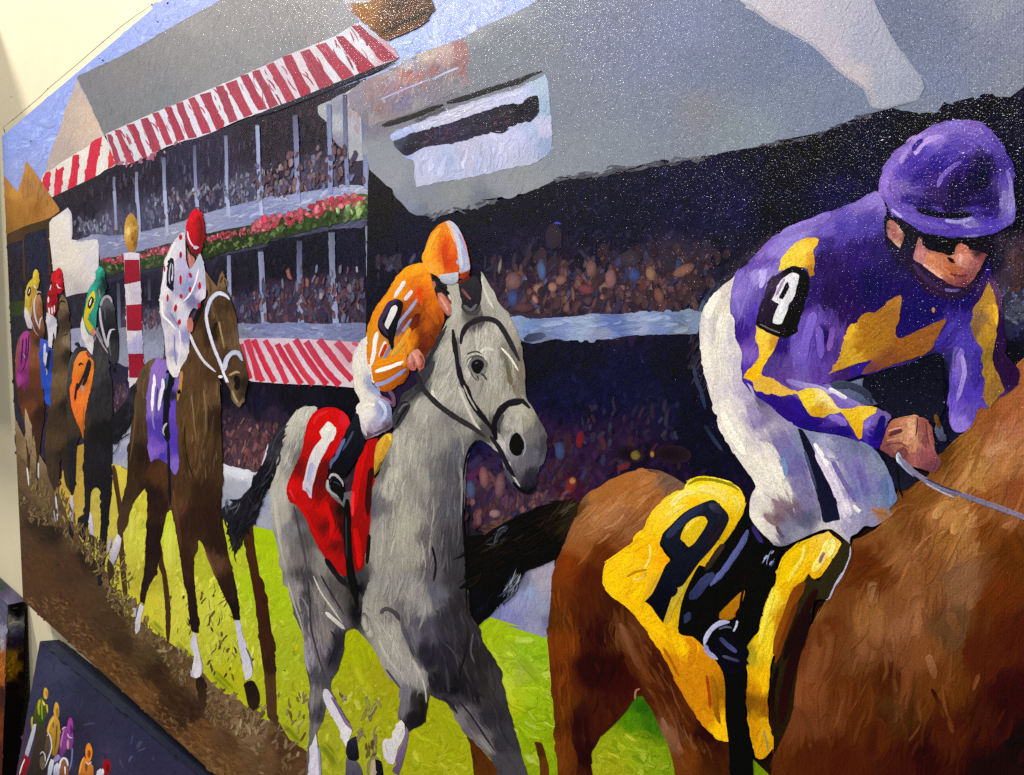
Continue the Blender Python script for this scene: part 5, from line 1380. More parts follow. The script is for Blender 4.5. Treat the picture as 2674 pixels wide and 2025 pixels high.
h = R('painted_horse', """
P 12 530,202 470,196 420,200 360,235 320,285 280,370 255,440 235,560 195,690 160,800 145,900 150,1020 172,1230 215,1400 260,1675 13 290,120 350,370 410,500 430,650 430,750 468,930 462,1100 470,1250 458,1400 450,1500 440,1900 570,1900 570,1675 545,1450 530,1330 575,1230 600,1130 590,1000 650,1100 700,1200 760,1260 800,1260 825,1290 740,1150 690,1060 640,930 700,810 750,640 768,500 840,465 900,515 940,560 990,620 1050,730 1110,850 1200,945 1220,990 1210,1100 1200,1190 1250,1260 1280,1330 1330,1290 1420,1240 1432,1170 1440,1000 1500,1035 1590,1075 1680,1200 1740,1310 1810,1380 1920,1490 2010,1620 2060,1900 2500,1900 23 190,1675 100,1380 30,1150 0,1000 13 2070,950 2010,740 1910,600 1860,440 1845,390 1770,330 1762,0 12 1755,1500 1740,1200 1735,1000 1750,750 1785,570 1840,490 1870,470 1960,520 2040,600 2080,720 2130,820 22 100,890 150,915 200,920 245,885 255,780 300,660 338,500 332,410 270,290 210,190 175,130 160,0 21 158,1480 120,1240 70,1100 10,990 11 2060,960 2020,900 1985,820 1960,790 1900,680 1882,660 1895,760 1890,880 1900,950 1860,985 1760,1000 1722,900 1700,760 1640,765 1598,775 1640,900 1642,1000 1600,1080 1530,1190 1430,1330 1380,1480 1370,1560 12 1340,20 1240,120 1165,250 1150,340 1185,370 1150,420 1150,500 1080,640 1000,800 700,900 500,600
o sw=8 sl=46 ang=80 aj=9 cj=.085 rough=.07 den=1.1 edge=1 gs=10 k=2.8 mix=.36
W 11 1700,1100,80 1950,850,100 1900,1300,75 2050,1500,88 1500,1300,60 1600,1550,68 12 1300,600,80 1300,1200,85 1150,300,60 350,400,65 200,1000,88 1600,600,85 22 100,300,88 13 1200,200,85 1200,700,-65 1800,900,-70 450,500,-82 600,500,-75 1300,1100,85 13 2000,1400,-60
C 11 1650,850,a5a396 1690,1000,b0ada0 1670,1150,a3a196 1950,850,a5a49a 1960,960,9a9890 1850,1080,4f4b4c 1900,1200,b0aca2 2000,1150,a9a59b 2100,1200,9c978e 1900,1350,bdbab0 1800,1280,a8a59b 2000,1400,9d9a94 2100,1350,6d665b 2180,1500,75695a 1980,1600,a5a298 1850,1600,8f8b86 1600,1300,a9a79b 1550,1450,99978f 1650,1450,a3a199 1550,1600,a9a79d 1500,1230,3b3a3e 1450,1450,2f2e33 1400,1600,4b4a4a 1760,1000,55524f 1820,980,4a4846 1780,1500,96948c 1690,700,a09c90
C 12 1550,80,aaa89e 1700,150,a09e95 1650,300,7a7876 1800,330,8f8d85 1400,200,a19f97 1250,400,9c9a92 1300,550,a3a196 1200,700,a19f95 1150,900,9f9c92 1350,800,8c8982 1500,500,8a8883 1550,700,6c6a6b 1650,700,55545a 1600,1000,53525a 1700,600,62616a 1450,1000,6d6a6a 1300,1050,98958b 1250,1200,a29e90 1100,1200,918e88 1100,1450,938f88 1300,1400,969288 1450,1300,605d5e 1600,1300,413f44 1700,1400,3a383c 1650,1600,38363a 1500,1550,57555a 1050,1000,6b686c 2100,100,a09c92 2050,250,9a978f 2150,350,b2aea6 1950,150,99958b 1900,400,4a4848 2000,330,55534f 400,260,b9b6ab 320,400,aeaba1 400,450,8c8a85 270,600,97958e 350,600,6f6d6d 220,800,aaa79c 300,750,8c8a84 180,950,b0aca3 250,1100,a29e95 330,1200,77757a 380,1100,4f4c50 270,1400,97938c 350,1400,6b686a 430,1300,55524f 480,1450,6a6665 550,1500,7d7873 430,1600,3f3d42 1240,300,8c8983 1180,330,2e2c30 1200,250,2c2a2e 1300,100,3a383a 1060,700,6a6864 980,1000,54505a
C 13 350,150,8b8788 430,200,3e3b40 400,350,55535a 550,200,7b7675 620,300,6f6a69 700,150,4e4b4a 700,400,605c5f 600,500,7b7373 720,550,2c2b33 560,650,77707a 660,700,312f38 450,700,8d8997 500,850,4b4850 560,900,45434c 500,1000,6f6b6c 540,1200,45434a 500,1280,6a6668 1050,100,8c8a86 1250,150,8a8886 1400,250,8d8b8a 1500,200,5c5c66 1000,350,97958c 1130,350,7a7372 1150,500,a09c93 1200,700,9a968f 1250,300,6c686c 1330,500,615e68 1400,450,4a4854 1300,850,9a9693 1380,900,908c8a 1250,1000,75737c 1240,1100,6a6870 1380,1100,2a2724 1330,1200,1f1c20 1350,1030,2e2c2a 1600,400,35333a 1700,300,302d30 1600,700,2a272f 1500,900,211f26 1450,700,2d2b36 1700,950,211f22 1650,1050,38353c 1800,700,2b2829 1850,1000,242124 1950,1000,3a3738 1800,1200,4e4a52 1950,1200,2f2d32 1900,1400,6a6668 2050,1400,35333a 2080,1600,454248 1750,1200,706b70 850,100,131216 870,350,1a181e 880,50,3a383c
C 22 30,60,8b887f 100,30,7c7668 100,250,b0aca2 180,300,94917f 60,330,8f8d86 220,430,6c696a 280,350,5a575a 300,500,45434a 200,600,5c5b66 120,700,5f5d64 50,600,77757c 60,760,4a4850 200,780,2b2a32 200,880,1e1d24 30,420,7a7772 10,500,b0aea6 21 40,1250,8a857a 100,1400,6f6a5f 60,1500,9b9482 120,1600,6a665f
G
D 120 5 60 84 8 b8b5ab c4c1b6 8c8a86 6c6a6c | 12 1150,500 1500,300 1500,1500 1050,1500 1050,900
D 60 5 60 86 6 6c6a70 3c3b42 7c7a7c 2c2b32 | 12 1500,500 1720,500 1720,1500 1500,1500
D 50 5 60 66 10 b8b5ab 8c8a86 a8a69c | 11 1500,1450 1680,1250 1700,1650 1480,1650
D 70 5 50 84 14 c4c2b8 84826f 7a756a b8b6ac 6c6458 | 11 1780,1200 2000,1150 2200,1450 2200,1650 1850,1650
D 60 5 50 70 10 c0bdb2 94918a d0cdc2 | 12 260,500 350,260 500,210 450,350 250,750
D 80 6 60 -84 8 4c4850 8c8a8c 2e2c34 a8a6a2 | 13 280,20 480,20 600,300 560,800 430,700
D 60 7 70 -72 10 3c3a3e 1c1a20 4a484c 2a282e | 13 1500,300 1750,200 2000,900 2150,1400 1900,1350 1600,900
D 50 6 60 -72 12 b0adA4 8c8a88 c0bcb4 | 13 950,350 1150,300 1350,850 1250,950
D 40 6 60 84 12 b0ada4 8c8a88 a09d94 | 13 1000,20 1400,20 1400,350 1000,300
S 5 3c3a40>4a484c 12 340,1020 365,1150 400,1300 430,1450 450,1600
S 5 34323a>3c3a42 13 455,60 470,250 480,450 520,620 560,760 600,880
S 5 2c2a30>3a383c 13 560,20 620,130 700,260 760,360
S 4 c4c0b8>b8b4aa 13 500,30 560,160 650,290 740,420
S 5 2a282e>1c1b20 13 640,480 690,560 660,680 620,780
S 5 c0bcb2>a8a49c 12 180,950 190,1100 220,1300 260,1500
S 5 a8a59c>98958e 13 290,80 340,260 390,400 420,520
S 5 8c8894>a09ca8 13 425,560 435,680 460,820
S 5 34323a 13 1230,350 1245,480 1290,600 1330,700
S 5 3c3a40>4c4a50 13 1100,800 1160,880 1220,960
S 6 bcb8ae>aca8a0 13 1040,560 1110,700 1200,820
S 4 c4c0b8>a09c98 13 1400,880 1425,980 1432,1080
S 6 1a191d>26242a 12 1480,1350 1510,1500 1490,1640
S 5 5c5a5e>4c4a50 12 1590,700 1600,900 1580,1100
S 5 8c8a88>7c7a7a 12 1720,700 1725,900 1720,1100
S 5 8a8884 12 1650,350 1720,450 1740,600
S 6 26242a>1a181e 13 1780,450 1760,650 1700,850
S 5 4c4a50 13 1820,500 1800,650 1830,750
S 4 6c6a70>5c5a60 13 1750,1120 1850,1230 1950,1350
S 5 201e24>2c2a30 13 1700,1060 1800,1180 1900,1330 2000,1480
S 6 26242a 13 1560,1030 1640,1090 1690,1170
S 10 26242a>34323a 11 1380,1480 1440,1400 1500,1300 1560,1180 1600,1110
S 20 2a292e>3c3b40 11 1350,1660 1400,1560 1450,1480 1500,1400
S 8 5a595c>302e34 12 1150,300 1200,220 1280,130 1380,50
S 7 b8b4a8>c4c0b4 11 1890,700 1910,800 1950,900 1990,970
S 6 54504e 11 1730,800 1740,900 1760,980
S 14 2c2a2c>4a4846 11 1730,930 1770,990 1830,1000 1880,940
S 5 b0aeac>d0cec4 11 1600,800 1630,900 1640,980
S 9 d0cdc4>bcb9b0 12 1480,60 1500,130 1560,190
S 8 bcb9ae 12 1700,30 1760,180 1830,330 1880,390
S 5 101018 12 1850,470 1790,540 1755,650 1735,800
S 5 1c1b20>100f14 12 1740,900 1735,1150 1755,1400 13 1760,50 1765,330
S 12 5c6458>6a5c4c 11 2090,1380 2110,1480 2130,1600
S 10 6c5f50>857a6a 12 2150,20 2180,90 2200,140
S 5 dcd8cc 11 2050,1290 2130,1380 2190,1480
S 8 d8d5ca>c0bdb2 11 1870,1340 1920,1300 1990,1310
S 12 504d50>3c3a40 13 1050,340 1100,300 1180,340 1210,400
S 8 605d64>48464e 13 1230,350 1240,480 1300,600 1340,680
S 10 d4d1c8>a8a5a0 13 600,330 680,400 760,470
""", label='dappled grey horse in the middle, red saddle cloth numbered 1')
R('eye', """
F 5c5a5a>7c7a76 11 1765,1400 1790,1365 1840,1350 1890,1360 1925,1400 1930,1460 1905,1510 1860,1530 1810,1510 1775,1460
F 17181f>0b0a10 11 1800,1430 1822,1398 1860,1385 1895,1398 1908,1440 1888,1480 1862,1508 1822,1490
S 4 3a3938 11 1765,1345 1805,1328 1850,1324 1890,1342
S 4 4c4a4a 11 1778,1410 1810,1372 1860,1358 1905,1378
S 3 c0bdb4 11 1772,1440 1780,1405 1805,1375
S 3 3c3b40 11 1795,1490 1820,1530 1850,1560
S 3 5a5c6a 11 1835,1420 1858,1412
S 5 33333a 11 1880,1500 1915,1530 1930,1560
S 3 22222a 11 1850,1515 1862,1560
""", h)
R('nostril', """
F 08070d 22 95,410 60,430 35,480 30,530 50,580 90,605 130,590 145,530 140,470 120,430
S 6 a09ca8>7c7884 22 60,400 25,450 10,520 25,600 70,640
S 5 8c8890 22 130,420 160,490 160,560 140,610
S 9 17161c 22 60,820 120,880 190,900 240,860
S 5 a8a6a4 22 30,650 60,760 120,860
S 10 2a2930 22 200,740 190,800 210,850
S 5 a8a59c 22 60,240 110,225 160,260 200,300
""", h)
R('bridle', """
S 14 201d24>2c2930 11 1715,1260 1722,1200 1760,1120 1830,1070 1920,1050 2010,1075 2070,1150 2130,1260 2200,1400
S 15 221f24>1c1a20 11 1650,1140 1662,1240 1690,1380 1705,1500 1740,1600 12 1760,40 1800,150 1870,250 1950,350 2010,440
S 5 6c6a6c 11 1690,1200 1700,1300 1716,1450
S 18 17161b>222026 12 2010,470 1992,400 2000,320 2040,235 2110,170 2190,155 22 140,150 200,210
S 8 3a383c>504e50 12 2035,420 2030,340 2070,260
S 14 2a282a>302e30 12 1370,-10 1430,80 1540,190 1680,290 1800,360 1920,450
S 12 242226>2c2a2e 11 1350,1500 1390,1600 1430,1675
S 12 26242a>1a181e 12 1960,440 2030,540 2100,680 2160,780
S 4 a8a69e 12 1740,20 1790,130 1850,230
""", h)
R('tail', """
P 12 262,345 205,375 165,440 150,500 120,580 90,650 30,745 0,790 02 2090,820 2040,900 1960,965 1868,958 1930,990 1900,1010 1880,1040 1832,1045 1835,1110 1870,1150 1890,1200 1862,1245 1930,1275 1900,1310 1940,1420 1990,1330 2020,1250 2080,1160 12 30,1120 60,1010 90,930 140,800 170,690 210,600 235,500
o sw=9 sl=50 ang=58 aj=8 cj=.25 edge=1.5 clipd=0
C 12 200,420,2c2b31 120,700,1a1920 50,900,14131a 150,600,34333a 02 2000,1050,1c1b22 1900,1080,222129 1930,1200,17161c 2080,950,201f26 1950,1320,24231f
G
D 60 4 60 60 8 2c2b34 0e0d14 44444e | 12 220,400 250,450 120,850 10,1150 10,900
D 50 4 44 72 20 17161c 26252c 0f0e14 30303a | 02 1850,1050 2100,950 2180,1050 2000,1300 1940,1450 1900,1250
D 10 3 30 60 20 5a6070 6c7284 | 02 1850,1010 2000,950 2000,1010 1860,1100
""", h)
R('saddle_cloth', """
P 12 540,222 610,205 680,208 740,235 780,275 802,330 790,390 765,430 715,510 660,620 640,720 615,760 610,850 640,930 700,980 760,1050 782,1200 785,1400 782,1600 740,1590 690,1550 600,1450 550,1370 480,1240 440,1110 400,1050 345,1000 310,990 285,930 282,870 300,800 345,710 385,620 410,540 430,450 450,350 490,270
o sw=9 sl=34 ang=75 aj=12 cj=.08 edge=.7 gs=8
C 12 620,250,c40e12 650,300,c00c10 760,300,cc2028 480,400,c20e12 440,560,a80c12 330,860,c41418 310,940,a80e12 400,950,b50f12 600,680,640a0c 560,820,580a0c 620,560,b80c12 700,420,c4101a 450,700,8d0a10 550,900,700a10 640,1050,5c080c 600,1050,c20a0e 660,1250,b80a0e 520,1150,a00a0e 700,1350,6a0a0c 650,1450,a50a0c 740,1500,9f0a0a 740,1200,2a080c 540,1300,b00a10 720,1050,200810 580,1200,6c080c 400,700,6c0a10
G
F dcd8d0>b4b0c0 12 620,320 660,345 688,395 682,435 640,490 600,570 560,640 530,720 510,800 492,860 485,960 450,900 412,882 425,800 445,700 470,610 510,530 570,455 560,430 550,405 585,360
S 12 9c9ec8>a4a4c8 12 490,660 475,740 455,820
S 8 8c8cb0>c8c4cc 12 440,870 460,900 480,950
S 8 e4e0d8 12 600,380 640,400
S 12 c80c10 12 600,980 630,1080 660,1180 640,1280
S 10 c00c10>a80a0e 12 350,980 430,1080 500,1220 590,1380
S 9 d8242a 12 500,340 540,270 620,235
S 7 d83038>c02028 12 300,880 330,940 350,975
F a50c12>800a0c 12 945,478 1000,462 1035,458 1015,560 1000,640 1005,700 990,830 975,960 970,1150 955,1300 930,1400 912,1530 885,1545 850,1572 825,1450 812,1280 815,1050 838,820 875,640 910,560
S 20 c40c14>c00c12 12 940,520 905,620 870,760 845,900 840,1050
S 16 b80c12>c00a0e 12 845,1200 870,1350 880,1450 880,1530
S 16 300810>400a10 12 985,700 960,850 950,1000 950,1100
S 9 e02c34 12 830,900 822,1000 825,1100
S 10 1c0a0e>240a10 12 960,1250 950,1400 940,1500
""", h)
R('saddle_pad', """
F cc9830>a88030 12 1095,425 1145,420 1152,480 1120,550 1080,630 1040,700 1005,765 1000,700 1005,600 1025,500
S 12 dcac40>c89830 12 1090,440 1050,530 1025,620
S 5 e8c860 12 1100,430 1130,440 1138,480
S 7 6c5a20 12 1060,650 1030,720 1010,750
""", h)
R('girth_strap', """
S 20 100e12>0c0b0e 12 778,960 780,1150 785,1350 810,1600 13 815,60 845,200 865,300
S 5 2c2b30 12 770,1100 772,1300 775,1450
S 14 17151a>241f24 12 600,1450 660,1540 720,1620 13 800,120
""", h)
R('white_sock', """
F c8c4d4>dcd8dc 13 590,962 615,965 650,1010 690,1080 740,1190 790,1270 820,1310 800,1360 785,1420 768,1442 740,1380 715,1300 660,1200 610,1110 578,1020
S 8 6c5878>8a6c90 13 650,1030 700,1110 770,1240 825,1300
""", h)
R('white_sock', """
F dcd8d4>c8c4cc 13 1225,1218 1250,1250 1255,1330 1230,1400 1200,1450 1180,1530 1160,1590 1125,1580 1085,1530 1072,1460 1072,1400 1100,1370 1140,1380 1165,1310 1200,1240
""", h)
R('white_sock', """
F 7c6890>5c4868 13 1265,1270 1285,1310 1275,1400 1255,1500 1230,1590 1200,1675 1150,1640 1180,1590 1200,1480 1240,1400
""", h)
R('white_sock', """
F d4d0dc>c4c4d8 13 520,1330 530,1400 545,1600 560,1900 460,1900 465,1600 480,1450
S 6 9c98b8 13 545,1450 552,1600 560,1700
""", h)
R('hoof', """
F 2a2838>16151e 13 780,1400 850,1350 868,1450 872,1540 820,1560 780,1530
""", h)
R('lower_leg', """
F 5c5868>201f2a 13 770,1530 800,1550 870,1570 910,1675 920,1900 750,1900 765,1650
""", h)
R('lower_leg', """
F 1c1a24>17161e 13 1010,1540 1060,1560 1080,1675 1080,1900 1020,1900 1015,1650
""", h)
R('white_sock', """
F b09c88 13 985,1530 1010,1560 1015,1675 1015,1800 970,1800 975,1600
S 7 7c7c50 13 950,1675 955,1580 1000,1525 1050,1545
""", h)
R('mane', """
F 26252b>3a3a3e 12 1215,165 1260,150 1300,180 1270,260 1220,340 1185,382 1152,368 1155,300 1180,230
S 5 5c5c5e 12 1200,250 1240,190 1290,170
S 5 1c1b20 12 1180,350 1230,260 1280,190
""", h)
j = R('painted_jockey', """
P 11 1400,592 1345,598 1290,615 1220,665 1160,750 1110,830 1050,910 1000,990 965,1090 943,1180 948,1250 940,1320 945,1400 955,1460 975,1550 1030,1620 1060,1650 1120,1650 1200,1600 1270,1540 1292,1480 1270,1400 1280,1340 1350,1315 1390,1370 1425,1370 1480,1270 1530,1190 1580,1060 1575,1000 1530,860 1500,770 1460,660
o sw=11 sl=32 ang=60 aj=18 cj=.06 edge=1 gs=9
C 11 1300,640,e8941a 1200,750,e8921c 1100,900,e08a1a 1000,1080,d9801c 960,1150,c9821e 1350,720,d8761a 1420,700,e58818 1330,770,d06c18 1380,830,c8400f 1450,800,d87214 1480,950,c46414 1550,1000,a84c10 1400,950,8c400e 1300,950,a04c18 1450,1100,a85012 1350,1080,5a2014 1420,1200,6c2a12 1300,1200,c26a18 1250,1250,cf7a1c 1200,1330,c88a2c 1400,1300,5a2412 1250,1020,7a3410 1180,1130,5c4a5c 980,1400,d27a18 1050,1430,d9801a 1200,1380,d67c18 1000,1560,c4641a 1150,1500,b85c14 1100,1620,a05016 1250,1520,7a3a18 1520,1130,6a2e10 1500,1040,8c4414 1180,820,dc8a20 1340,640,ec9c20
G
S 10 dcd6dc>d0ccd8 11 1255,740 1225,790 1190,840 1170,880
S 10 dcd6dc>c8c4d0 11 1315,818 1285,860 1250,900
S 9 9098bc>7c80a8 11 1355,890 1310,960 1260,1020 1200,1100 1160,1170 1140,1230
S 6 8088b0 11 1310,1050 1270,1110 1230,1160
S 16 4c1a12>6a2814 11 1370,1010 1330,1080 1310,1150
S 9 d4340c>c05014 11 1370,810 1390,880 1395,950
S 13 cc8c28>c8983c 11 1300,1130 1260,1210 1200,1290 1140,1360
S 12 dc8820 11 1260,1190 1290,1280 1280,1330
S 14 b85a14>9c4810 11 1430,960 1490,1020 1530,1100
S 7 5c2814 11 1460,1180 1500,1240 1450,1310
S 11 e4e0e0>dcd8e0 11 1030,1160 1010,1230 1000,1330 975,1440
S 9 d8d4dc 11 1095,1240 1070,1300 1045,1370
S 8 6c7098>7c80ac 11 1145,1270 1110,1330 1080,1390
S 8 b82c14>a03018 11 1100,1260 1075,1320 1050,1370
S 8 e4e0dc 11 960,1430 975,1530 1000,1580
S 15 dc881c>d47c18 11 1000,1430 1080,1410 1180,1380 1250,1350
S 11 ece8e8>e4e0e4 11 1010,1490 1090,1465 1170,1440 1245,1405
S 15 c87018>a85414 11 990,1555 1070,1530 1150,1490 1240,1440
S 11 9098c4>7c80b0 11 1005,1600 1090,1580 1180,1530 1265,1465
S 14 b05c14>944c18 11 1050,1640 1130,1600 1210,1550 1270,1510
""", label='jockey in orange silks with white stripes, riding the grey horse')
R('armband', """
F 1c1824>121018 11 1155,895 1200,890 1240,920 1232,980 1205,1060 1185,1150 1165,1220 1165,1290 1140,1300 1118,1230 1060,1180 1030,1110 1040,1060 1070,1020 1105,950
S 13 3a3050>342a44 11 1190,900 1130,930 1085,1010 1050,1080 1080,1140 1115,1190
F dcdad8>c4c4c8 11 1145,958 1180,938 1195,960 1180,1010 1150,1070 1115,1140 1088,1105 1110,1040
S 9 121016 11 1225,910 1215,990 1180,1090 1150,1210
S 6 0e0c12 11 1120,1200 1145,1270 1150,1310
""", j)
R('helmet', """
P 11 1588,252 1530,280 1480,340 1445,400 1420,490 1405,590 1430,640 1460,670 1520,700 1540,720 1620,690 1700,680 1760,690 1795,640 1785,560 1760,450 1720,350 1660,265 1620,240
o sw=10 sl=28 ang=72 aj=14 cj=.05 edge=.7 gs=8
C 11 1440,500,e8961c 1500,400,e08a20 1480,600,e89a28 1520,640,dc9030 1550,330,d87418 1600,500,c8420f 1620,600,c43c0e 1560,560,d46420 1580,400,d05014 1650,450,d4661a 1600,330,dc8020 1450,620,e8a040 1650,640,c84c14 1430,570,ec9818
G
F b4b8cc>9ca0bc 11 1592,252 1640,248 1695,300 1740,400 1765,480 1782,560 1792,640 1750,665 1715,675 1700,590 1690,500 1670,420 1635,340
S 6 8c84c0>9c9cc8 11 1700,350 1740,440 1765,540
S 9 c4c8d8 11 1640,300 1690,400 1710,520 1725,640
S 12 e4a02c 11 1440,560 1455,460 1500,360 1550,300
S 13 c83c0c>b84014 11 1590,430 1580,520 1600,620
S 6 f0a868 11 1620,270 1640,340 1670,420
F bcc0cc>8c94a4 11 1540,690 1600,680 1695,668 1698,720 1690,745 1640,772 1590,765 1550,740
S 12 9c3c12>6c2810 11 1705,715 1750,690 1790,665
S 9 5c1c0c 11 1690,760 1740,735 1795,700
""", j)
R('face', """
F 2c2224>1c181c 11 1460,660 1490,720 1560,760 1600,775 1600,850 1625,950 1600,1040 1570,990 1530,900 1500,820
F b87460>a86458 11 1525,840 1555,835 1600,880 1635,940 1632,1020 1612,1030 1575,990 1540,930
S 7 c88c7c 11 1545,870 1580,930 1610,990
S 6 7c3c38 11 1590,870 1620,900 1635,930
F a06850 11 1480,745 1500,740 1512,775 1498,808 1482,790
S 9 17141a 11 1530,770 1580,810 1620,850
F 2a2a30>1c1b20 11 1700,770 1760,740 1820,700 1860,720 1885,800 1880,900 1830,980 1760,960 1720,880
S 7 6c3c48>8c5058 11 1725,805 1760,850 1800,895
S 8 5c5c60 11 1740,940 1800,980 1850,930
""", j)
R('hand', """
F c08070>a0544c 11 1290,1345 1325,1310 1360,1300 1390,1330 1420,1400 1400,1460 1375,1490 1355,1450 1340,1480 1300,1475 1272,1430 1275,1370
S 9 d89c88>c88070 11 1320,1330 1355,1380 1370,1440
S 7 d09484 11 1300,1350 1295,1420
S 6 7c3c3c 11 1380,1350 1405,1410 1385,1460
S 6 8c4844 11 1330,1400 1330,1450
""", j)
R('breeches', """
P 11 945,1190 900,1230 870,1270 840,1330 822,1400 822,1470 832,1560 840,1640 12 870,110 885,180 855,240 850,320 885,390 920,450 932,472 1000,445 1080,410 1145,370 1150,300 1142,220 1115,150 1060,100 1040,40 11 1040,1640 990,1590 970,1520 950,1440 940,1330
o sw=11 sl=30 ang=80 aj=25 cj=.03 edge=.8 gs=8
C 11 880,1400,dad4c8 870,1600,d8d0c2 930,1350,d5cfcc 900,1280,d2ccc4 980,1600,8c90b0 12 900,100,d6d0c6 950,250,dad6d2 900,350,d0cacc 1060,200,8f98bc 1050,320,a0a0bc 1120,230,7880a8 1100,350,604c5c 950,440,604e5c 980,130,d0ccc8 920,200,dcd6ce 1000,380,9c90a4 1020,70,9098bc
G
S 9 d0d4e4>9ca4c8 12 1040,150 1090,210 1090,280 1040,330
S 6 5c4858>4a3848 12 930,440 1000,420 1090,380 1140,340
S 6 a8a0b0>6c6074 12 960,330 980,390 1000,430
S 6 b8b0bc 12 900,330 920,390 940,440
S 10 e8e2d4 12 900,220 940,180 1010,190
S 6 8c6078 12 1045,110 1110,140 1150,180
S 11 5c4458>6c4c64 12 1160,200 1160,120 1120,60
""", j)
R('boot', """
F 1e2028>101016 12 845,245 872,260 900,400 925,470 915,550 880,610 850,640 800,720 760,770 720,780 670,765 620,755 625,700 650,640 690,590 710,520 755,430 800,340 835,280
S 9 5a6c98>4c6090 12 760,460 720,540 690,610 650,660 640,710
S 6 3c4458 12 830,400 790,480 740,560
S 8 17181f 12 880,420 860,520 790,620
S 7 b4aab0>94949c 12 630,790 650,760 690,765 735,820 745,860
S 8 a8b0b4>7c8488 12 618,800 618,870 650,905 710,950
F 0c0d11 12 650,800 690,785 725,815 745,860 750,940 735,985 700,930 640,880
S 3 2c3c50 12 665,815 700,830 725,850
""", j)
h = R('painted_horse', """
P 22 1150,714 1090,720 1000,742 920,775 850,805 760,870 700,895 640,950 600,1020 565,1100 530,1180 505,1260 480,1330 455,1400 430,1450 400,1540 380,1600 23 375,200 355,400 350,560 365,800 390,1050 410,1300 430,1675 425,1900 740,1900 720,1675 705,1560 735,1410 850,1300 930,1220 1000,1140 1050,1060 1090,1020 1150,1030 1200,1120 1240,1210 1275,1290 1330,1400 1370,1530 1400,1675 1430,1900 1900,1900 1850,1675 1900,1300 1800,600 1500,400 22 1800,1500 1900,1100 1500,850 1400,785 1330,750 1250,722
o sw=12 sl=66 ang=50 aj=9 cj=.06 edge=.6 gs=11 k=2.4 ridge=.5 mix=.36
W 22 1100,850,35 800,1000,40 700,1300,55 1000,1200,45 550,1400,60 23 500,400,-86 600,700,-80 800,300,-75 1100,700,-62 1400,1200,-58 500,1300,88 650,1500,80 900,900,-70
C 22 1200,780,a5683a 1000,850,a0622e 800,950,9c6030 1100,950,a86c38 900,1100,a8704a 1200,1000,8a5028 700,1200,9a6238 600,1350,8a5028 1000,1200,8c5a38 800,1400,5c2c12 550,1500,6e3010 700,1600,4a200e 950,1300,7a4424 640,1030,705030 1050,1150,885434 450,1600,70340f 560,1250,8e5a34 1300,790,6c5444 750,1050,a4683c
C 23 450,200,602e10 450,600,6f3510 650,300,4a220e 800,500,341608 700,800,2a1208 900,300,3c1e0c 1000,450,57301a 1100,700,522814 900,800,2e1006 1050,900,3a160a 1200,800,44200e 1300,1000,4c2412 1400,1200,5a2e18 1500,1250,4d2612 1350,1350,7a4e38 1500,1500,6c3818 1700,1500,3f2110 1650,1350,2c160a 480,1100,5b300f 600,1200,341808 800,1250,3f1c0c 650,1500,2a1208 500,1500,6a3818 450,900,5c2a0e 950,500,6a4028 1150,850,5c3018 380,400,4c2c10
G
D 40 8 80 40 8 b87c48 9c6030 c08a5c 7c4824 | 22 650,1100 1100,760 1350,850 1150,1100 800,1300
D 50 8 70 -60 8 6c3c20 7a4a2c 3a1a0c 84583c | 23 950,380 1150,550 1600,1350 1750,1600 1450,1600 1200,1050
D 50 8 70 -86 8 7a3c14 5c2a0e 8a4a20 | 23 380,200 560,200 540,1500 430,1500
D 50 9 70 -80 14 24100a 3a1a0c 180c06 44220f | 23 600,350 900,400 1050,950 700,1400
S 14 7a5038>5c3420 23 945,420 990,540 1060,700 1120,820
S 12 8a6048>6c4430 23 1290,1200 1360,1380 1440,1530
S 6 9c7050 23 1070,1050 1075,980 1110,960
S 14 4c3018>6a4424 22 560,1110 600,1060 660,1000
S 6 504038>84603c 22 1170,722 1250,735 1350,775
""", label='chestnut horse filling the right of the picture, hindquarters')
R('tail', """
P 22 575,965 500,965 440,975 360,1000 300,1015 200,1060 100,1110 0,1150 12 2050,1180 1980,1230 1900,1255 1750,1280 1748,1400 1770,1675 13 1780,150 1800,330 1860,440 1940,360 2000,300 2090,200 2180,120 22 60,1580 150,1560 300,1500 400,1460 440,1420 470,1340 500,1260 530,1180 570,1090 600,1010
o sw=13 sl=70 ang=35 aj=12 cj=.3 edge=2 clipd=0
C 22 400,1050,191511 200,1200,100d0d 300,1350,0f0e10 100,1450,0a0a0c 500,1100,2a221a 12 2000,1350,15120f 1850,1500,100d0c 13 1850,200,141218 2000,100,0e0d10
G
D 70 4 80 35 12 241d18 332a22 0a0809 1c1a20 | 22 10,1180 500,1000 500,1200 100,1500 12 1800,1650 1760,1350
D 40 4 60 55 14 08080c 1c1c26 0c0b10 | 13 1850,350 2100,0 2212,20 2150,150 2000,280
D 26 4 40 58 16 8088a0 b4bcc8 5c6480 a8b0c0 | 23 0,150 60,40 120,30 60,180 10,230
D 14 4 34 40 12 5a6070 3c4250 | 12 1900,1330 2050,1200 2150,1150 2050,1330
D 10 3 40 40 10 5c5448 | 22 450,1060 560,1000 560,1050
""", h)
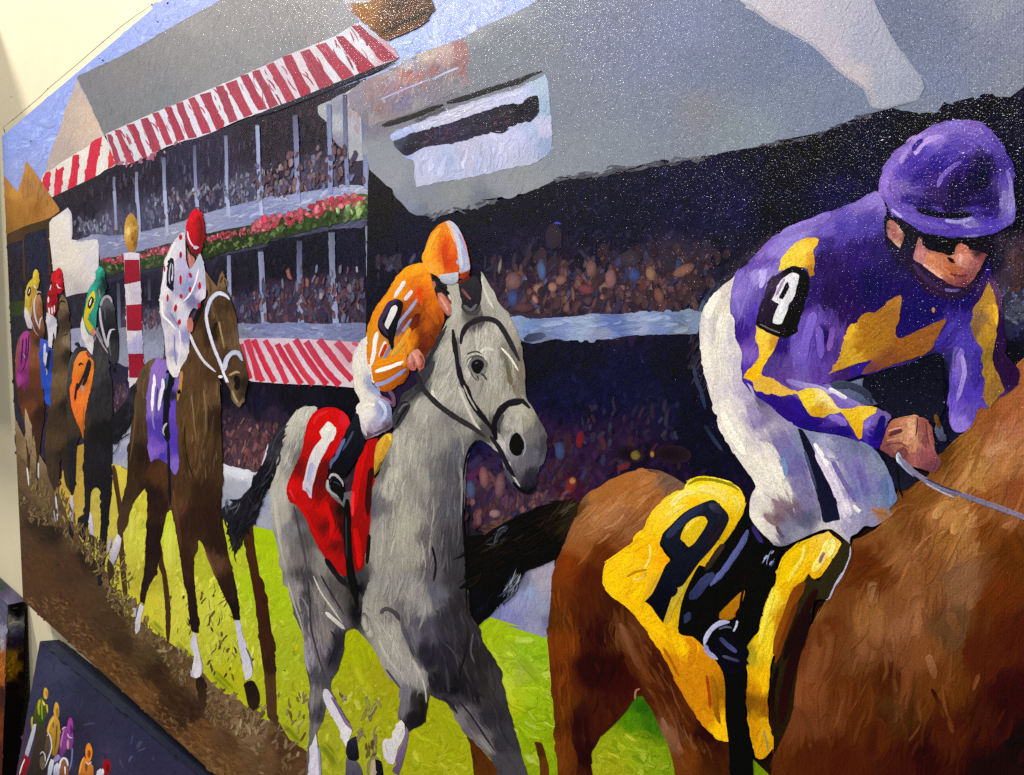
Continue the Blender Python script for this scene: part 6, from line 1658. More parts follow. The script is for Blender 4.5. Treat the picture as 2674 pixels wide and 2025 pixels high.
R('saddle_cloth', """
P 22 1470,885 1500,830 1560,788 1640,778 1720,785 1800,800 1900,850 1950,900 1972,960 1975,1020 1945,1100 1900,1180 1850,1260 1780,1370 1650,1520 1590,1610 23 1570,-10 1530,60 1480,150 1465,230 1445,320 1428,500 1480,520 1545,530 1600,580 1660,640 1720,710 1790,830 1808,920 1812,1050 1815,1200 1845,1400 1800,1395 1700,1330 1620,1250 1540,1130 1480,1030 1420,930 1350,780 1270,640 1180,500 1080,370 1000,285 890,205 850,170 810,80 22 805,1600 815,1520 860,1455 950,1385 1050,1320 1120,1240 1170,1130 1210,1060 1280,990 1340,940 1410,900
o sw=15 sl=46 ang=45 aj=25 cj=.05 edge=1 gs=10 gain=1.1:1.08:.7
W 22 1600,830,0 1900,1000,80 1400,1000,40 1250,1250,50 1000,1500,30 23 1200,450,-50 1500,800,-65 1400,300,70 1700,1100,-80
C 22 1600,810,e8c80e 1750,870,f0d24a 1650,900,efcb3c 1880,980,e9c638 1430,960,f2cf45 1350,1080,f0c840 1250,1180,eec22a 1200,1400,eeb312 950,1500,eebc20 1100,1550,edba24 1300,1400,eba510 1900,1120,d8b020 1800,1250,c9a018 1650,1480,c8a020 1750,960,eecb30 1550,980,e8b818 1560,870,f4e060
C 23 900,60,f0c01c 1100,100,eeb914 1050,250,e9b60e 1250,450,ecb812 1400,200,b89a30 1380,350,c6a424 1450,600,eab80e 1520,560,d69018 1350,700,c88010 1600,750,c88010 1450,900,c47e0c 1650,1000,c57d0e 1740,1000,96600e 1600,1200,c9820f 1790,1330,e8b61a 1330,620,e0a812 1250,150,c8a030
G
S 16 f8e488>f8e070 22 1370,1020 1420,950 1500,905 1570,910
S 26 f4dc70>f0d050 22 1580,880 1680,880 1780,920 1830,990
S 16 f0dc60>d8bc30 22 1870,930 1920,1000 1900,1080
S 8 8c8418 22 1510,840 1580,800 1700,800 1850,840 1930,890
S 12 f4d860 22 1330,1100 1400,1050 1480,1010
S 6 f8e070 22 1190,1330 1190,1450 1130,1560
S 6 b87c10 22 1000,1600 1080,1560 1170,1540
S 5 f8e48c>c8982c 23 1050,60 1130,50 1160,0
S 22 b8a838>c09c28 23 1480,90 1420,180 1360,300 1320,430
S 14 a86c10>8c580c 23 1700,850 1730,1000 1740,1150 1770,1250
S 18 d88c18>c07810 23 1490,540 1550,600 1540,680 1520,780
S 8 a03c10>b04810 23 1660,850 1680,1000 1690,1130
S 8 a86410 23 1300,620 1370,740 1430,860
F 20222f>0f1018 22 1690,968 1730,972 1800,1040 1838,1090 1840,1140 1780,1260 1700,1370 1600,1480 1500,1620 1460,1675 23 1400,140 1360,240 1300,420 1240,340 1200,280 1148,240 1200,190 1240,120 1290,10 22 1325,1500 1378,1452 1320,1390 1272,1342 1282,1290 1300,1240 1370,1170 1450,1090 1540,1030
S 20 2c3450>262c44 22 1330,1280 1420,1180 1530,1080 1640,1010
S 26 34384e>221e2a 22 1680,1010 1740,1030 1790,1090
S 22 201c24 22 1800,1130 1740,1230 1660,1340
S 7 060608 22 1285,1330 1330,1410 1380,1460
F dcbc1c>d8b020 22 1610,1102 1648,1108 1668,1140 1650,1190 1610,1250 1560,1320 1510,1355 1480,1320 1445,1290 1455,1240 1490,1170 1550,1120
S 7 f4d850 22 1480,1220 1540,1150 1600,1115
""", h)
R('chest', """
P 31 2300,1300 2212,1380 2150,1440 2100,1500 2070,1600 2050,1675 32 1960,150 1900,190 1840,230 1790,330 1720,420 1650,470 1600,520 1560,570 1500,600 1515,680 1450,760 1330,830 1260,870 1200,890 1150,960 1120,1040 1080,1130 980,1220 900,1262 860,1280 800,1300 790,1340 782,1450 740,1560 690,1650 33 640,140 600,225 520,330 440,480 400,600 350,760 310,900 290,1100 230,1300 170,1400 150,1500 125,1675 100,2000 S 3200,3000 5900,5600 5900,900
o sw=15 sl=84 ang=60 aj=14 cj=.06 edge=.9 gs=12 k=2.4 rough=.07 ridge=.45 mix=.36
W 32 2000,400,60 1600,1000,30 1300,1300,60 1800,1300,50 1100,1500,40 33 1000,500,85 500,800,80 1400,500,80 1900,900,70 1000,1300,60 500,1400,85 32 2100,800,40
C 32 2100,200,9c5a34 2050,350,a86848 1900,400,8c5230 1700,650,8f5c2c 1850,750,a5713c 2000,550,b07850 2150,900,87482a 1600,620,5d3a18 1400,900,7a4a22 1200,1000,6b3d1c 1600,1050,a06c38 1700,1130,b98450 1450,1100,8f5a30 1300,1250,704020 1600,1250,94602f 1900,1200,713c18 2100,1400,5a2e14 1250,1400,8c5a34 1000,1300,7c4a26 900,1500,5b2c12 1400,1550,7d4a28 1000,1600,623216 1950,250,8c5028 1800,500,94602c 2100,650,a46c40 1040,1080,8c6030 1640,1180,b07c48 1850,950,8a4c24 2000,1050,84502c
C 33 950,350,8a5a30 700,250,6a3c1e 600,400,61301a 1150,300,7c4b2a 1400,150,7a4a2a 1700,100,80583c 1600,450,5f4028 2000,200,5f2c12 2150,500,4a1f0c 1900,700,4e220c 2100,1000,331406 2150,1400,1c0c04 1950,1300,3f1c0a 1500,900,633619 1200,700,75452a 900,700,6b3f24 800,1000,5a2c14 500,700,6a3820 400,1000,7a4426 450,1250,6a3a22 1150,1150,4a2c18 950,1300,532812 500,1500,4e2410 1400,1500,2e1306 1600,1400,4a210c 700,1550,4a200e 1200,1600,3f1b0a 1900,1600,200c04 540,320,7c5028 1200,450,8a5838 1350,650,7a4826 1100,850,4a2412
G
D 50 12 90 55 14 8a5430 a86c40 703c1c c08454 | 32 1200,1000 1700,600 2200,300 2200,1100 1500,1650 900,1600
D 50 12 90 82 12 7c4828 5c2c14 8c5634 44200e 74432a | 33 400,600 800,100 1800,50 2000,800 1500,1500 400,1500
D 30 12 80 75 14 1c0c06 2a1208 3c1a0a | 33 1900,900 2200,600 2200,1600 1300,1600
S 24 c08c58>a8743c 32 1470,1120 1540,1020 1640,1000
S 30 bc8850>9c6834 32 1620,1250 1680,1150 1740,1080
S 26 a4703c 32 1750,780 1850,850 1900,900
S 22 b48058 32 1900,600 1990,540 2080,500
S 26 7c5030>64402a 33 1600,330 1640,450 1700,540
S 10 2a120a>5c3018 33 1450,960 1510,1080 1550,1200
S 20 8c6040>704428 33 1420,680 1460,800 1480,880
S 16 44281a>2c160c 32 1250,430 1260,430 1265,435
""", h, label='chestnut neck, shoulder and chest')
R('saddle_pad', """
F 302a1c>241c10 32 720,1312 760,1310 782,1330 778,1450 740,1530 690,1600 650,1675 33 600,215 490,235 440,450 380,620 330,880 290,1180 150,1500 115,1300 130,850 230,480 420,20 32 520,1640 620,1460
P 32 165,1660 175,1560 200,1480 250,1410 330,1340 480,1272 560,1240 600,1222 630,1260 700,1310 690,1360 640,1440 570,1540 480,1620 33 430,0 300,220 235,400 180,560 125,750 100,1000 95,1200 140,1420 60,1540 0,1530 23 2050,1470 2020,1330 1995,1150 1985,1000 2000,850 1985,700 1990,620 2040,530 2085,500 2110,400 2150,250 2200,150 33 95,200 150,90
o sw=13 sl=50 ang=62 aj=10 cj=.06 edge=1.3 gs=10
W 32 350,1450,55 33 150,300,65 80,700,80 60,1200,88 23 2080,700,85
C 32 350,1400,e9bd12 300,1550,efc410 500,1400,eec02a 600,1300,f0c850 220,1600,e8c010 450,1600,e8b010 33 150,200,f0d83c 120,450,eccf2c 60,600,f2d428 250,150,e8b414 50,900,f0b90e 60,1300,dca80f 200,400,b87810 300,180,b87414 110,1100,8c5410
C 23 2100,600,e5b91c 2050,950,c9880e 2080,1300,c98a12 2150,900,eeb810 2100,1450,d49a18 2030,650,a89424 2020,1050,7c5010
G
S 22 f8e478>f4dc60 32 610,1290 580,1380 530,1470 470,1560
S 11 f8e888 32 630,1290 640,1350 600,1440
S 9 a06c78>906070 32 565,1400 540,1440 525,1490
S 10 f8e068>f0d040 32 400,1340 380,1450 310,1560 270,1650
S 14 f4e058>f0d838 33 140,170 100,300 60,450 30,600
S 26 7a4010>8c4c10 33 400,80 320,200 260,360 200,520 150,680
S 14 5a2c10>6c3810 33 340,250 280,400 220,560 160,750
S 22 2a160c>1c0e08 33 500,140 430,270 350,420 290,570 230,720
S 26 1c0f0a>2a160c 33 440,330 350,600 280,820 240,1000 200,1250
S 12 140c08>2c1a0c 33 180,780 140,950 130,1100 150,1300
S 4 a8acc4>b8bcd0 32 780,1350 775,1430 750,1500 710,1590 660,1670
S 4 b0b4d0 33 715,0 660,90 620,180 600,220 575,228
S 5 a09060>8c7c50 33 60,1300 90,1400 100,1480
""", h)
j = R('painted_jockey', """
P 31 1000,0 880,60 700,140 550,200 420,250 300,290 200,345 120,400 0,520 21 2000,600 1935,650 1890,700 1862,790 1850,880 1850,970 1870,1120 1900,1220 1930,1290 1955,1340 1945,1430 1940,1500 1950,1600 2000,1675 22 1950,20 2010,70 2060,130 2140,190 2212,240 32 200,280 300,345 380,380 500,400 600,425 750,450 850,490 900,525 960,550 1000,548 1040,480 1080,380 1090,320 1115,290 1110,255 1080,235 1040,232 990,210 900,185 780,140 690,90 600,45 31 690,1650 620,1620 540,1590 480,1560 600,1580 720,1560 880,1515 1000,1490 1130,1450 1250,1420 1350,1380 1440,1345 1530,1345 1560,1380 1590,1420 1600,1520 1600,1675 32 1590,120 1595,250 1610,360 1640,405 1690,410 1740,390 1780,330 1815,260 1850,190 1900,215 1940,170 2000,120 2060,90 2110,60 2165,0 31 2165,1480 2130,1430 2060,1350 2050,1250 2045,1100 2030,950 2020,840 1960,710 1930,600 1900,500 1100,230 1060,120
o sw=11 sl=62 ang=70 aj=14 cj=.08 edge=1.0 gs=10 k=2.8 rough=.08
W 31 100,450,45 500,250,30 800,100,30 400,350,40 700,500,80 700,900,80 400,1200,82 550,1300,88 1100,700,60 1200,1100,40 1500,1300,50 1700,1500,88 1900,1000,80 32 300,200,-30 600,350,-12 900,350,-40 700,120,-25 21 2000,700,65 1900,1000,85 1950,1500,80
C 31 50,500,8268b8 60,700,a596dc 100,560,6a4fae 300,330,8a78c6 400,300,8a76c4 600,180,6f57b0 850,100,7d68bd 950,60,8a74c8 300,380,8878c8 700,300,4b3b9c 600,400,3b2a80 600,330,6c58b8 750,230,5c4cac 900,250,4a3a98 850,500,2c1c66 600,600,2a1a55 1000,500,2b2060 800,800,22154f 1000,800,1c1450 1150,650,221a4c 1100,750,1f1452 600,900,231645 500,1050,6248a8 430,1250,5a41a6 370,1400,6750ad 560,1200,2a1a5c 650,1150,5b3d93 620,1300,4a3080 750,1050,2a1650 200,1300,2c1a6c 150,1400,4a3a80 400,900,2b1b5f 450,1100,6a4fb0 520,1450,5c40a0 1300,1050,1d1258 1450,950,1c1158 1700,900,1c1153 1850,650,22155a 1650,1050,3a2a8a 1500,1250,33257c 1450,1350,27204f 1750,1250,4c3aa8 1700,1500,6b55bd 1650,1650,5a48b0 1800,1500,3a2a85 850,1450,2c1c7c 700,1530,3a2060 2000,1100,2a1640 1980,850,5c3a5a 2020,1400,2a1838 2100,1450,2a1638 1640,1400,2c2660 1900,900,241650 250,1450,5c4490 200,1550,5a3c90 400,1600,6a50a0 520,1520,5c3c98
C 32 50,120,2e1a80 200,220,2a1575 450,330,220e70 700,400,1f0c6c 700,300,5e46a8 900,330,7a60c0 1050,280,6d5a9c 960,450,2a1488 400,20,7a60b0 700,110,7c66b8 850,170,7f68b5 1040,420,200c60 330,200,2a1880 1650,150,6a50c0 1750,100,4a35a8 1680,350,8a72d0 1780,250,5b48a8
C 21 2150,450,7b60c0 2050,600,6a50ac 2100,700,a090dc 2190,500,8a70c8 1950,750,7e69c2 1950,950,7260b5 2050,1000,4d35a0 1950,1150,3a1f80 2050,1250,5c3c9c 2020,1350,7c5cb8 1980,1500,4d30a0 2000,1640,3d209a 1900,850,8c78cc 2150,800,5c48a0
G
S 16 a896e0>b0a0e4 31 30,760 60,700 80,640
S 14 b0a4e8 21 2100,650 2130,720 2100,800
S 26 8c78cc>8068c0 31 200,370 330,310 470,260 620,190
S 26 7860c0>6a52b4 31 480,1000 440,1130 400,1280 390,1420
S 20 6c52b4 31 520,1120 530,1260 540,1380
S 16 6c48a4>7c58a8 31 640,1120 620,1220 600,1320
S 22 3c2c84 31 420,850 350,1000 300,1150
S 18 8068c8>7058b8 31 1700,1300 1680,1420 1690,1540
S 12 a898dc>8c74d0 31 1700,1350 1720,1500 32 1660,150
S 16 3c2c90 31 1800,1320 1820,1480 1800,1640
S 20 4838a4>32268c 31 1650,1080 1560,1180 1480,1290
S 20 7a64b8>9080c4 32 560,20 660,80 760,140 860,180
S 16 8c78c8>6a54b4 32 900,380 930,310 980,260 1020,240
S 18 1c0c64 32 1050,270 1020,380 980,480
S 20 8068c0>7a60b8 32 600,280 680,300 750,350
S 13 dcd8e8 32 600,50 680,85 750,130
S 16 7c68b8>b0a4cc 31 250,1560 380,1600 500,1620 620,1670
""", label='large jockey in purple and yellow silks at the right')
R('yellow_panel', """
P 31 182,662 200,600 215,550 280,470 340,420 425,385 490,385 515,395 508,440 478,480 475,540 482,600 470,680 450,712 436,680 425,640 380,625 330,618 260,635
o sw=12 sl=36 ang=45 aj=14 cj=.05
C 31 300,500,ecca3c 450,420,e8b830 250,600,f0d048 380,550,f0cc40 450,550,d8982c 460,660,b07820 400,470,f0d050
G
P 31 2,1110 60,1150 120,1180 195,1205 170,1260 130,1340 90,1400 60,1450 45,1510 90,1535 140,1545 200,1590 290,1640 32 320,60 340,75 420,55 520,48 560,75 600,110 650,170 690,215 800,212 860,195 930,193 1000,208 985,250 940,275 890,312 880,380 870,455 850,465 832,440 800,380 750,300 700,240 680,250 600,262 560,290 520,285 450,270 410,210 370,150 340,95 270,100 200,112 120,85 0,70 22 2080,75 2050,50 2045,20 21 2050,1610 2040,1575 2000,1555 1962,1540 1980,1510 2030,1460 2070,1410 2095,1350 2085,1280 2065,1220 2070,1150 2065,1108
o sw=13 sl=36 ang=50 aj=30 cj=.05
C 31 60,1250,ecc444 150,1260,c08828 100,1350,e8bc2c 20,1450,ecbc1c 60,1600,d8ac40 200,1620,e0b048 32 200,80,dcb048 450,130,ecca30 550,110,f0dc90 520,230,c8981c 620,220,d8b040 750,240,dcb424 900,240,e8c038 850,330,dcae20 860,420,d89c18 640,190,f0dc90
C 21 2100,1200,ecca40 2150,1300,ecc038 2050,1500,e8b010 2150,1600,d8a838 2080,1620,d8b048
G
P 31 595,1508 650,1450 690,1380 710,1300 740,1200 760,1130 785,1095 815,1095 900,1050 1000,990 1100,910 1190,850 1202,880 1190,960 1175,1050 1150,1130 1160,1200 1180,1215 1280,1180 1380,1130 1480,1085 1575,1050 1540,1130 1500,1200 1450,1280 1400,1335 1300,1375 1150,1420 1000,1480 920,1500 870,1510 900,1460 950,1405 960,1390 850,1415 760,1450 680,1475
o sw=16 sl=44 ang=35 aj=16 cj=.06
C 31 730,1350,c79a2e 780,1150,d9a92e 900,1150,a36a20 1100,1000,9a6426 1250,1250,8f5520 1400,1200,8a5428 1100,1400,7c4526 900,1300,a86f1c 800,1380,c89a2c 1000,1200,9c6820 1150,900,a87030 680,1440,b8862c 950,1480,6c3a3c
G
P 31 1920,740 1955,830 1985,940 1995,1030 1985,1140 1972,1260 1950,1400 1980,1480 2020,1560 2050,1650 32 2010,100 1930,210 1900,180 1880,120 1880,0 31 1890,1600 1885,1480 1870,1400 1875,1320 1840,1260 1790,1180 1772,1080 1800,1020 1840,930 1880,840
o sw=13 sl=40 ang=80 aj=14 cj=.08
C 31 1900,900,a87c30 1960,1000,d0982c 1850,1050,806040 1900,1150,b4842c 1820,1150,785838 1900,1350,806428 1930,1500,9c742c 2000,1600,8c6430 1880,1250,a07828
G
S 9 e8b430 31 1960,930 1985,1010 1982,1100
O b07840 31 1465,980 14,22 0
""", j)
R('armband', """
P 31 330,616 280,622 245,640 190,680 120,725 85,800 60,880 30,960 10,1040 0,1090 30,1125 100,1160 160,1190 240,1210 290,1190 345,1160 340,1110 372,1020 400,930 425,840 438,780 436,700 400,650
o sw=13 sl=40 ang=70 aj=12 cj=.15 rough=.15
C 31 330,650,16131a 140,780,3a2c44 80,950,2c2236 60,1050,261c30 300,1050,0e0c10 380,800,121016 150,1140,1c1416 300,1160,141014 120,1000,241c2c 170,850,2e2438
G
F e0dce4>d8dce0 31 250,700 300,672 355,692 345,750 325,830 300,900 272,930 262,975 235,1040 210,1095 180,1098 140,1085 140,1060 155,1010 180,950 192,930 160,915 128,895 150,860 175,800 205,735
S 7 a894b8>8c7ca0 31 235,720 195,800 165,860
f 17131c 31 262,745 276,790 250,845 222,890 195,885 190,870 220,815 245,760
S 12 100c10>1c1418 31 10,1080 90,1130 180,1170 300,1165
S 4 6c6068 31 30,1095 120,1140 200,1170
""", j)
R('face', """
P 31 1060,205 1120,195 1200,215 1280,270 1380,335 1500,370 1620,380 1750,375 1900,350 1960,340 1950,450 1920,540 1890,620 1850,700 1820,780 1760,830 1700,870 1600,885 1480,860 1380,800 1310,710 1240,640 1170,590 1120,520 1075,420
o sw=12 sl=36 ang=-30 aj=25 cj=.12 rough=.12
C 31 1240,350,1c1a24 1200,550,221c38 1450,420,15131c 1600,430,101016 1800,420,14121a 1350,700,281a34 1500,810,2a1838 1650,850,2a1c34 1850,500,1c1622 1280,600,241a34 1100,300,1a1828
G
P 31 1345,375 1372,400 1375,450 1450,492 1530,515 1600,532 1640,520 1645,465 1670,435 1700,428 1740,460 1760,480 1830,490 1905,520 1880,580 1840,650 1800,720 1760,765 1700,788 1640,778 1580,755 1480,682 1380,610 1300,555 1310,500 1325,440
o sw=11 sl=32 ang=-32 aj=22 cj=.06 rough=.1
C 31 1350,500,b9757a 1340,430,9c6864 1320,560,b07c7c 1450,580,c07a52 1600,620,b0603c 1700,480,b86a5a 1690,560,d09080 1720,560,c07c68 1800,600,9a5a58 1780,680,84484c 1650,720,8a4c48 1500,650,d08f74 1420,640,c48474 1560,560,b46c50 1650,660,a0583c 1870,540,7c4448 1700,770,6c3440
G
P 31 1085,250 1110,235 1135,240 1180,290 1215,340 1222,390 1200,440 1190,470 1140,430 1095,370 1078,330
o sw=9 sl=28 ang=75 aj=12 cj=.08 rough=.1
C 31 1110,290,b8786c 1150,350,a4545c 1190,330,c09484 1180,440,c8a484 1200,400,8c5048 1100,350,a87470
G
S 12 c47c58>b86c48 31 1400,540 1470,590 1550,650 1640,720
S 8 dca08c 31 1380,600 1460,660 1540,720
S 6 6c2c34 31 1600,680 1670,700 1750,690
S 9 d89c90 31 1685,520 1695,560 1675,590
S 11 1c1018 31 1640,590 1600,560 1580,545
S 14 3c2848>2c1c3c 31 1300,600 1400,720 1500,790 1620,840
S 8 6c60a0>40306c 31 1560,810 1620,820 1690,815
""", j)
R('helmet', """
P 30 1015,1560 1025,1490 1045,1415 1075,1345 1110,1300 1150,1255 1250,1175 1330,1120 1400,1075 1480,1030 1550,1008 1630,997 1700,995 1780,1000 1850,1012 1900,1045 1950,1095 2000,1150 2045,1220 2080,1310 2110,1400 2125,1500 2125,1600 31 2135,80 2140,200 2120,260 2080,290 2020,320 1950,342 1830,368 1700,376 1600,375 1500,365 1420,345 1350,320 1300,290 1250,250 1200,225 1150,205 1110,160 1085,110 1040,50 1010,0
o sw=11 sl=62 ang=30 aj=10 cj=.07 edge=.9 gs=10 k=2.5 rough=.1
W 30 1100,1450,65 1200,1250,45 1500,1100,18 1750,1050,-10 1950,1200,-50 2080,1450,-85 1400,1300,35 1700,1400,60 1300,1550,0 31 1100,80,-60 1250,200,-35 1500,300,-15 1750,250,0 2000,250,20 2110,100,85 1700,80,0
C 30 1100,1400,8068c4 1060,1500,8a6cc8 1080,1580,8a6cc8 1200,1250,8569c4 1180,1200,6c58a8 1350,1150,a98fd8 1400,1100,8468bc 1500,1060,7f66bf 1750,1050,7a60b8 1650,1020,806cc4 1900,1150,6650b0 1960,1200,5444a0 1500,1150,8f78d4 1700,1180,5c48a8 1600,1230,4634a0 1400,1230,5844b0 1300,1350,46309a 1500,1350,2c1c80 1350,1480,2a1a7c 1220,1420,5038a4 1700,1380,2c1a6c 1900,1350,181036 1850,1500,150f2c 1650,1550,1c143a 1750,1450,1c123e 1500,1600,34225c 1500,1480,3c2478 1250,1560,7462a8 1300,1520,4c3c94 2040,1350,3c2c84 2080,1500,5542a0 2100,1620,7d70b8
C 31 1100,60,6c54b0 1250,50,332080 1700,80,1a1038 1900,100,20144c 1950,60,241858 1250,180,6a52b4 1500,250,5c44ac 1750,250,8478c0 1650,300,4a3498 1950,280,4c38a8 1800,180,3c2c88 1950,170,2a1c68 2090,200,6a5ab0 1500,330,4a3898 1400,120,201650 1600,150,1c1240 1350,250,5840a8 2110,100,8478bc
G
S 15 b49ce0>a88cd8 30 1310,1280 1360,1200 1440,1150 1530,1125
S 13 a890dc>8c74cc 30 1190,1350 1230,1270 1300,1200
S 12 7c64c0>6a50b4 30 1500,1550 1530,1470 1620,1380 1700,1330
S 22 8c70cc>8468c4 30 1070,1560 1080,1470 1120,1390
S 13 3c2c90 30 1290,1250 1330,1190 1380,1150
S 17 6c58b8>6450b4 31 1180,170 1300,230 1450,280 1600,300
S 10 9890d0>8c84c8 31 1560,240 1670,255 1780,235
S 14 120e24 31 1330,150 1480,190 1650,200 1800,190
S 16 4c389c>5440a8 31 1450,335 1600,345 1780,330 1950,300
S 8 ac9cdc 31 1120,150 1170,190 1210,220
S 10 6a5cac>9488cc 30 2070,1400 2100,1500 2110,1600 31 2120,60
""", j)
R('hand', """
P 32 1112,318 1140,302 1180,288 1230,278 1290,268 1350,285 1400,300 1440,350 1455,410 1465,470 1475,550 1500,600 1535,655 1510,700 1470,745 1400,722 1300,690 1200,645 1120,610 1060,570 1020,545 1040,500 1060,440 1080,380
o sw=12 sl=36 ang=75 aj=20 cj=.06 rough=.1
C 32 1150,350,a4684c 1200,320,b87858 1290,320,c89070 1280,440,d8a080 1220,440,c08868 1110,400,985c48 1370,340,8c5048 1400,450,8a5048 1300,520,bc8060 1200,520,a06850 1100,540,7a4548 1180,580,6c3c40 1400,600,8b4b50 1300,600,a05c5c 1450,680,6c3c48 1230,610,7c4848 1380,520,a06058
G
S 12 dca484>d09478 32 1290,300 1300,380 1285,450
S 12 c48868>b87c60 32 1180,340 1240,330 1290,350
S 12 8a4c50>7c4448 32 1350,330 1380,430 1400,540
S 9 5c3038 32 1100,430 1160,400 1210,390
S 8 743c40 32 1180,560 1220,540 1240,580 1210,620
S 9 c88c6c 32 1210,490 1260,500 1300,480
B 14 e0b088 32 1250,300 1290,360 1280,450
B 10 8c5450 32 1340,300 1360,400 1360,520
S 3 502830 32 1330,290 1330,360 1318,440
S 3 5c3034 32 1400,320 1410,420 1430,520
S 3 5c2c30 32 1090,440 1150,425 1210,400
S 3 643438 32 1060,520 1130,500 1200,500 1260,540
S 5 c89078 32 1090,400 1150,380 1200,370
S 5 b87c68 32 1080,480 1140,465 1190,460
S 5 a4605c 32 1420,380 1440,480 1480,590
""", j)
R('breeches', """
P 21 1895,700 1850,735 1800,770 1740,830 1700,870 1665,920 1635,970 1615,1030 1602,1100 1600,1200 1610,1300 1620,1380 1640,1480 1665,1590 1690,1675 22 1655,0 1690,120 1720,200 1750,280 1780,350 1810,430 1850,510 1900,600 1960,690 2010,750 2040,800 2065,860 2040,900 2020,960 2012,1040 2020,1120 2060,1175 2110,1235 2170,1290 2212,1335 32 130,1330 180,1350 240,1345 300,1320 400,1275 500,1230 560,1210 620,1210 690,1255 740,1300 775,1330 780,1270 830,1245 900,1180 960,1190 1010,1170 1060,1140 1130,1090 1100,1050 1170,960 1150,900 1130,820 1100,750 1070,680 1020,610 960,560 900,520 800,470 700,440 600,422 480,405 380,380 300,340 200,270 130,200 60,150 0,110 22 2030,30 1990,0 21 2040,1675 1990,1620 1945,1550 1940,1460 1952,1340 1930,1280 1900,1220 1870,1120 1855,1000 1855,850
o sw=11 sl=64 ang=80 aj=9 cj=.03 edge=.4 gain=.93 gs=11 k=2.6 rough=.05
W 21 1750,950,60 1700,1300,88 22 1750,200,-75 1900,500,-60 2100,800,-50 32 50,300,-50 150,700,-55 300,900,-70 600,700,-62 800,800,-62 1000,900,-70 200,1100,-40 700,1100,-70 22 2100,1150,-50
C 21 1750,950,e4dccc 1700,1300,ebe5d8 1800,1500,e2dcd6 1650,1100,c9c3c4 1850,850,d8d0c8 1850,1300,e0dad8 1900,1400,c8c0cc 1620,1250,d0c8c8 1900,1600,c4b8cc 1780,1100,ece6d8 22 1750,150,dcd4d0 1800,200,e8e2da 1900,400,eae4da 2050,600,e7e1d4 2100,350,7a6aa0 2050,250,a393c0 1990,100,b5aac8 1950,200,d8d0d8 2100,500,c8bccc 2100,800,e9e3d6 2160,1090,8c7078 2080,1100,eae4d8 2120,950,ede7da 2050,980,d8d2d0 1900,550,dcd6d0
C 32 50,250,7d7498 20,180,60587c 100,450,a8a0b4 50,400,cfc6cc 50,700,eae4d6 30,500,e0d8d4 150,800,ece6d8 250,900,e7e1d6 120,600,e4dcd4 200,500,7b70a8 300,700,6d64a0 250,600,6c74ac 330,850,8078a4 400,950,7c74a0 300,1050,6e5f78 200,1000,8c7682 400,1130,5a5a78 250,1180,7a7894 100,1050,e0dad0 60,1180,e8e2d4 130,1250,d2ccc8 600,1250,cac4c8 80,950,dcd6d0 180,1120,745c68 350,1250,8c8ca0 200,1280,6c6c84 430,480,8088a8 600,650,cfc6da 550,560,a8a4c8 650,850,d2c8dc 720,1050,d6cbe0 700,600,7c7cac 850,750,7c70b0 800,900,6f70b0 950,850,7470ac 1000,700,8088a4 1080,850,5f709c 1000,1000,7b84ac 900,1080,8d8bb0 850,500,6a6c90 760,850,8c90b4 1030,1080,9a6c48 950,1150,8c88ac 800,1150,9c98b8 700,500,787ca0 1100,980,6078a0
G
F 17172a>1c1c30 32 345,375 380,385 440,480 500,600 550,720 600,810 640,930 670,1020 695,1130 640,1140 560,1150 535,1050 515,960 490,880 460,780 430,680 400,560 370,460
S 8 4c5070>34385a 32 400,560 450,720 500,880
S 22 dcd0e4>d4cae0 32 500,560 560,680 640,830 700,980
S 11 f0ecf0 32 480,500 560,620 600,700
S 10 ece8e4 32 800,1010 850,1060 870,1050
S 12 7060a0>6c609c 32 620,620 680,740 760,880 820,980
S 13 6c78a8>647cb0 32 1090,760 1120,880 1110,1000
S 13 7088b0 32 220,620 240,700 250,780
S 12 8c7480>745c68 32 130,960 200,1010 290,1020 350,990
S 12 8c727c>7c646c 32 70,1080 130,1150 180,1170
S 9 5c4c60 32 170,1180 190,1230 230,1280
S 7 9c98b8 32 560,600 620,640 680,620
S 9 a8744c>8c5c34 32 950,1030 1010,1060 1080,1080
S 12 6c7898 32 850,490 960,560 1040,660
S 22 f0ece0 21 1770,830 1700,930 1660,1050
S 20 f0eadc 22 1790,240 1870,420 1980,600
""", j)
R('reins', """
S 13 a8b4d0>7c80a8 32 1172,575 1190,650 1240,730 1310,800
S 14 7c7894>6c6884 32 1180,610 1260,700 1360,780 1480,850 1620,900 1760,940
S 14 6c6884>8c7c90 32 1620,900 1760,945 1880,990 2000,1030 2212,1110 S 2674,1351 2760,1385
S 5 c4d0e4 32 1160,590 1180,680 1250,760
S 4 383450 32 1400,790 1550,860 1700,910
S 5 a8a0b4 32 1400,830 1530,900 1640,950
""", j)
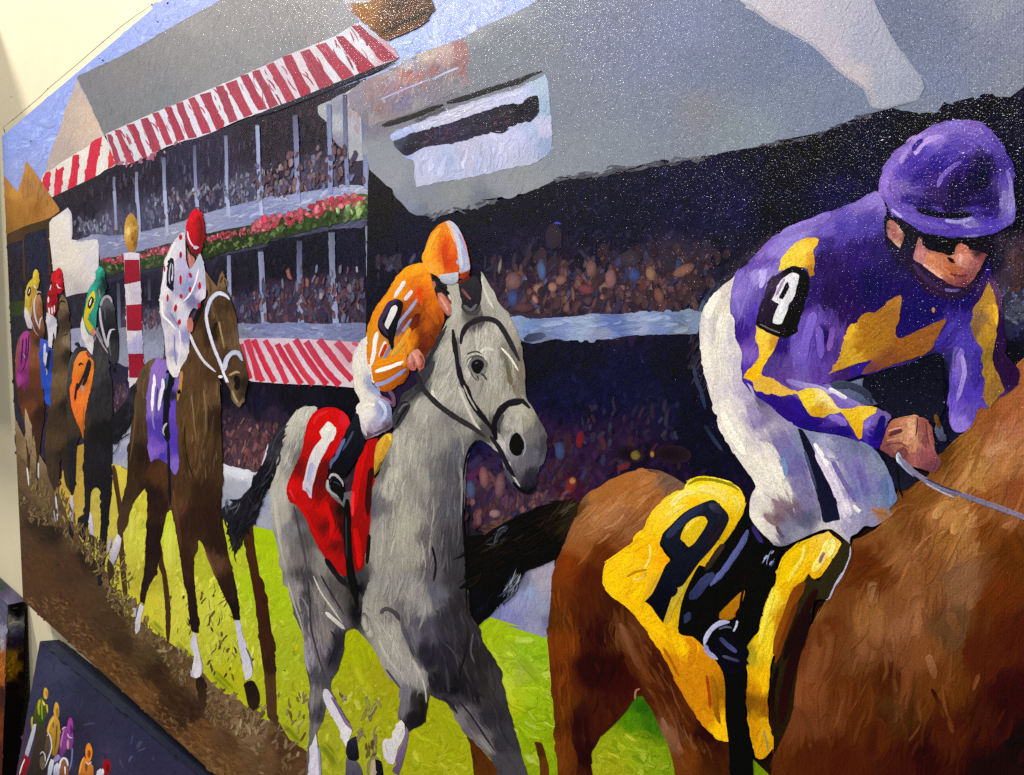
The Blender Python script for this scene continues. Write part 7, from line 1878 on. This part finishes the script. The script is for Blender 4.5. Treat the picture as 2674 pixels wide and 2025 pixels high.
R('boot', """
F 100e16>0a080c 22 2040,1150 2110,1240 2180,1300 2212,1345 32 180,1360 230,1360 180,1440 160,1560 150,1675 33 130,130 90,220 50,330 0,500 23 2040,540 1990,620 1985,800 1990,950 1965,1010 1985,1200 2030,1450 2045,1675 2060,1900 1870,1900 1855,1675 1840,1400 1815,1200 1812,950 1790,820 1720,710 1640,620 1580,560 1540,530 1432,500 1440,320 1470,200 1530,60 1600,-60 22 1650,1520 1760,1380 1850,1260 1940,1130 1980,1040
S 16 50588c>5a6098 22 2000,1215 1960,1310 1890,1420 1800,1550 1690,1675
S 13 2c2450>3c2c70 22 2040,1180 2080,1260 2120,1320
S 16 3c3028>2a241c 22 1800,1330 1730,1430 1650,1550
S 26 3a4068>2c3058 23 1720,10 1640,80 1580,160 1520,220
S 20 303658 23 1520,330 1500,370 1480,420
F b87a1c>a0640f 23 1970,140 1975,165 1955,240 1900,330 1870,385 1800,392 1765,385 1762,360 1790,310 1830,270 1900,200
S 7 1c1008 23 1990,0 1950,200 1930,350
F 100e18>16141f 23 1850,485 1790,490 1740,510 1695,560 1680,610 1700,670 1745,700 1780,780 1850,830 1940,820 1985,770 1985,650 1940,600 1890,530
S 13 a0a0c4>b8b8d8 23 1850,410 1770,420 1700,470 1655,540 1640,600
S 13 8c84c0>a4a0c4 23 1645,600 1670,660 1720,700 1750,720
S 6 b4b4d0 23 1912,398 1905,440 1880,490
S 5 5c5c78 23 1760,470 1820,450 1870,460
S 12 34365c>4c4e80 23 1770,540 1830,600 1910,660
S 8 4a4a60>34344a 23 1790,690 1850,710 1930,735
D 10 3 20 50 10 8890b8 5c648c | 22 2130,1430 2212,1390 2212,1500 2140,1480
""", j)
R('neck_shade', """
F 6c7490>40486a 31 540,1600 640,1620 760,1580 900,1545 980,1600 1000,1675 32 1010,170 930,185 800,140 680,70 600,30
F 14141e>1c1c2a 31 900,1530 1100,1470 1300,1410 1450,1350 1530,1365 1545,1450 1550,1675 32 1560,200 1480,330 1400,290 1290,260 1190,285 1120,270 1020,190 930,100 31 880,1640
S 20 3c4458>2c3044 31 620,1600 760,1600 32 900,80 960,170
S 22 5a607c>34384e 32 1500,330 1520,430 1570,480
S 12 6c4a28>4a3018 32 1480,260 1500,330 1520,380
F 161622>20202e 32 1060,590 1150,640 1250,740 1330,800 1310,830 1250,880 1200,890 1150,860 1120,780 1090,700
S 5 08080c 32 1165,690 1180,830 1210,950
""", j, label='dark gap between the torso and the horse')
# ================================================================ marks on the wall
R0 = Plane((0, WALL - .0002, CAMZ), (0, -1, 0), mat=PAINT2)
mk = region('pencil_line', None, R0, """
S 1.2 8c8468 00 15,1060 105,990 245,872 340,790 420,712 620,545 850,345 1050,180 1250,40 1310,-5
S 1.6 3c3830 00 1250,34 1258,44
S 4 3c3830 00 1246,36 1262,46
S 2.4 5c5848 00 840,345 852,350
S 2.4 5c5848 00 388,738 396,732
S 2.2 6c6650 00 240,872 248,878
S 2.2 6c6650 00 104,986 110,992
S 1.6 8c866c 00 82,802 98,800
S 3 6c5c54>57504c 00 30,1060 36,1080 38,1100
""", label='thin pencil line with small tick marks on the wall beside the large painting', category='pencil line')
# ================================================================ second canvas, lower left, leaning out at the bottom
def tilt_box(tl, tr, bl, thick, mats, names, root, top_name):
    tl, tr, bl = map(np.array, (tl, tr, bl)); br = tr + bl - tl
    n = np.cross(tr - tl, bl - tl); n /= np.linalg.norm(n)
    if n[1] < 0: n = -n
    o = box_mesh(names, [bl, br, tr, tl], tuple(n * thick), mats); fixp(o, root); return n
TL2 = np.array([-1.5615, 0, CAMZ - .545]); TR2 = TL2 + np.array([.9144 * .9985, .0, .0411]); BL2 = TL2 + np.array([.0165, -.075, -.3575]) 
r2 = empty('small_racing_painting', tuple((TL2 + TR2) / 2 + (BL2 - TL2)), 'dark navy canvas painting of a few jockeys, hung below the large painting', 'painting')
n2 = tilt_box(TL2, TR2, BL2, .033, M_DARKSIDE, 'canvas', r2, 'side')
P2 = Plane(TL2 - n2 * .0001, -n2, mat=PAINT2)
u2 = (TR2 - TL2) / np.linalg.norm(TR2 - TL2); v2 = (BL2 - TL2) / np.linalg.norm(BL2 - TL2); up2 = -v2
PT2 = Plane(TL2 + up2 * .0001, up2, mat=PAINT2)
def proj(P):
    c = RW.T @ (np.asarray(P) - CAM); return (CX + FOC * c[0] / c[2], CY + FOC * c[1] / c[2])
def sp(P): return ' '.join('%.1f,%.1f' % proj(p) for p in P)
e = .0006
q = [TL2 + u2 * e + v2 * e, TR2 - u2 * e + v2 * e, TR2 + (BL2 - TL2) - u2 * e, BL2 + u2 * e]
q = [q[0], q[0] + (q[1] - q[0]) * .33, q[0] + (q[1] - q[0]) * .66, q[1], q[2], q[3], q[3] + (q[0] - q[3]) * .5]
def R2(name, plane, rt, spec, par=None, **kw):
    o = region(name, None, plane, spec, **kw)
    if par is None: fixp(o, rt)
    else: o.parent = par
    return o
R2('painted_background', P2, r2, """
P S """ + sp(q) + """
o sw=9 sl=24 ang=50 aj=40 cj=.06 smooth=0 edge=0 gs=10 k=1.5
C 03 400,700,35364e 350,650,2e2f44 700,1000,2b2b3e 900,1300,2e2c42 600,1300,282538 300,900,35344e 200,1500,3e324a 900,1500,36324c 1200,1500,2c2a42 450,800,3a3b56 700,1500,2a2a3c 150,1650,4a3048 500,1000,30314a 1100,1400,2c2c44
G
D 60 8 26 60 40 3c3d58 30314a 28283a 44466a | 03 380,700 1500,1650 300,1650 250,1100
""")
tq = [TL2 + u2 * e, TL2 + (TR2 - TL2) * .33, TL2 + (TR2 - TL2) * .66, TR2 - u2 * e]
tb = [p + n2 * .0325 for p in tq[::-1]]
R2('painted_edge', PT2, r2, """
P S """ + sp(tq + tb) + """
o sw=8 sl=30 ang=-40 aj=10 cj=.06 smooth=0 edge=0 gs=10
C 03 400,575,25283a 600,700,2d3040 900,1000,2e313e 1200,1300,2c2e3c 1500,1600,282a38 450,590,30333f
G
""")
R2('painted_jockey', P2, r2, """
F 4c5c20>2c3818 03 312,1060 345,1030 372,1070 395,1165 372,1200 362,1290 300,1270 278,1180
S 6 aca830>8c9020 03 330,1050 318,1110 325,1180
S 5 a89828 03 268,1190 262,1240 275,1300
S 4 b8a838 03 385,1090 393,1160
S 3 88a030 03 350,1050 345,1130 350,1220
F b4b8c4>8c94a8 03 278,1255 300,1250 285,1340 245,1480 218,1560 205,1500 240,1380
F 8a1420>6c1020 03 205,1500 242,1545 205,1675 150,1675
S 3 e0dce0 03 205,1540 180,1600 160,1670
O c09434 03 377,1000 20,50
S 3 8c6820 03 386,980 388,1030
F d8b050 03 348,1050 372,1085 380,1095 360,1100
""", label='small painted jockey in green with a gold cap')
R2('painted_jockey', P2, r2, """
F b89038>7c5c20 03 440,1180 410,1220 390,1290 384,1350 415,1370 425,1500 460,1525 488,1420 494,1300 485,1220
S 4 d8b050 03 445,1200 405,1270 395,1340
S 4 60481c 03 470,1260 465,1360 455,1450
F c8ccd8>9ca4bc 03 420,1540 445,1552 435,1620 420,1675 392,1675 400,1600
O c49838 03 466,1145 23,72
O 8c6c24 03 474,1160 12,45
O 7c5040 03 440,1260 8,26
""", label='small painted jockey all in gold')
R2('painted_jockey', P2, r2, """
F 84408c>5c2c64 03 560,1262 530,1280 508,1340 490,1420 492,1500 455,1545 480,1560 530,1500 555,1450 590,1470 603,1400 600,1320
S 4 a868ac 03 530,1290 512,1370 500,1450
S 3 c8a0d0 03 510,1300 530,1280 545,1280
F 8c80b0>7c7cac 03 440,1540 480,1500 500,1530 470,1560 450,1570
O 8c3c90 03 580,1265 24,66
O 5c2068 03 588,1300 12,40
S 3 b8b4d0 03 556,1330 570,1362 600,1365
O b08890 03 560,1420 10,40
F c8ccdc>8c90b0 03 445,1600 475,1570 495,1600 488,1675 440,1675
S 4 6c6ca0 03 598,1450 590,1560 570,1640
""", label='small painted jockey in magenta')
R2('painted_jockey', P2, r2, """
F cc7c2c>a06024 03 692,1520 665,1580 645,1675 772,1675 768,1600 745,1570
S 4 e89c44 03 690,1530 668,1590 655,1660
O d07c24 03 732,1488 29,76
O 8c3c18 03 735,1500 14,36
S 3 c8c8c8 03 705,1560 730,1585 755,1560
O 6c4438 03 712,1610 12,34
""", label='small painted jockey in orange')
R2('painted_jockey', P2, r2, """
F c8c8d4>a8a8b8 03 800,1640 830,1618 850,1640 858,1700 805,1700
O 8a1018 03 880,1610 34,66
O 5c0c14 03 890,1620 16,40
S 4 dcd8dc 03 845,1620 855,1660
""", label='small painted jockey with a red cap and white silks')
R2('painted_horse', P2, r2, """
F 3c322a>2a2420 03 300,1290 340,1272 365,1290 400,1340 418,1440 425,1500 400,1600 370,1675 215,1675 240,1600 270,1500 290,1400
F 564838>382e26 03 385,1350 415,1380 420,1450 400,1560 375,1590 360,1500
S 3 c8ccd8 03 385,1352 400,1330 418,1370 425,1450 400,1530 370,1610
S 3 b0b4c4 03 330,1500 350,1480 368,1500 375,1560
O 5c5048 03 350,1570 22,60
""", label='dark small painted horse')
R2('painted_horse', P2, r2, """
F 8c5c3c>6c442c 03 520,1530 545,1545 562,1600 565,1700 495,1700 492,1620 500,1560
S 5 c4c8dc 03 490,1620 500,1560 525,1532 550,1550 562,1600
S 3 d8dce8 03 535,1600 538,1670
""", label='chestnut small painted horse with a white bridle')
# ================================================================ third canvas, far left
TR3 = np.array([-1.805, 0, CAMZ - .536]); TL3 = TR3 + np.array([-.45, 0, 0]); BR3 = TR3 + np.array([0, -.034, -.51])
r3 = empty('autumn_painting', tuple((TL3 + TR3) / 2 + (BR3 - TR3)), 'thick canvas with a painted dark edge and gold flowers at the far left', 'painting')
n3 = tilt_box(TL3, TR3, TL3 + BR3 - TR3, .033, M_BLACK, 'canvas', r3, 'side')
ux = np.array([1., 0, 0])
P3 = Plane(TR3 - n3 * .0001, -n3, mat=PAINT2); PS3 = Plane(TR3 + ux * .0001, ux, mat=PAINT2)
v3 = (BR3 - TR3)
q = [TR3 - ux * .001 + v3 * .002, TR3 - ux * .2, TL3 + ux * .001, TL3 + v3, TL3 + ux * .2 + v3, BR3 - ux * .001]
q = [TR3 - ux * .001 + v3 * .002, TR3 - ux * .3 + v3 * .002, TR3 - ux * .3 + v3 * .99, TR3 - ux * .001 + v3 * .99]
R2('painted_front', P3, r3, """
P S """ + sp(q) + """
o sw=7 sl=20 ang=70 aj=40 cj=.25 smooth=0 edge=0 gs=9
C 03 20,250,54546c 40,400,5c5a74 20,550,7c7c90 30,700,a05c24 20,850,a85c20 20,1000,3c1c10 10,1300,6c3014 10,1500,4c200c 30,500,8c8aa4
G
D 14 5 16 70 20 a8a8bc c8c4c8 | 03 5,420 40,420 40,640 5,640
D 12 6 14 60 40 c07830 d89048 8c4c18 | 03 2,650 40,650 35,950 2,950
""")
a0 = TR3 + n3 * .0008 + v3 * .002; b0 = TR3 + n3 * .0322 + v3 * .002; sv = v3 * .995
R2('painted_edge', PS3, r3, """
P S """ + sp([a0, b0, b0 + sv, a0 + sv]) + """
o sw=6 sl=16 ang=60 aj=40 cj=.2 smooth=0 edge=0 gs=8
C 03 140,300,08080a 150,360,09090b 100,420,8c8c88 180,410,74747c 120,480,54546a 160,500,3a3848 100,560,2c2434 170,560,242030 100,600,2a2230 60,700,7c5a14 110,700,8c6818 120,800,7a5810 80,850,6c4c10 170,700,1c141a 170,850,1a1410 100,930,100c0a 120,1100,080608 90,1300,0a0608 80,1500,080608
G
S 4 b8b4a0>8c8878 03 75,430 120,410 190,412
D 18 6 12 40 50 a07818 8c6414 b89028 4c3810 | 03 55,650 130,660 150,860 50,880
D 8 4 14 30 20 5c5c70 7c7c8c | 03 70,440 200,430 195,500 70,510
S 3 3c4438 03 100,300 150,292
""")
TP3 = Plane(TR3 + np.array([0, 0, .0001]), (0, 0, 1), mat=PAINT2)
nn = np.array([0, 1, 0]) * .033
R2('painted_top', TP3, r3, """
P S """ + sp([TR3 - ux * .001, TR3 - ux * .3, TR3 - ux * .3 + nn, TR3 + nn - ux * .001]) + """
o sw=6 sl=20 ang=-25 aj=14 cj=.12 smooth=0 edge=0 gs=8
C 03 30,180,3c3850 100,220,4a455c 170,240,3c384c 60,250,54506c 10,140,2c3430
G
""")

# ================================================================ white box further left, mostly unseen, shaped and placed to shadow the wall
c0 = (-2.75, -.165, CAMZ + .15); c1 = (-1.945, -.165, CAMZ + .15); hh = .64
r4 = empty('white_shade_box', (-2.35, 0, CAMZ + .15), 'deep white box added to shade the wall, cut off by the left picture edge', 'shade box')
o4 = box_mesh('box_side', [c0, c1, (c1[0], c1[1], c1[2] + hh), (c0[0], c0[1], c0[2] + hh)], (0, .2, 0), M_CANVAS); fixp(o4, r4)

for o in list(COL.objects):
    n = o.name.split('.')[0]
    if n in ('painted_crowd', 'painted_spectators', 'painted_eave_line', 'painted_splashes', 'awning_shade', 'painted_back_crowd'): o['kind'] = 'stuff'
